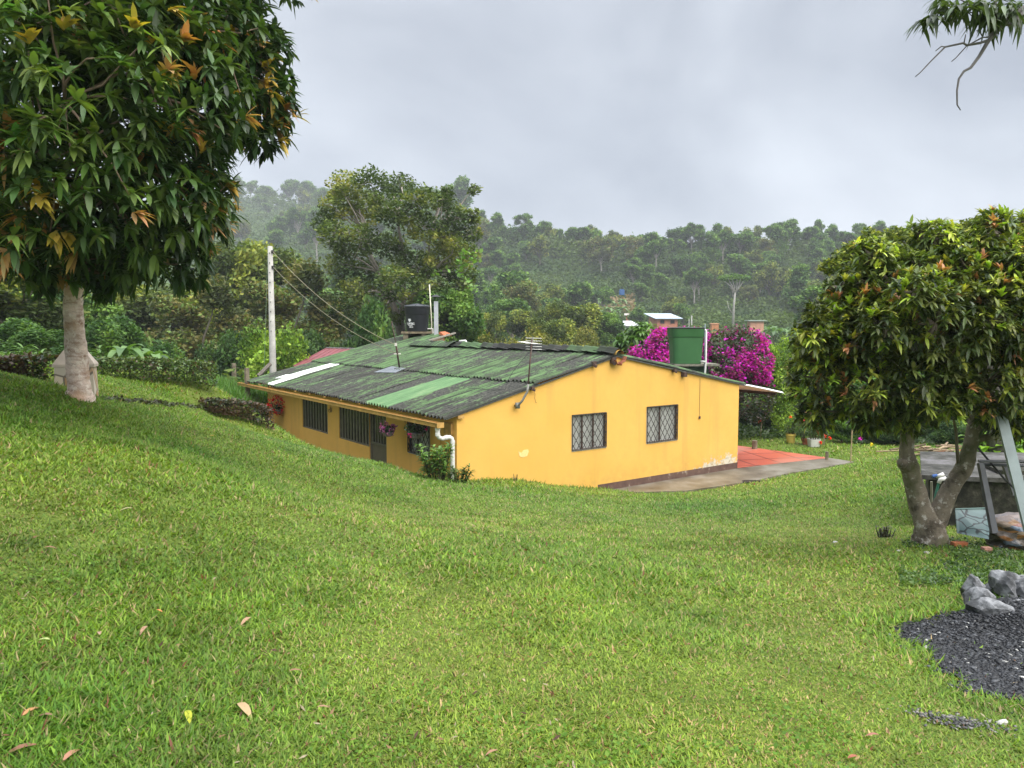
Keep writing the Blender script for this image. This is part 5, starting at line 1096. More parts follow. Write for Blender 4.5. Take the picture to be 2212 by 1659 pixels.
flowers([(1782, 942), (1793, 946), (1773, 955)], (.75, .05, .02), 25.6, ['upper left of three red flowers right of the white planter', 'right of three red flowers beside the white planter', 'lowest red flower just beside the white planter'])
flowers([(1707, 901)], (.75, .12, .02), 26.6, 'orange-red flower above the yellow bucket'); flowers([(1738, 908)], (.7, .12, .10), 26.4, 'salmon flower above the terracotta pot')
flowers([(1615, 878), (1640, 910)], (.55, .03, .05), 27.2, ['red flower on the dark shrub near the house corner', 'small red flower low on the dark shrub by the patio'])
flowers([(1858, 947)], (.55, .02, .45), 25.2, 'single magenta flower left of the firewood pile'); flowers([(1883, 960)], (.75, .6, .03), 24.6, 'single yellow flower left of the firewood pile')
def stake(x, y0, y1, Y, label, col=(.35, .28, .16), r=.018, dx=3):
    a = P(x, y1, Y); g = hz(a.x, a.y); b = P(x+dx, y0, Y); mb = MB(); mb.tube([(a.x, a.y, g-.1), tuple(b)], r, 6); single('wooden_stake', mb, simple('stake%d' % x, col, .9, 0, .3, 20), (a.x, a.y, g), label, 'stake', 'stakes in the garden')
stake(1838, 925, 978, 22.5, 'pale bamboo stake standing left of the firewood pile'); stake(1642, 912, 945, 27.5, 'thin stake in the dark shrub by the house corner', (.2, .16, .1)); stake(1780, 890, 945, 25.8, 'upright bare stick behind the red flowers', (.25, .2, .14), .015, 1)
p = P(1630, 968, 24.9); mb = MB(); mb.tube([(p.x, p.y, ZP), (p.x, p.y, ZP+.28)], .09, 8); single('post_stump', mb, CONC, (p.x, p.y, ZP), 'short concrete stump at the rear edge of the red patio', 'post', 'stumps around the patio')
p = P(1786, 992, 22.9); mb = MB(); mb.tube([(p.x, p.y, ZP), (p.x, p.y, ZP+.24)], .05, 8); single('post_stump', mb, CONC, (p.x, p.y, ZP), 'short grey stump at the tip of the red patio', 'post', 'stumps around the patio')
# banana leaf plants
def banana(c, h, n, L, w, seed, label, group, name='banana_plant', pal=((.07, .14, .04), (.10, .19, .05), (.14, .24, .07)), proto=None, sc=1.0):
    if proto is not None:
        o = proto.copy(); COL.objects.link(o); o.location = c; o.rotation_euler.z = random.random()*6.28; o.scale = (sc, sc, sc*random.uniform(.85, 1.15)); return tagp(o, label, 'banana plant', group)
    rng = np.random.default_rng(seed); a = rng.random(n)*6.28; el = .5+.9*rng.random(n); dv = unit(np.stack([np.cos(a), np.sin(a), el*1.3], 1)); base = np.tile([0, 0, h*.45], (n, 1))
    C = np.array(pal)[rng.choice(len(pal), n)]; V, Q, T_, C2 = blades(base, dv, L*(.8+.4*rng.random(n)), np.full(n, w), .55+.4*rng.random(n), C, .35, 6, (.15, .7, 1, .95, .8, .5))
    mb = MB(); mb.tube([(0, 0, -.2), (0, 0, h*.5)], [.13, .07], 7); V1 = np.array(mb.V); F1 = np.array([f for f in mb.F if len(f) == 4])
    me = mesh_np('banana_plant', np.concatenate([V, V1]), [np.concatenate([Q, F1+len(V)]), T_], np.concatenate([C2, np.tile([.12, .12, .05], (len(V1), 1))]), [LEAF], smooth=True)
    o = put(name, me, None, c); o.scale = (sc, sc, sc); return tagp(o, label, 'banana plant', group)
ban0 = banana(tuple(P(1086, 680, 88)), 3.5, 11, 2.2, .55, 1, 'single large banana plant on the slope right of the big tree', 'banana plants across the valley'); p = P(1086, 680, 88); ban0.location.z = hz(p.x, p.y); ban0.scale = (.75, .75, .75*(p.z+1.2-hz(p.x, p.y))/3.5)
ZPX = lambda x, Y: (x-1106)/F*Y
for k in range(34):
    x = random.uniform(1125, 1345); Y = random.uniform(196, 222); X = ZPX(x, Y); banana((X, Y, hz(X, Y)), 0, 0, 0, 0, 0, 'banana plant in the plantation band on the hillside above the ochre bank', 'banana plantation on the hillside', proto=ban0, sc=random.uniform(1.2, 1.9))
for x, Y in ((1650, 125), (1670, 120), (1692, 128), (1705, 118), (1640, 130)): X = ZPX(x, Y); banana((X, Y, hz(X, Y)), 0, 0, 0, 0, 0, 'banana plant beside the pink-walled shack on the far slope', 'banana plants by the shack', proto=ban0, sc=1.5)
for x, Y, lab in ((268, 27, 'banana plant behind the hedge nearest the stone pillar'), (300, 30, 'banana plant behind the middle of the clipped hedge'), (330, 28, 'banana plant over the right part of the clipped hedge')):
    X = ZPX(x, Y); banana((X, Y, hz(X, Y)-.3), 0, 0, 0, 0, 0, lab, 'banana plants behind the hedge', proto=ban0, sc=.62)
# bare white-trunk tree on far slope
p = P(1583, 690, 150); g = hz(p.x, p.y); t = thing('bare_tree', 'leafless white-trunked tree on the far slope above the bougainvillea', 'tree', (p.x, p.y, g)); mb = MB(); mb.c = (.33, .32, .29)
mb.tube([(p.x, p.y, g-.3), P(1585, 660, 150), P(1588, 632, 150)], [.28, .22, .16], 7)
for x, y in ((1572, 600), (1580, 596), (1592, 602), (1600, 600), (1606, 607), (1565, 608)): mb.tube([P(1588, 634, 150), P((x+1588)/2+2, 618, 150), P(x, y, 150)], [.12, .08, .03], 5)
mb.tube([P(1584, 680, 150), P(1574, 665, 150), P(1571, 650, 150)], [.12, .08, .04], 5); part('trunk', mb, BARK, t, True)
build_leaf_obj('crown', [leafpuff(tuple(P(1586, 600, 151)), (3.6, 2, .7), 900, .45, PG, rng, .6)], LEAFF, t, (p.x, p.y, g), smooth=False)
# ---- far hillside trees
kinds = [(merged(tree_protos('round', 201, 4800, .45, PG, cb=.22), 'hill_tree'), 'rounded green tree'), (merged(tree_protos('umbrella', 202, 3600, .45, PG, trunkc=(.3, .28, .25)), 'hill_tree'), 'umbrella tree'),
         (merged(tree_protos('tall', 203, 4300, .44, PG, R=2.8, Hh=9, cb=.18), 'hill_tree'), 'tall narrow tree'), (merged(tree_protos('round', 204, 4600, .44, PO, cb=.25), 'hill_tree'), 'olive tree'),
         (merged(tree_protos('round', 205, 3600, .42, PB_, cb=.28, trunkc=(.3, .28, .25)), 'hill_tree'), 'brownish tree'), (merged(tree_protos('bush', 206, 4200, .46, PDK, R=3, Hh=6), 'hill_tree'), 'dark low tree')]
def zone(x):
    for a, n in ((640, 'on the misty hill left of the big tree'), (1060, 'on the misty slope behind the big tree'), (1180, 'on the slope just right of the big tree'), (1330, 'above the banana plantation on the hillside'), (1450, 'on the hill over the brick houses'), (1600, 'on the hill over the green tank'), (1790, 'on the hazy hill left of the forked mango'), (9999, 'on the hill behind the right-hand mango')):
        if x < a: return n
def hilltree(x, Y, sc, k=None, lab=None, zs=1.0):
    (me, Hh, R), nm = kinds[random.choices(range(6), (6, 3, 3, 4, 2, 3))[0] if k is None else k]; X = ZPX(x, Y)
    o = put('hill_tree', me, None, (X, Y, hz(X, Y)-.3)); o.scale = (sc, sc, sc*zs*random.uniform(.85, 1.15)); o.rotation_euler.z = random.random()*6.28
    Rr = float(np.interp(x, RX, RD)); f = (Y-120)/(Rr-120); band = 'on the skyline' if f > .93 else 'high up' if f > .66 else 'midway' if f > .36 else 'low down'
    return tagp(o, lab or ('%s%s %s %s' % ('large ' if sc > 1.3 else 'small ' if sc < 1.0 else '', nm, band, zone(x))), 'tree', 'trees on the far hillside')
cnt = 0; placed = []
rnd = random.Random(12)
def try_place(x, Y, sc, **kw):
    global cnt
    X = ZPX(x, Y)
    for a, b in placed:
        if (a-X)**2+(b-Y)**2 < (3.3*sc)**2: return
    placed.append((X, Y)); hilltree(x, Y, sc, **kw); cnt += 1
for x in range(1040, 2000, 14):      # skyline row
    Rr = float(np.interp(x, RX, RD)); try_place(x+rnd.uniform(-8, 8), Rr-rnd.uniform(0, 22), rnd.uniform(.9, 1.45), k=rnd.choice([0, 2, 2, 3, 0, 1]))
for x in range(520, 1040, 26):
    Rr = float(np.interp(x, RX, RD)); try_place(x+rnd.uniform(-8, 8), Rr-rnd.uniform(0, 12), rnd.uniform(2.0, 3.0), k=rnd.choice([0, 1, 2, 0]))
for k in range(1500):
    if cnt >= 285: break
    x = rnd.uniform(520, 1900); Rr = float(np.interp(x, RX, RD)); Y = 120+(Rr-125)*rnd.random()**.8
    py = 705-F*hz(ZPX(x, Y), Y)/Y
    if 1270 < x < 1720 and Y < 168: continue
    if 1120 < x < 1350 and 596 < py < 668: continue
    if 1300 < x < 1700 and 668 < py < 735: continue
    if x < 660 and Y < 230: continue
    if 1290 < x < 1360 and 640 < py < 690: continue
    try_place(x, Y, rnd.uniform(.95, 1.65)*(1.35 if Y > 300 else 1))
for x, Y, sc, k, lab in ((1475, 172, .8, 0, 'dark tree standing between the two brick farmhouses'), (1375, 165, .75, 0, 'green tree right of the white tin roof'), (1455, 190, 1.15, 3, 'broad olive tree directly behind the green tank roofline'), (1690, 293, 1.5, 1, 'large dark umbrella tree breaking the skyline above the green tank'), (1735, 296, 1.3, 2, 'hazy pointed tree on the skyline left of the mango'), (1215, 288, .6, 2, 'thin tree sticking up on the skyline')):
    hilltree(x, Y, sc, k, lab)
# understory mass
rng = np.random.default_rng(14); n = 150000; xr = rng.uniform(420, 2260, n); Yr = 110+(np.interp(xr, RX, RD)-102)*rng.random(n)**.8; Xr = (xr-1106)/F*Yr; Zr = height(Xr, Yr); Rr = np.interp(xr, RX, RD); ok = Yr < Rr+6
lump = fbm(Xr, Yr, 9, 5)
py = 705-F*Zr/Yr; band = ((xr > 1290) & (xr < 1370) & (py > 645) & (py < 690)); clear = ((xr > 1290) & (xr < 1490) & (Yr > 128) & (Yr < 182)) | ((xr >= 1490) & (xr < 1680) & (Yr < 135))
C = .9*np.array([(.025, .055, .016), (.04, .08, .02), (.065, .11, .026), (.09, .14, .03)])[np.clip((lump*6-.6+rng.normal(size=n)*.5).astype(int), 0, 3)]; C = np.where(band[:, None], np.array([(.25, .18, .10)]), C)
keep = ok & (~clear | band | (rng.random(n) < .12)); rg = (Yr-110)/(Rr-110); hgt0 = rng.random(n)*(1+lump*4)*(1+1.6*(Yr > 380))*(rg > .84)*(rg < .985); hgt = np.where(band, .5+rng.random(n)*2.0, rng.random(n)**1.1*(.8+np.maximum(lump-.25, 0)*6)); ban_ = (xr > 1120) & (xr < 1350) & (py > 590) & (py < 655); hgt = np.where((clear & ~band) | ban_, .3, hgt)+hgt0
cen = np.stack([Xr, Yr, Zr+hgt], 1)[keep]
o = build_leaf_obj('undergrowth', [rhombs(cen, np.where(band[keep], .9, .55+cen[:, 1]*.0022), rng, C[keep]*(1+rng.normal(size=(keep.sum(), 1))*.15), .6)], LEAFF, None, smooth=False); tagp(o, 'dense green undergrowth covering the far hillside', 'undergrowth', kind='stuff')
n = 60000; Yr = rng.uniform(27, 110, n)**1.0; xr = rng.uniform(-200, 2400, n); Xr = (xr-1106)/F*Yr; Zr = height(Xr, Yr); lump = fbm(Xr, Yr, 5, 6)
t_, s_ = (Xr-Ax)*Gx+(Yr-Ay)*Gy, (Xr-Ax)*Lx+(Yr-Ay)*Ly; keep = ~((t_ > -3) & (t_ < 15) & (s_ > -3) & (s_ < 16)) & ~((xr > 1590) & (Yr < 29)) & ~((xr < 600) & (Yr < 29))
cen = np.stack([Xr, Yr, Zr+rng.random(n)*(.2+lump*1.7)], 1)[keep]; C = np.array([(.03, .06, .016), (.05, .10, .02), (.08, .14, .03), (.11, .15, .03)])[np.clip((lump*6-.6+rng.normal(size=n)*.6).astype(int), 0, 3)][keep]
o = build_leaf_obj('undergrowth', [rhombs(cen, .18+cen[:, 1]*.006, rng, C, .55)], LEAFF, None, smooth=False); tagp(o, 'tangled green scrub in the valley behind the house', 'undergrowth', kind='stuff')
# ---- far houses
def farhouse(name, label, x, y, Y, w, d, h, rz, roofc, wallc, slope=.25, wins=2, cat='house', lift=0, oh=.4):
    p = P(x, y, Y); g = p.z; t = thing(name, label, cat, (p.x, p.y, g)); mw = simple(name+'_wall%d' % x, wallc, .9, 0, .25, 1.5, 0); mr_ = simple(name+'_roof%d' % x, roofc, .5, 0, .12, .8, 0)
    M = Matrix.Translation(p) @ Matrix.Rotation(rz, 4, 'Z'); V = lambda a, b, c: M @ Vector((a, b, c))
    mb = MB(); mb.hexa([V(-w/2, -d/2, -.9), V(w/2, -d/2, -.9), V(w/2, d/2, -.9), V(-w/2, d/2, -.9), V(-w/2, -d/2, h), V(w/2, -d/2, h), V(w/2, d/2, h+slope*d), V(-w/2, d/2, h+slope*d)]); part('wall', mb, mw, t)
    mb = MB(); a, b = w/2+oh, d/2+oh; z0 = h-slope*oh; z1 = h+slope*(d+oh); mb.hexa([V(-a, -b, z0+.03), V(a, -b, z0+.03), V(a, b, z1+.03), V(-a, b, z1+.03), V(-a, -b, z0+.15), V(a, -b, z0+.15), V(a, b, z1+.15), V(-a, b, z1+.15)]); part('roof', mb, mr_, t)
    for k in range(wins):
        cx_ = -w/2+w*(k+.5)/wins; mb = MB(); mb.hexa([V(cx_-.45, -d/2-.03, h*.38), V(cx_+.45, -d/2-.03, h*.38), V(cx_+.45, -d/2+.05, h*.38), V(cx_-.45, -d/2+.05, h*.38), V(cx_-.45, -d/2-.03, h*.8), V(cx_+.45, -d/2-.03, h*.8), V(cx_+.45, -d/2+.05, h*.8), V(cx_-.45, -d/2+.05, h*.8)]); part('window', mb, DARKIN, t)
    return t, V
BRK = (.50, .21, .13)
farhouse('brick_house', 'brick farmhouse with pale blue-grey tin roof on the far slope', 1432, 706, 158, 4.4, 4.5, 1.7, R_(12), (.42, .50, .56), BRK, .18, 2, oh=.8)
t, V = farhouse('brick_house', 'small brick house with chimney half hidden behind a tree on the far slope', 1368, 694, 172, 3.2, 3.5, 1.25, R_(-8), (.45, .40, .36), BRK, .10, 1)
mb = MB(); mb.hexa([V(.7, .2, 1.3), V(1.2, .2, 1.3), V(1.2, .7, 1.3), V(.7, .7, 1.3), V(.7, .2, 2.9), V(1.2, .2, 2.9), V(1.2, .7, 2.9), V(.7, .7, 2.9)]); part('chimney', mb, simple('chimney_brick', BRK, .9), t)
farhouse('tin_roof_barn', 'low white tin-roofed barn in front of the brick houses', 1338, 712, 150, 5.6, 4.4, .75, R_(10), (.62, .64, .66), (.30, .31, .31), .17, 0, 'barn', oh=.5)
farhouse('shack', 'pink-walled shack with thin flat roof beside far banana plants', 1632, 704, 120, 2.1, 1.4, .7, R_(2), (.25, .30, .25), (.60, .32, .22), .03, 0, 'shack')
farhouse('brick_hut', 'tiny orange brick hut on the slope right of the green tank', 1543, 708, 140, 1.3, 1.2, .6, R_(0), (.50, .22, .10), (.50, .22, .10), .05, 0, 'hut', oh=.1)
mb = MB(); p = P(1343, 632, 205); mb.box(p, (1.3, 1.3, 1.3)); mb.box(p+Vector((0, 0, .75)), (1.0, 1.0, .2)); single('blue_tank', mb, simple('blue_plastic', (.02, .10, .28), .5, bump=0), tuple(p), 'tiny blue water tank on the far plantation slope', 'water tank')
for x, y, lab in ((1494, 694, 'white marker post left of the green tank on far slope'),): 
    p = P(x, y, 150); mb = MB(); mb.box(p+Vector((0, 0, -1)), (.22, .22, 4.2)); mb.box(p+Vector((-.5, 0, -1)), (.12, .12, 3)); single('white_post', mb, WHITE, tuple(p), lab, 'post')
# ================================================================== LEFT: STONE PILLAR AND HEDGES
m = NT('stone_slabs'); bk = m.N('ShaderNodeTexVoronoi', feature='F1'); bk.inputs['Scale'].default_value = 3.2; m.l.new(m.tc.outputs['Object'], bk.inputs['Vector'])
v2 = m.N('ShaderNodeTexVoronoi', feature='DISTANCE_TO_EDGE'); v2.inputs['Scale'].default_value = 3.2; m.l.new(m.tc.outputs['Object'], v2.inputs['Vector'])
c = m.ramp(bk.outputs['Color'], (.2, (.42, .25, .13)), (.5, (.50, .44, .36)), (.8, (.62, .52, .40))); m.col(m.mix(m.ramp(v2.outputs['Distance'], (.02, 1.), (.06, 0.)), c, (.16, .13, .10)), .8); m.bump(v2.outputs['Distance'], .3, .02)
pc = P(167, 862, 12.3); g = hz(pc.x, pc.y)
t = thing('stone_shrine', 'house-shaped stone slab pillar standing right behind the pale mango trunk', 'stone pillar', (pc.x, pc.y, g))
L_, R2 = P(122, 800, 12.3), P(206, 800, 12.3); zt = P(165, 755, 12.3).z; ze = P(165, 790, 12.3).z; w2 = (R2.x-L_.x)/2; xc = (R2.x+L_.x)/2
def fr(z0, z1, a0, a1, mb):
    ca, sa = math.cos(.35), math.sin(.35); r = lambda x, y, z: (xc+x*ca-y*sa, pc.y+x*sa+y*ca, z)
    mb.hexa([r(-a0, -.20, z0), r(a0, -.20, z0), r(a0, .20, z0), r(-a0, .20, z0), r(-a1, -.20 if a1 > .2 else -.1, z1), r(a1, -.20 if a1 > .2 else -.1, z1), r(a1, .2 if a1 > .2 else .1, z1), r(-a1, .2 if a1 > .2 else .1, z1)])
mb = MB(); fr(g-.2, ze-.02, w2*.92, w2*.86, mb); part('body', mb, m.m, t)
mb = MB(); fr(ze-.015, ze+.03, w2*.95, w2*.95, mb); fr(ze+.03, zt, w2*.95, w2*.45, mb); part('sloping_cap', mb, simple('pale_sandstone', (.50, .42, .35), .8, 0, .2, 5), t)
def hedge(label, pts, wd, top, Ls, n, seed, pal, brown=0.0, size=.075):
    """clipped hedge along pts (x,y px, Y); top = top pixel heights"""
    rng = np.random.default_rng(seed); segs = []; P0 = [(P(x, y, Y), P(x, tp, Y).z) for (x, y, Y), tp in zip(pts, top)]; cen = []; tt_ = []
    for (a, za), (b, zb) in zip(P0[:-1], P0[1:]):
        m_ = int(n*(b-a).length); f = rng.random(m_); d = (b-a).normalized(); nn = Vector((-d.y, d.x, 0)); 
        for ff in f:
            p = a.lerp(b, ff); g_ = hz(p.x, p.y); zt_ = za+(zb-za)*ff; face = rng.random(); o_ = (rng.random()-.5)*wd
            if face < .45: z = zt_+rng.normal()*.03; off = o_
            elif face < .9: z = g_+(zt_-g_)*rng.random(); off = -wd/2*(1+rng.normal()*.12)
            else: z = g_+(zt_-g_)*rng.random(); off = o_
            q_ = p+nn*off; cen.append((q_.x, q_.y, z)); tt_.append((z-g_)/max(.05, zt_-g_))
    cen = np.array(cen); tt_ = np.array(tt_); C = np.array(pal)[rng.choice(len(pal), len(cen))]*(1+rng.normal(size=(len(cen), 1))*.2); br = rng.random(len(cen)) < brown*vn(cen[:, 0], cen[:, 2], .4, 3)*2; C = np.where(br[:, None], np.array([[.09, .055, .03]]), C)
    loc = tuple(P0[0][0]); t = thing('hedge', label, 'hedge', loc); build_leaf_obj('foliage', [rhombs(cen, size, rng, np.clip(C, .004, 1), .65)], LEAF, t, loc, smooth=False)
    mb = MB(); mb.c = (.10, .08, .06)
    for (a, za), (b, zb) in zip(P0[:-1], P0[1:]):
        for k in range(int((b-a).length*3)): p = a.lerp(b, rng.random()); g_ = hz(p.x, p.y); mb.tube([(p.x, p.y, g_-.1), (p.x+rng.normal()*.1, p.y+rng.normal()*.1, g_+.8*(za-g_))], .015, 4)
    part('stem', mb, BARK, t)
HP = [(.035, .065, .016), (.055, .10, .022), (.09, .15, .03), (.12, .17, .035)]
hedge('long clipped green hedge running right of the stone pillar', [(200, 822, 17.5), (320, 824, 18.3), (455, 832, 19.5)], .7, [776, 777, 784], 0, 1500, 41, HP, .15)
hedge('dark brownish clipped hedge left of the stone pillar', [(15, 815, 13.2), (60, 822, 13.2), (122, 830, 13.2)], .5, [776, 772, 774], 0, 1900, 42, [(.03, .05, .014), (.05, .075, .02), (.07, .09, .025)], .9)
def first_hit(x, y, y0=6., y1=34.):
    a, b = ray(x, y); Ys = np.linspace(y0, y1, 400); g_ = height(a*Ys, Ys)-b*Ys; k = np.where(g_ > 0)[0]; return float(Ys[k[0]]) if len(k) else y1
hp_ = [(x, y, first_hit(x, y)) for x, y in ((440, 886), (480, 896), (520, 905), (556, 914), (584, 926))]
hedge('low dark hedge below the lawn terrace running to the house corner', hp_, .5, [864, 866, 868, 874, 884], 0, 1300, 43, [(.018, .028, .010), (.028, .040, .014), (.045, .06, .02)], .9)
rng = np.random.default_rng(44); dp = []
for k in range(46): x = 216+k*5; y = 865+19*(k/45)**1.3+2.2*math.sin(k*.7); Yd = first_hit(x, y); p = P(x, y, Yd); dp += [(p.x+rng.normal()*.05, p.y+rng.normal()*.10, p.z+rng.random()*.06) for _ in range(26)]
dp = np.array(dp); o = build_leaf_obj('ditch_edge', [rhombs(dp, .07, rng, np.array([(.03, .025, .012), (.05, .045, .02), (.06, .09, .02)])[rng.choice(3, len(dp))], .5)], LEAF, None, smooth=False); tagp(o, 'thin dark earthy ditch edge crossing the upper lawn beside the stone pillar', 'ditch edge', kind='stuff')
# canna and herbs left
p = P(240, 775, 21); 
for x, Y, h, sd, lab in ((205, 20, .6, 71, 'tuft of long pale leaves behind the stone pillar cap'), (60, 16, .35, 72, 'low fern clump on the lawn edge above the dark hedge')):
    p = P(x, 775, Y); stem_shrub('leafy_herb', (p.x, p.y, hz(p.x, p.y)), lab, 'plant', 12, h, .6, .35, .05, [(.08, .16, .03), (.13, .24, .05)], sd, 8)
# ================================================================== RIGHT: CISTERN, FRAME, GLASS, BAG
m = NT('mossy_concrete'); n = m.noise(5.5, 7, rough=.75); n2 = m.noise(9, 5)
m.col(m.mix(m.ramp(n2, (.55, 0.), (.72, .6)), m.ramp(n, (.35, (.004, .004, .003)), (.48, (.014, .015, .008)), (.60, (.045, .042, .03)), (.72, (.15, .14, .11))), (.05, .07, .02)), .9); m.bump(n, .5, .03); MOSS = m.m
m = NT('cistern_slab_top'); n = m.noise(2.4, 7, rough=.75); m.col(m.ramp(n, (.38, (.012, .013, .008)), (.5, (.06, .058, .05)), (.64, (.13, .125, .13))), .85); m.bump(n, .3, .02); SLAB = m.m
c0 = P(2000, 1060, 10.6); zt = P(2000, 1026, 10.4).z; gg = hz(c0.x, c0.y)
cis = thing('concrete_cistern', 'old mossy concrete cistern with flat slab lid behind the forked mango', 'cistern', (c0.x+1.4, c0.y+1.2, gg-.3))
A1 = P(1990, 1040, 10.4); A2 = Vector((A1.x+4.2, A1.y-.9, 0)); A3 = Vector((A2.x+.5, A2.y+2.6, 0)); A4 = P(1985, 1034, 12.4)
quadp = [A1, A2, A3, A4]
def prism(mb, q_, z0, z1): mb.hexa([Vector((p.x, p.y, z0)) for p in q_]+[Vector((p.x, p.y, z1)) for p in q_])
cen_ = sum((Vector((p.x, p.y, 0)) for p in quadp), Vector())/4
ins = [Vector((p.x, p.y, 0)).lerp(cen_, .05) for p in quadp]
mb = MB(); prism(mb, ins, gg-.8, zt-.065); part('tank_wall', mb, MOSS, cis)
mb = MB(); prism(mb, quadp, zt-.062, zt); part('slab', mb, SLAB, cis)
mb = MB(); a_ = A1.lerp(A2, .28); b_ = A1.lerp(A2, .75)
mb.box((a_.x+.5, a_.y+.45, zt+.03), (1.1, .5, .05), -.2); part('broken_slab', mb, MOSS, cis)
mb = MB(); mb.box((a_.x+1.3, a_.y-.22, zt-.34), (1.5, .35, .10), -.2); mb.box((a_.x+1.5, a_.y-.15, zt-.62), (1.6, .3, .3), -.2); part('ledge', mb, MOSS, cis)
t = thing('standpipe', 'thin pipes with white elbow fittings rising at the cistern corner', 'pipe', tuple(P(2020, 1105, 9.9)))
mb = MB(); mb.tube([P(2013, 1095, 9.9), P(2012, 1040, 9.9)], .016, 7); part('riser', mb, simple('dirty_pipe', (.20, .19, .14), .7), t)
mb = MB(); mb.tube([P(2014, 1105, 9.8), P(2022, 1065, 9.8), P(2028, 1042, 9.8)], .016, 7); part('hose', mb, simple('green_hose', (.03, .16, .11), .5, bump=0), t)
mb = MB(); mb.tube([P(2028, 1044, 9.8), P(2031, 1036, 9.8), P(2043, 1033, 9.8)], .026, 8); mb.tube([P(2023, 1030, 9.95), P(2038, 1024, 9.95)], .026, 8); part('elbow', mb, PVC, t, True)
mb = MB(); mb.tube([P(2014, 1029, 9.95), P(2024, 1027, 9.95)], .02, 7); part('valve', mb, simple('blue_valve', (.02, .10, .35), .4, bump=0), t)
STEEL = simple('grey_green_steel', (.19, .235, .235), .45, .1, .18, 6, .05); DST = simple('dark_grey_steel', (.085, .09, .10), .5, .2, .25, 8, .05)
t = thing('metal_frame', 'grey-green metal A-frame with a wide slanting post at the right edge', 'metal frame', tuple(P(2190, 1120, 7.9)))
mb = MB(); mb.bar(P(2163, 900, 7.7), P(2228, 1160, 7.3), .105, .03, Vector((0, -1, 0))); part('post', mb, STEEL, t)
mb = MB(); q0, q1 = P(2117, 1000, 8.2), P(2146, 1152, 8.0); mb.bar(q0, q1, .045, .05, Vector((0, -1, 0))); mb.bar(q0+Vector((.035, .03, 0)), q1+Vector((.045, .03, 0)), .03, .04, Vector((0, -1, 0))); part('leg', mb, DST, t)
mb = MB(); mb.bar(P(2170, 1004, 8.6), P(2192, 1070, 8.5), .05, .04, Vector((0, -1, 0))); part('leg', mb, DST, t)
mb = MB(); mb.tube([P(2114, 996, 8.2), P(2260, 999, 8.1)], .016, 7); mb.tube([P(2116, 1003, 8.25), P(2260, 1008, 8.1)], .016, 7); part('crossbar', mb, DST, t)
mb = MB(); mb.tube([P(2113, 968, 8.4), P(2170, 1035, 8.0), P(2260, 1120, 7.6)], .011, 6); part('brace_rod', mb, BLACKP, t)
# glass sheet leaning, with a dark branching pattern
m = NT('leaning_glass'); v = m.N('ShaderNodeTexVoronoi', feature='DISTANCE_TO_EDGE'); v.inputs['Scale'].default_value = 5.5
mpn = m.noise(3, 3); dv = m.n.new('ShaderNodeVectorMath'); dv.operation = 'ADD'; m.l.new(m.tc.outputs['Object'], dv.inputs[0]); nc = m.N('ShaderNodeTexNoise', Scale=4.0); m.l.new(m.tc.outputs['Object'], nc.inputs['Vector']); sc_ = m.n.new('ShaderNodeVectorMath'); sc_.operation = 'SCALE'; sc_.inputs['Scale'].default_value = .25; m.l.new(nc.outputs['Color'], sc_.inputs[0]); m.l.new(sc_.outputs[0], dv.inputs[1]); m.l.new(dv.outputs[0], v.inputs['Vector'])
m.col(m.mix(m.ramp(v.outputs['Distance'], (.03, 1.), (.07, 0.)), m.ramp(mpn, (.3, (.06, .11, .11)), (.7, (.17, .26, .25))), (.012, .02, .02)), .3, 0, .35)
t = thing('glass_sheet', 'leaning blue-green glass sheet with dark branching pattern below the cistern', 'glass sheet', tuple(P(2110, 1160, 8.4)))
mb = MB(); a, b, c_, d_ = P(2068, 1152, 8.35), P(2136, 1165, 8.15), P(2140, 1098, 8.6), P(2064, 1100, 8.65); e = Vector((0, .012, 0)); mb.hexa([a, b, b+e, a+e, d_, c_, c_+e, d_+e]); part('pane', mb, m.m, t)
mb = MB(); mb.tube([d_+Vector((0, 0, .004)), c_+Vector((0, 0, .004))], .008, 5); part('edge', mb, simple('glass_edge', (.25, .38, .36), .3, bump=0), t)
# sack of bottles
rng = np.random.default_rng(50); c_ = P(2203, 1112, 8.5); g = hz(c_.x, c_.y)
t = thing('bottle_sack', 'lumpy clear sack full of empty bottles beside the metal frame', 'sack', (c_.x, c_.y, g))
mb = MB(); n = 24; rings = 14
for i in range(rings):
    z = i/(rings-1); rr_ = (.25+.06*math.sin(z*3.1)); rr_ *= (1 if z < .85 else 1-(z-.85)*3.2)
    for k in range(n):
        a = 2*math.pi*k/n; q_ = 1+.10*math.sin(a*5+i*1.3)+.07*math.sin(a*9-i*2.2)+rng.normal()*.035; mb.V.append((c_.x+rr_*1.15*q_*math.cos(a), c_.y+rr_*.8*q_*math.sin(a), g+z*.42)); mb.C.append((1, 1, 1))
for i in range(rings-1):
    for k in range(n): k2 = (k+1) % n; mb.F.append((i*n+k, i*n+k2, (i+1)*n+k2, (i+1)*n+k))
mb.F.append(tuple((rings-1)*n+k for k in range(n)))
m = NT('bottle_sack_film'); v = m.N('ShaderNodeTexVoronoi', feature='F1'); v.inputs['Scale'].default_value = 13; mp = m.n.new('ShaderNodeMapping'); mp.inputs['Scale'].default_value = (.6, .6, 1.6); m.l.new(m.tc.outputs['Object'], mp.inputs[0]); m.l.new(mp.outputs[0], v.inputs['Vector'])
sx = m.n.new('ShaderNodeSeparateColor'); m.l.new(v.outputs['Color'], sx.inputs[0]); spz = m.n.new('ShaderNodeSeparateXYZ'); m.l.new(m.tc.outputs['Object'], spz.inputs[0])
cc = m.ramp(sx.outputs[0], (.1, (.05, .045, .035)), (.35, (.16, .13, .11)), (.55, (.10, .16, .24)), (.7, (.26, .22, .19)), (.85, (.30, .18, .05)), (.95, (.20, .05, .03)))
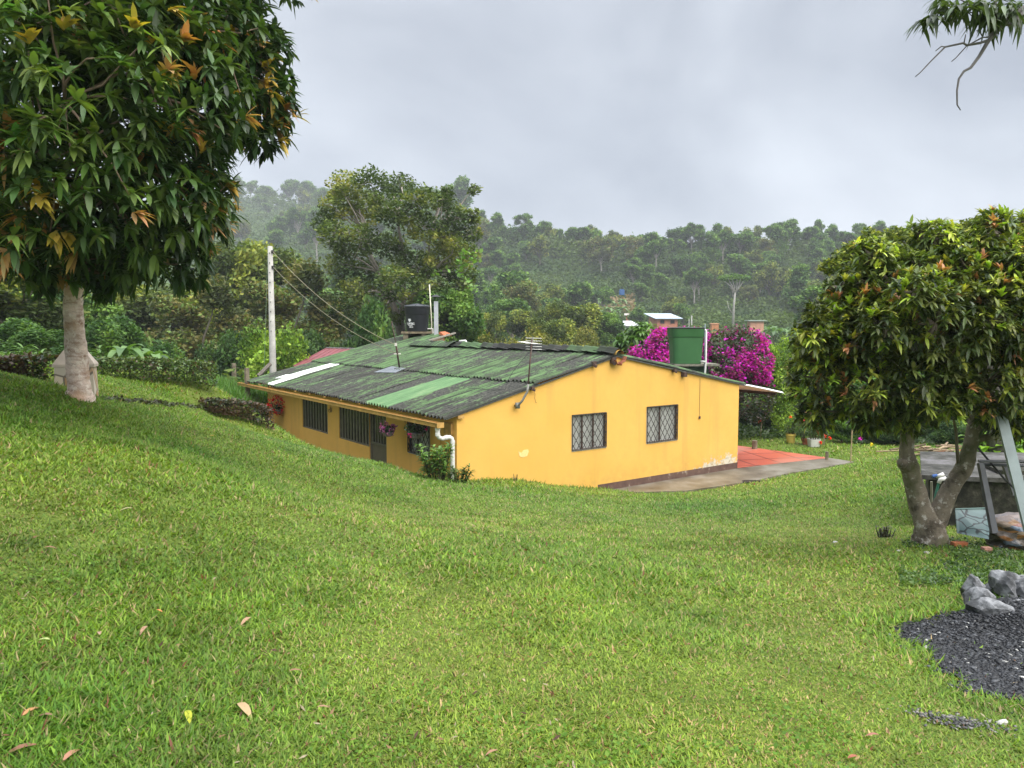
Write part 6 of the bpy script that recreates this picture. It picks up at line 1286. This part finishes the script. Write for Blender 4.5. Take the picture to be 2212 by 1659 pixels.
m.col(m.mix(mr(m, spz.outputs[2], .33, .46), cc, (.36, .27, .23)), .25, 0, .6); m.bump(m.noise(14, 4), .8, .03); part('sack_film', mb, m.m, t, True)
mb = MB(); single_ = None
for x, y, Y, lab, col, sz in ((2072, 1180, 8.3, 'broken orange brick lying right of the forked trunk', (.40, .13, .05), (.16, .07, .06)), (2132, 1162, 7.9, 'small pinkish brick fragment in the weeds below the glass sheet', (.42, .22, .16), (.09, .06, .05))):
    p = P(x, y, Y); g = hz(p.x, p.y); mb = MB(); mb.box((p.x, p.y, g+.05), sz, .1); single('brick', mb, simple('brick%d' % x, col, .9, 0, .4, 30), (p.x, p.y, g), lab, 'brick', 'loose bricks by the mango')
# canna leaves
for x, Y, lab, sd in ((2145, 15.5, 'broad lime canna plant behind the cistern left of the slanting post', 61), (2185, 15.5, 'broad lime canna plant behind the slanting metal post', 62), (2115, 17, 'small lime leafy plant behind the cistern slab', 63)):
    p = P(x, 1000, Y); stem_shrub('canna_plant', (p.x, p.y, hz(p.x, p.y)), lab, 'canna', 9, .8, .35, .50, .17, [(.16, .30, .03), (.22, .38, .04)], sd, 6, 'canna plants behind the cistern')
# firewood pile
wp = P(2010, 985, 19.5); g = hz(wp.x, wp.y); t = thing('firewood_pile', 'untidy pile of sticks and poles on the grass behind the mango trunk', 'firewood pile', (wp.x, wp.y, g)); rng = np.random.default_rng(12)
for k in range(34):
    cx_ = wp.x+rng.normal()*.55; cy_ = wp.y+rng.normal()*.3; a = rng.normal()*.8; L = .25+rng.random()*.6; z = g+.05+rng.random()*.16; mb = MB(); mb.c = tuple(np.array([.26, .19, .12])*(.5+rng.random()))
    mb.tube([(cx_-L*math.cos(a)/2, cy_-L*math.sin(a)/2, z), (cx_, cy_, z+.03), (cx_+L*math.cos(a)/2, cy_+L*math.sin(a)/2, z+rng.normal()*.06)], .014+.012*rng.random(), 5); part('stick', mb, BARK, t)
mb = MB(); mb.c = (.32, .12, .05); mb.tube([P(2020, 975, 19.2), P(2080, 973, 19.4)], .03, 6); part('pole', mb, BARK, t)
# stump and small white stones near the trunk
def rock(mb, c, r, seed, sc=(1, 1, .7), sub=3, rough=.16):
    import bmesh
    bm = bmesh.new(); bmesh.ops.create_icosphere(bm, subdivisions=sub, radius=1.0); rg_ = np.random.default_rng(seed); o = len(mb.V)
    pl = [(rdir(1, rg_)[0], .42+.32*rg_.random()) for _ in range(13)]
    for v in bm.verts:
        d = np.array(v.co); k = 1.0
        for nn, dd in pl:
            q_ = float(d @ nn)
            if q_*k > dd: k = dd/q_
        k *= 1+rough*(float(vn(d[0]*2+seed, d[1]*2+d[2]*2, .7, seed % 9))-.5)
        mb.V.append((c[0]+d[0]*k*r*sc[0], c[1]+d[1]*k*r*sc[1], c[2]+d[2]*k*r*sc[2])); mb.C.append(mb.c)
    mb.F += [tuple(o+v.index for v in f.verts) for f in bm.faces]; bm.free()
m = NT('slate_rock'); n = m.noise(3.5, 6, rough=.65); v = m.noise(2.2, 3, mp=(1, 1, 3)); bs = m.ramp(n, (.34, (.016, .017, .018)), (.45, (.06, .063, .067)), (.51, (.19, .195, .205)), (.72, (.36, .37, .38)))
m.col(m.mix(m.ramp(v, (.60, 0.), (.70, .8)), bs, (.26, .18, .11)), .7); m.bump(n, .6, .03); ROCK = m.m
for i, (x, y, Y, r, s_, lab) in enumerate((
  (2100, 1272, 5.9, .15, (.75, .8, 1.05), 'upright grey rock with white streak at the left end of the rock heap'), (2150, 1306, 5.35, .21, (1.25, .8, .66), 'long dark flat-topped rock lying on the gravel edge'), (2122, 1285, 5.65, .15, (1.1, .9, .7), 'pale ribbed rock behind the long dark rock'),
  (2175, 1258, 5.95, .20, (1.1, .9, .9), 'big light grey rock at the back of the heap'), (2215, 1268, 5.85, .19, (1, .9, .85), 'tan and grey rock at the right frame edge'), (2200, 1303, 5.5, .15, (1.0, .8, .6), 'small pale rock at the foot of the heap right side'), (2140, 1262, 6.05, .11, (1.3, .9, .6), 'small brown-tinted rock wedged between larger rocks'))):
    p = P(x, y, Y); g = hz(p.x, p.y); mb = MB(); rock(mb, (p.x, p.y, g+r*s_[2]*.6), r, 80+i, s_); single('rock', mb, ROCK, (p.x, p.y, g), lab, 'rock', 'heap of rocks by the gravel')
mb = MB(); k = P(2098, 1262, 5.74); mb.tube([P(2093, 1252, 5.77), P(2097, 1262, 5.755), P(2094, 1272, 5.755), P(2096, 1284, 5.77)], .010, 5)
# gravel
GR = [(1928, 1362), (1960, 1352), (2000, 1344), (2060, 1334), (2100, 1326), (2130, 1318), (2212, 1308), (2330, 1320), (2330, 1540), (2212, 1522), (2180, 1508), (2140, 1498), (2100, 1488), (2060, 1462), (2030, 1445), (2010, 1425), (1985, 1405), (1962, 1395), (1945, 1378)]
def gpt(x, y):
    a, b = ray(x, y); Y = 4.0
    for _ in range(40): z = hz(a*Y, Y); Y = .5*Y+.5*min(12, max(2, z/b))
    return a*Y, Y
GP = np.array([gpt(x, y) for x, y in GR])
def inpoly(X, Y, Pp):
    r = np.zeros(X.shape, bool); n = len(Pp); j = n-1
    for i in range(n):
        xi, yi = Pp[i]; xj, yj = Pp[j]; c = ((yi > Y) != (yj > Y)) & (X < (xj-xi)*(Y-yi)/(yj-yi+1e-12)+xi); r ^= c; j = i
    return r
mc = P(2240, 1330, 5.3)
def gh(X, Y): return height(X, Y)+.012+.13*np.exp(-(((X-mc.x-.15)/.55)**2+((Y-mc.y)/.45)**2))
m = NT('coal_gravel'); n = m.noise(28, 5, rough=.7); m.col(m.ramp(n, (.3, (.005, .005, .007)), (.55, (.014, .015, .019)), (.78, (.045, .047, .053))), .6); m.bump(n, .8, .02)
xs = np.arange(GP[:, 0].min(), GP[:, 0].max(), .05); ys = np.arange(GP[:, 1].min(), GP[:, 1].max(), .05); XX, YY = np.meshgrid(xs, ys, indexing='ij')
EJ = (vn(XX, YY, .12, 3)-.5)*.16
IN = inpoly(XX+EJ, YY+EJ, GP); ZZ = gh(XX, YY); I = np.arange(XX.size).reshape(XX.shape); q = np.stack([I[:-1, :-1], I[1:, :-1], I[1:, 1:], I[:-1, 1:]], -1)
ok = IN[:-1, :-1] & IN[1:, :-1] & IN[1:, 1:] & IN[:-1, 1:]; q = q[ok]
o = put('gravel_bed', mesh_np('gravel_bed', np.stack([XX, YY, ZZ], -1).reshape(-1, 3), [q], mats=[m.m], smooth=True)); tagp(o, 'dark slate gravel bed', kind='structure')
rng = np.random.default_rng(19)
def stones(n, X, Y, Z, size, C, rng):
    base = np.array([(1, 0, 0), (-1, 0, 0), (0, 1, 0), (0, -1, 0), (0, 0, .7), (0, 0, -.7)], float); f = np.array([(0, 2, 4), (2, 1, 4), (1, 3, 4), (3, 0, 4), (2, 0, 5), (1, 2, 5), (3, 1, 5), (0, 3, 5)])
    a = rng.random(n)*6.28; V = base[None]*(.6+.8*rng.random((n, 6, 1)))*size[:, None, None]*np.stack([np.ones(n), .7*np.ones(n), .45*np.ones(n)], 1)[:, None]
    ca, sa = np.cos(a)[:, None], np.sin(a)[:, None]; x = V[:, :, 0]*ca-V[:, :, 1]*sa; y = V[:, :, 0]*sa+V[:, :, 1]*ca; V = np.stack([x, y, V[:, :, 2]+x*rng.normal(size=(n, 1))*.3], 2)+np.stack([X, Y, Z], 1)[:, None]
    return V.reshape(-1, 3), (f[None]+(np.arange(n)*6)[:, None, None]).reshape(-1, 3), np.repeat(C, 6, 0)
n = 46000; X = rng.uniform(GP[:, 0].min()-.3, GP[:, 0].max(), n); Y = rng.uniform(GP[:, 1].min()-.3, GP[:, 1].max(), n); jx = (vn(X, Y, .12, 3)-.5)*.22+rng.normal(size=n)*.07*(rng.random(n) < .5); ok = inpoly(X+jx, Y+jx, GP); X, Y = X[ok], Y[ok]; n = len(X)
C = np.array([(.007, .008, .010), (.014, .0155, .019), (.030, .033, .038), (.07, .074, .082), (.35, .35, .33)])[rng.choice(5, n, p=[.36, .34, .20, .09, .01])]
V, T3, C = stones(n, X, Y, gh(X, Y)+.004, .005+.022*rng.random(n)**5+.003, C, rng)
o = put('gravel', mesh_np('gravel', V, [T3], C, [attrmat('stone_chips', .6, .1)])); tagp(o, 'loose dark slate gravel chips with pale bits', 'gravel', kind='stuff')
px_, py_ = gpt(2065, 1562); n = 260; X = px_+rng.normal(size=n)*.10+.0; Y = py_+rng.normal(size=n)*.05-(X-px_)*.3; C = np.array([(.20, .19, .17), (.08, .08, .08), (.04, .04, .04)])[rng.choice(3, n)]
V, T3, C = stones(n, X, Y, height(X, Y)+.012, .006+.012*rng.random(n), C, rng); o = put('gravel', mesh_np('gravel', V, [T3], C, [MATS['stone_chips']])); tagp(o, 'small scatter of pale pebbles on worn grass below the gravel bed', 'gravel', kind='stuff')
WS = simple('white_stone', (.55, .53, .50), .8, 0, .3, 20)
for i, (x, y, Y, r, lab) in enumerate(((1942, 1183, 8.0, .028, 'round white stone left of the forked trunk foot'), (2002, 1192, 7.9, .04, 'crumpled white scrap at the foot of the forked trunk'), (1803, 1171, 8.6, .035, 'flat white stone on the open lawn left of the forked mango'), (2207, 1470, 4.5, .03, 'white stone lying on the dark gravel at the right edge'), (2165, 1567, 3.85, .035, 'pale flat stone on the grass below the gravel'), (2178, 1188, 7.6, .03, 'white scrap in the weeds below the metal frame'), (2063, 1178, 8.3, .03, 'white pebble beside the orange brick'))):
    if y > 1250: gx0, gy0 = gpt(x, y); p = Vector((gx0, gy0, 0))
    else: p = P(x, y, Y)
    g = hz(p.x, p.y); mb = MB(); rock(mb, (p.x, p.y, g+r*.45), r, 120+i, (1.2, .9, .6), 2); single('white_stone', mb, WS, (p.x, p.y, g), lab, 'stone', 'white stones on the lawn')
p = P(1913, 1150, 9.2); g = hz(p.x, p.y); stem_shrub('dry_tuft', (p.x, p.y, g), 'small dark dried tuft of stalks left of the forked mango trunk', 'tuft', 14, .15, .14, .10, .016, [(.05, .045, .025), (.08, .07, .035), (.05, .07, .02)], 140, 9)
p = PZ(1632, 1043, -4.02); mb = MB(); rock(mb, (p.x, p.y, -4.0), .42, 150, (1.3, .5, .22), 3, .6); single('pit_mound', mb, simple('dark_soil', (.03, .022, .015), .98, 0, .5, 12, .8), (p.x, p.y, -4.05), 'small mound of dark soil standing in for a dirt pit at the edge of the wet path', 'dirt pit')  # added dark mound stands in for a small dirt pit
# ================================================================== GRASS
rng = np.random.default_rng(99)
def sample(N, y0, y1, dens_pow):
    u = rng.random(N); Y = (y0**(1-dens_pow)+u*(y1**(1-dens_pow)-y0**(1-dens_pow)))**(1/(1-dens_pow)); X = (rng.random(N)*2-1)*(.74*Y+1.0); return X, Y
groups = []
def grass(N, y0, y1, pw, szf):
    X, Y = sample(N, y0, y1, pw); t = (X-Ax)*Gx+(Y-Ay)*Gy; s = (X-Ax)*Lx+(Y-Ay)*Ly
    ok = ~((t > -.02) & (t < 9.4) & (s > -.02) & (s < 13)); ok &= ~((t > -.75) & (t < 0) & (s > .9))
    pa = np.array([(q_[0], q_[1]) for q_ in pathp]); pb = np.array([(q_[0], q_[1]) for q_ in patp]); ok &= ~inpoly(X, Y, pa) & ~inpoly(X, Y, pb)
    jx = (vn(X, Y, .12, 3)-.5)*.22; ok &= ~(inpoly(X+jx, Y+jx, GP)) | (rng.random(N) < .012)
    ok &= ~inpoly(X, Y, np.array([(p.x, p.y) for p in ins]))
    ok &= ~((vn(X, Y, .5, 12) > .84) & (rng.random(N) < .35))
    X, Y, t, s = X[ok], Y[ok], t[ok], s[ok]; n = len(X); Z = height(X, Y); px = 1106+F*X/Y; py = 705-F*Z/Y
    lush = fbm(X, Y, 1.3, 8); lush2 = fbm(X, Y, .45, 11)
    # long grass: lower left, along the crest, around the gravel; worn pale band down the middle right
    L = sst(1000, 200, px)*sst(1180, 1500, py)*.45+lush*.9+lush2*.35-.35
    crest = np.exp(-((t+1.0)/.7)**2)*(s > -2)*(s < 13)+np.exp(-((s+.5)/.5)**2)*(t > -1)*(t < 5); L = L+crest*.22+.5*np.exp(-((s+.18)/.14)**2)*(t > -.2)*(t < 4.6)*(.3+rng.random(n))+sst(700, 0, px)*sst(1000, 880, py)*.25
    edge = np.zeros(n); d = np.min((X[:, None]-GP[None, :, 0])**2+(Y[:, None]-GP[None, :, 1])**2, 1) if n < 400000 else np.min(np.stack([(X-a)**2+(Y-b)**2 for a, b in GP]), 0); L = L+.5*np.exp(-d/.12)
    worn = np.exp(-((px-(1790-.12*(py-1100)))/170)**2)*sst(1080, 1180, py)+.7*np.exp(-((py-1145-.05*(px-1200))/70)**2)*sst(300, 900, px)*(1-sst(1500, 1800, px)); L = np.clip(L-.35*worn, 0, 1)
    sz = szf(Y); h = (.023+.038*L*(.5+rng.random(n)))*np.minimum(sz, sz**.5*1.15); h *= (.6+.8*rng.random(n)); w = (.0042+.0045*rng.random(n)*(L*.8+.4))*sz
    w = w*np.where(rng.random(n) < .10, 1.9, 1.0)
    a = rng.random(n)*6.28; lean = .6+1.3*rng.random(n)*(1-.3*L); dv = unit(np.stack([np.cos(a)*lean, np.sin(a)*lean, np.ones(n)], 1))
    c1 = np.array([.074, .172, .016]); c2 = np.array([.150, .262, .026]); c3 = np.array([.225, .31, .05]); c4 = np.array([.30, .24, .12]); c5 = np.array([.108, .155, .030])
    r = rng.random(n)+.30*(fbm(X, Y, .8, 20)-.5); k = np.clip(L*1.1, 0, 1)
    C = np.where((r < .42)[:, None], c1, np.where((r < .78)[:, None], c2, c5)); C = C*(k[:, None]*.5+.5)+(1-k[:, None])*.5*np.where((r < .5)[:, None], c5, c3)
    C = np.where(((rng.random(n) < .045+.10*worn+.05*(1-k)))[:, None], c4, C); C = np.where((rng.random(n) < .012)[:, None], np.array([.16, .06, .035]), C)
    big = fbm(X, Y, 2.6, 15)-.5; tree_shade = sst(900, 250, px)*np.exp(-((py-1190)/120)**2)*(.5+fbm(X, Y, .9, 40)); mo = fbm(X, Y, .32, 60)-.5; C = C*(1-.22*tree_shade+mo*.55)[:, None]*(1+np.stack([big*1.0, big*.5, big*.3], 1)); C = np.clip(C*(1+rng.normal(size=(n, 1))*.17), .008, .8)  # mango's shadow on the left lawn is painted into the blade colour
    base = np.stack([X, Y, Z-.004], 1); groups.append(blades(base, dv, h*1.3, w*1.25, .45*rng.random(n), C, .0, 2, (1., .8)))
NG = 1.0
grass(int(500000*NG), 1.9, 9.0, 1.35, lambda Y: np.clip(Y/4.3, .9, 2.1))
grass(int(400000*NG), 8.2, 18, 1.6, lambda Y: np.clip(Y/6.2, 1.4, 2.7))
grass(int(170000*NG), 16, 30, 1.6, lambda Y: np.clip(Y/6.2, 2.5, 4.5))
Vs = []; Fs = []; Cs = []; off = 0
for V, Q, T_, C in groups: Vs.append(V); Fs.append((Q+off, T_+off)); Cs.append(C); off += len(V)
GM = leafmat('grass_blade', .55, .30, .25)
o = put('grass', mesh_np('grass', np.concatenate(Vs), [np.concatenate([f[0] for f in Fs]), np.concatenate([f[1] for f in Fs])], np.concatenate(Cs), [GM], smooth=True)); tagp(o, 'mown green lawn grass with worn paler patches', 'grass', kind='stuff')
X, Y = sample(60000, 2.2, 12, 1.5); keep = (fbm(X, Y, .55, 50)+.12*rng.random(60000) > .70); X, Y = X[keep], Y[keep]; n = len(X); px = 1106+F*X/Y; keep = ~inpoly(X, Y, GP); X, Y = X[keep], Y[keep]; n = len(X)
C = np.array([(.08, .17, .018), (.11, .22, .022), (.15, .25, .03)])[rng.choice(3, n)]
o = build_leaf_obj('lawn_weeds', [rhombs(np.stack([X, Y, height(X, Y)+.012+.02*rng.random(n)], 1), .014+.009*rng.random(n), rng, C, .75, 0, 1.5)], GM, None, smooth=False); tagp(o, 'patches of small broad-leaved weeds among the lawn grass', 'weeds', kind='stuff')
# leafy ground cover at right
n = 15000; x = rng.uniform(1960, 2300, n); Yr = rng.uniform(6.3, 9.2, n); X = (x-1106)/F*Yr; keep = (fbm(X, Yr, .5, 30)+rng.random(n)*.25 > .72-.0028*np.clip(x-1990+(Yr-7)*25, 0, 140)); X, Yr = X[keep], Yr[keep]; n = len(X); Z = height(X, Yr); lp = fbm(X, Yr, .35, 31)
C = np.array([(.022, .05, .014), (.04, .085, .02), (.07, .14, .028), (.10, .17, .03)])[np.clip((lp*6-1+rng.normal(size=n)*.7).astype(int), 0, 3)]
o = build_leaf_obj('ground_cover', [rhombs(np.stack([X, Yr, Z+rng.random(n)*(.01+.08*lp)], 1), .032, rng, C, .6)], LEAF, None, smooth=False); tagp(o, 'dark leafy ground cover under the right mango and metal frame', 'ground cover', kind='stuff')
# grass tufts / weeds in front of garden bed
n = 22000; x = rng.uniform(1590, 2212, n); Yr = rng.uniform(24, 30, n); X = (x-1106)/F*Yr; Z = height(X, Yr); keep = (Yr > 27.3+(fbm(X, Yr, 1.2, 33)-.4)*2-(x > 1850)*2.0); X, Yr, Z = X[keep], Yr[keep], Z[keep]; n = len(X)
C = np.array([(.03, .06, .016), (.05, .09, .02), (.07, .12, .025)])[rng.choice(3, n)]; o = build_leaf_obj('weeds', [rhombs(np.stack([X, Yr, Z+rng.random(n)*.3*(Yr-24.5)/3], 1), .12, rng, C, .5)], LEAF, None, smooth=False); tagp(o, 'low garden weeds at the back edge of the lawn behind the patio', 'weeds', kind='stuff')
# rough tall grass at the far left end of the house
n = 9000; x = rng.uniform(455, 600, n); Yr = rng.uniform(24, 30, n); X = (x-1106)/F*Yr; Z = height(X, Yr); a = rng.random(n)*6.28; dv = unit(np.stack([np.cos(a)*.5, np.sin(a)*.5, np.ones(n)], 1)); C = jit((.08, .17, .03), n, rng)
o = build_leaf_obj('tall_grass', [blades(np.stack([X, Yr, Z-.02], 1), dv, .3+.4*rng.random(n), np.full(n, .03), .4*rng.random(n), C, 0, 2, (1, .8))], GM, None); tagp(o, 'rough tall grass between the hedge and the far house corner', 'grass', kind='stuff')
# ================================================================== FALLEN LEAVES
LFM = leafmat('dry_leaf', .7, .1, .2); rng = np.random.default_rng(55)
LV = [(408, 1562, .13, (.42, .42, .04), 'yellow-green curled leaf resting on bottom-left lawn'), (530, 1546, .17, (.48, .32, .17), 'long pale tan dry leaf at the bottom of the lawn'), (72, 1548, .12, (.50, .24, .10), 'orange-brown dry leaf near the bottom left corner'), (160, 1642, .13, (.42, .20, .12), 'pinkish dry leaf cut by the bottom edge'), (92, 1394, .09, (.45, .48, .18), 'pale yellow-green leaf on the left lawn'),
 (310, 1372, .11, (.45, .25, .16), 'tan curved leaf right of the pale yellow-green one'), (530, 1352, .13, (.46, .27, .16), 'forked tan leaf in the left middle lawn'), (345, 1330, .06, (.60, .22, .08), 'small bright orange leaf on the left lawn'), (1845, 1648, .09, (.38, .13, .08), 'reddish leaf at the bottom edge right of centre'), (1882, 1600, .08, (.40, .16, .12), 'small red-brown leaf below the pebble scatter'),
 (118, 1043, .12, (.50, .28, .18), 'tan leaf on the upper left lawn'), (270, 1108, .14, (.42, .36, .18), 'straw-coloured dry twig bundle on the shaded lawn'), (110, 1192, .10, (.30, .15, .10), 'dark brown leaf on the shaded left lawn'), (215, 1378, .09, (.42, .26, .18), 'flat tan leaf left of the curved tan leaf'), (855, 1218, .05, (.50, .32, .22), 'tiny tan leaf in the middle of the lawn'), (900, 1196, .05, (.45, .24, .14), 'second tiny leaf in the middle of the lawn'),
 (40, 1635, .14, (.25, .12, .07), 'dark curled leaf in the bottom left corner'), (95, 1560, .08, (.26, .14, .09), 'brown crumpled leaf below the orange-brown leaf'), (1618, 1360, .07, (.42, .17, .09), 'rust leaf on the pale lawn right of centre'), (1320, 1370, .05, (.05, .04, .03), 'black speck of rotted leaf in mid lawn'), (1890, 1292, .05, (.6, .5, .05), 'small yellow leaf left of the rock heap'), (455, 925, .12, (.75, .45, .06), 'yellow-orange leaf on the lawn right of the stone pillar'),
 (640, 1460, .08, (.32, .16, .10), 'dull brown leaf below the forked tan leaf'), (700, 1540, .07, (.36, .2, .12), 'dull leaf right of the long pale leaf'), (1130, 1480, .06, (.48, .34, .2), 'pale leaf scrap in the lower centre lawn'), (1700, 1290, .07, (.4, .2, .12), 'brown leaf on the lawn between house and gravel'), (1060, 1640, .07, (.38, .2, .12), 'brown leaf at bottom centre edge')]
for x, y, L, col, lab in LV:
    gx0, gy0 = gpt(x, y) if y > 1000 else (P(x, y, 12).x*1.0, 12.0)
    L *= .8; z = hz(gx0, gy0)+.035; a = rng.random()*6.28; dv = np.array([[math.cos(a), math.sin(a), .30]]); dv = unit(dv); V, Q, T_, C = blades(np.array([[gx0-math.cos(a)*L/2, gy0-math.sin(a)*L/2, z-.005]]), dv, np.array([L]), np.array([L*.27]), np.array([.45]), np.array([col])*np.array([.8, .85, .9]), .25, 4, (.3, .9, 1., .7))
    o = put('fallen_leaf', mesh_np('fallen_leaf', V-np.array([[gx0, gy0, z]]), [Q, T_], C, [LFM], smooth=True), None, (gx0, gy0, z)); tagp(o, lab, 'fallen leaf', 'fallen leaves on the lawn')
n = 5200; X, Y = sample(n, 2.4, 12, 1.4); keep = (X/Y < .1) | (rng.random(n) < .3); X, Y = X[keep], Y[keep]; n = len(X); Z = height(X, Y)+.022; C = np.array([(.20, .11, .06), (.30, .18, .10), (.09, .05, .035), (.36, .30, .2)])[rng.choice(4, n)]
o = build_leaf_obj('leaf_litter', [rhombs(np.stack([X, Y, Z], 1), .014+.034*rng.random(n)**2, rng, C*.8, .22)], LFM, None, smooth=False); tagp(o, 'tiny brown leaf litter and stalks scattered through the lawn', 'leaf litter', kind='stuff')
# ================================================================== HAZE
hm = bpy.data.materials.new('haze_air'); hm.use_nodes = True; hn = hm.node_tree.nodes; hn.clear(); ho = hn.new('ShaderNodeOutputMaterial'); pv = hn.new('ShaderNodeVolumePrincipled')
pv.inputs['Density'].default_value = .00046; pv.inputs['Color'].default_value = (.90, .94, 1.0, 1); pv.inputs['Anisotropy'].default_value = 0.0; hm.node_tree.links.new(pv.outputs[0], ho.inputs['Volume'])
mb = MB(); zlo = float(GZ.min())-1.0; zhi = max(float(GZ.max()), 110)+8; mb.box((0, 0, (zlo+zhi)/2), (3000, 3000, zhi-zlo)); o = put('haze', mb.mesh('haze', hm, (0, 0, 0))); tagp(o, 'thin pale mist over the valley', 'haze', kind='stuff')
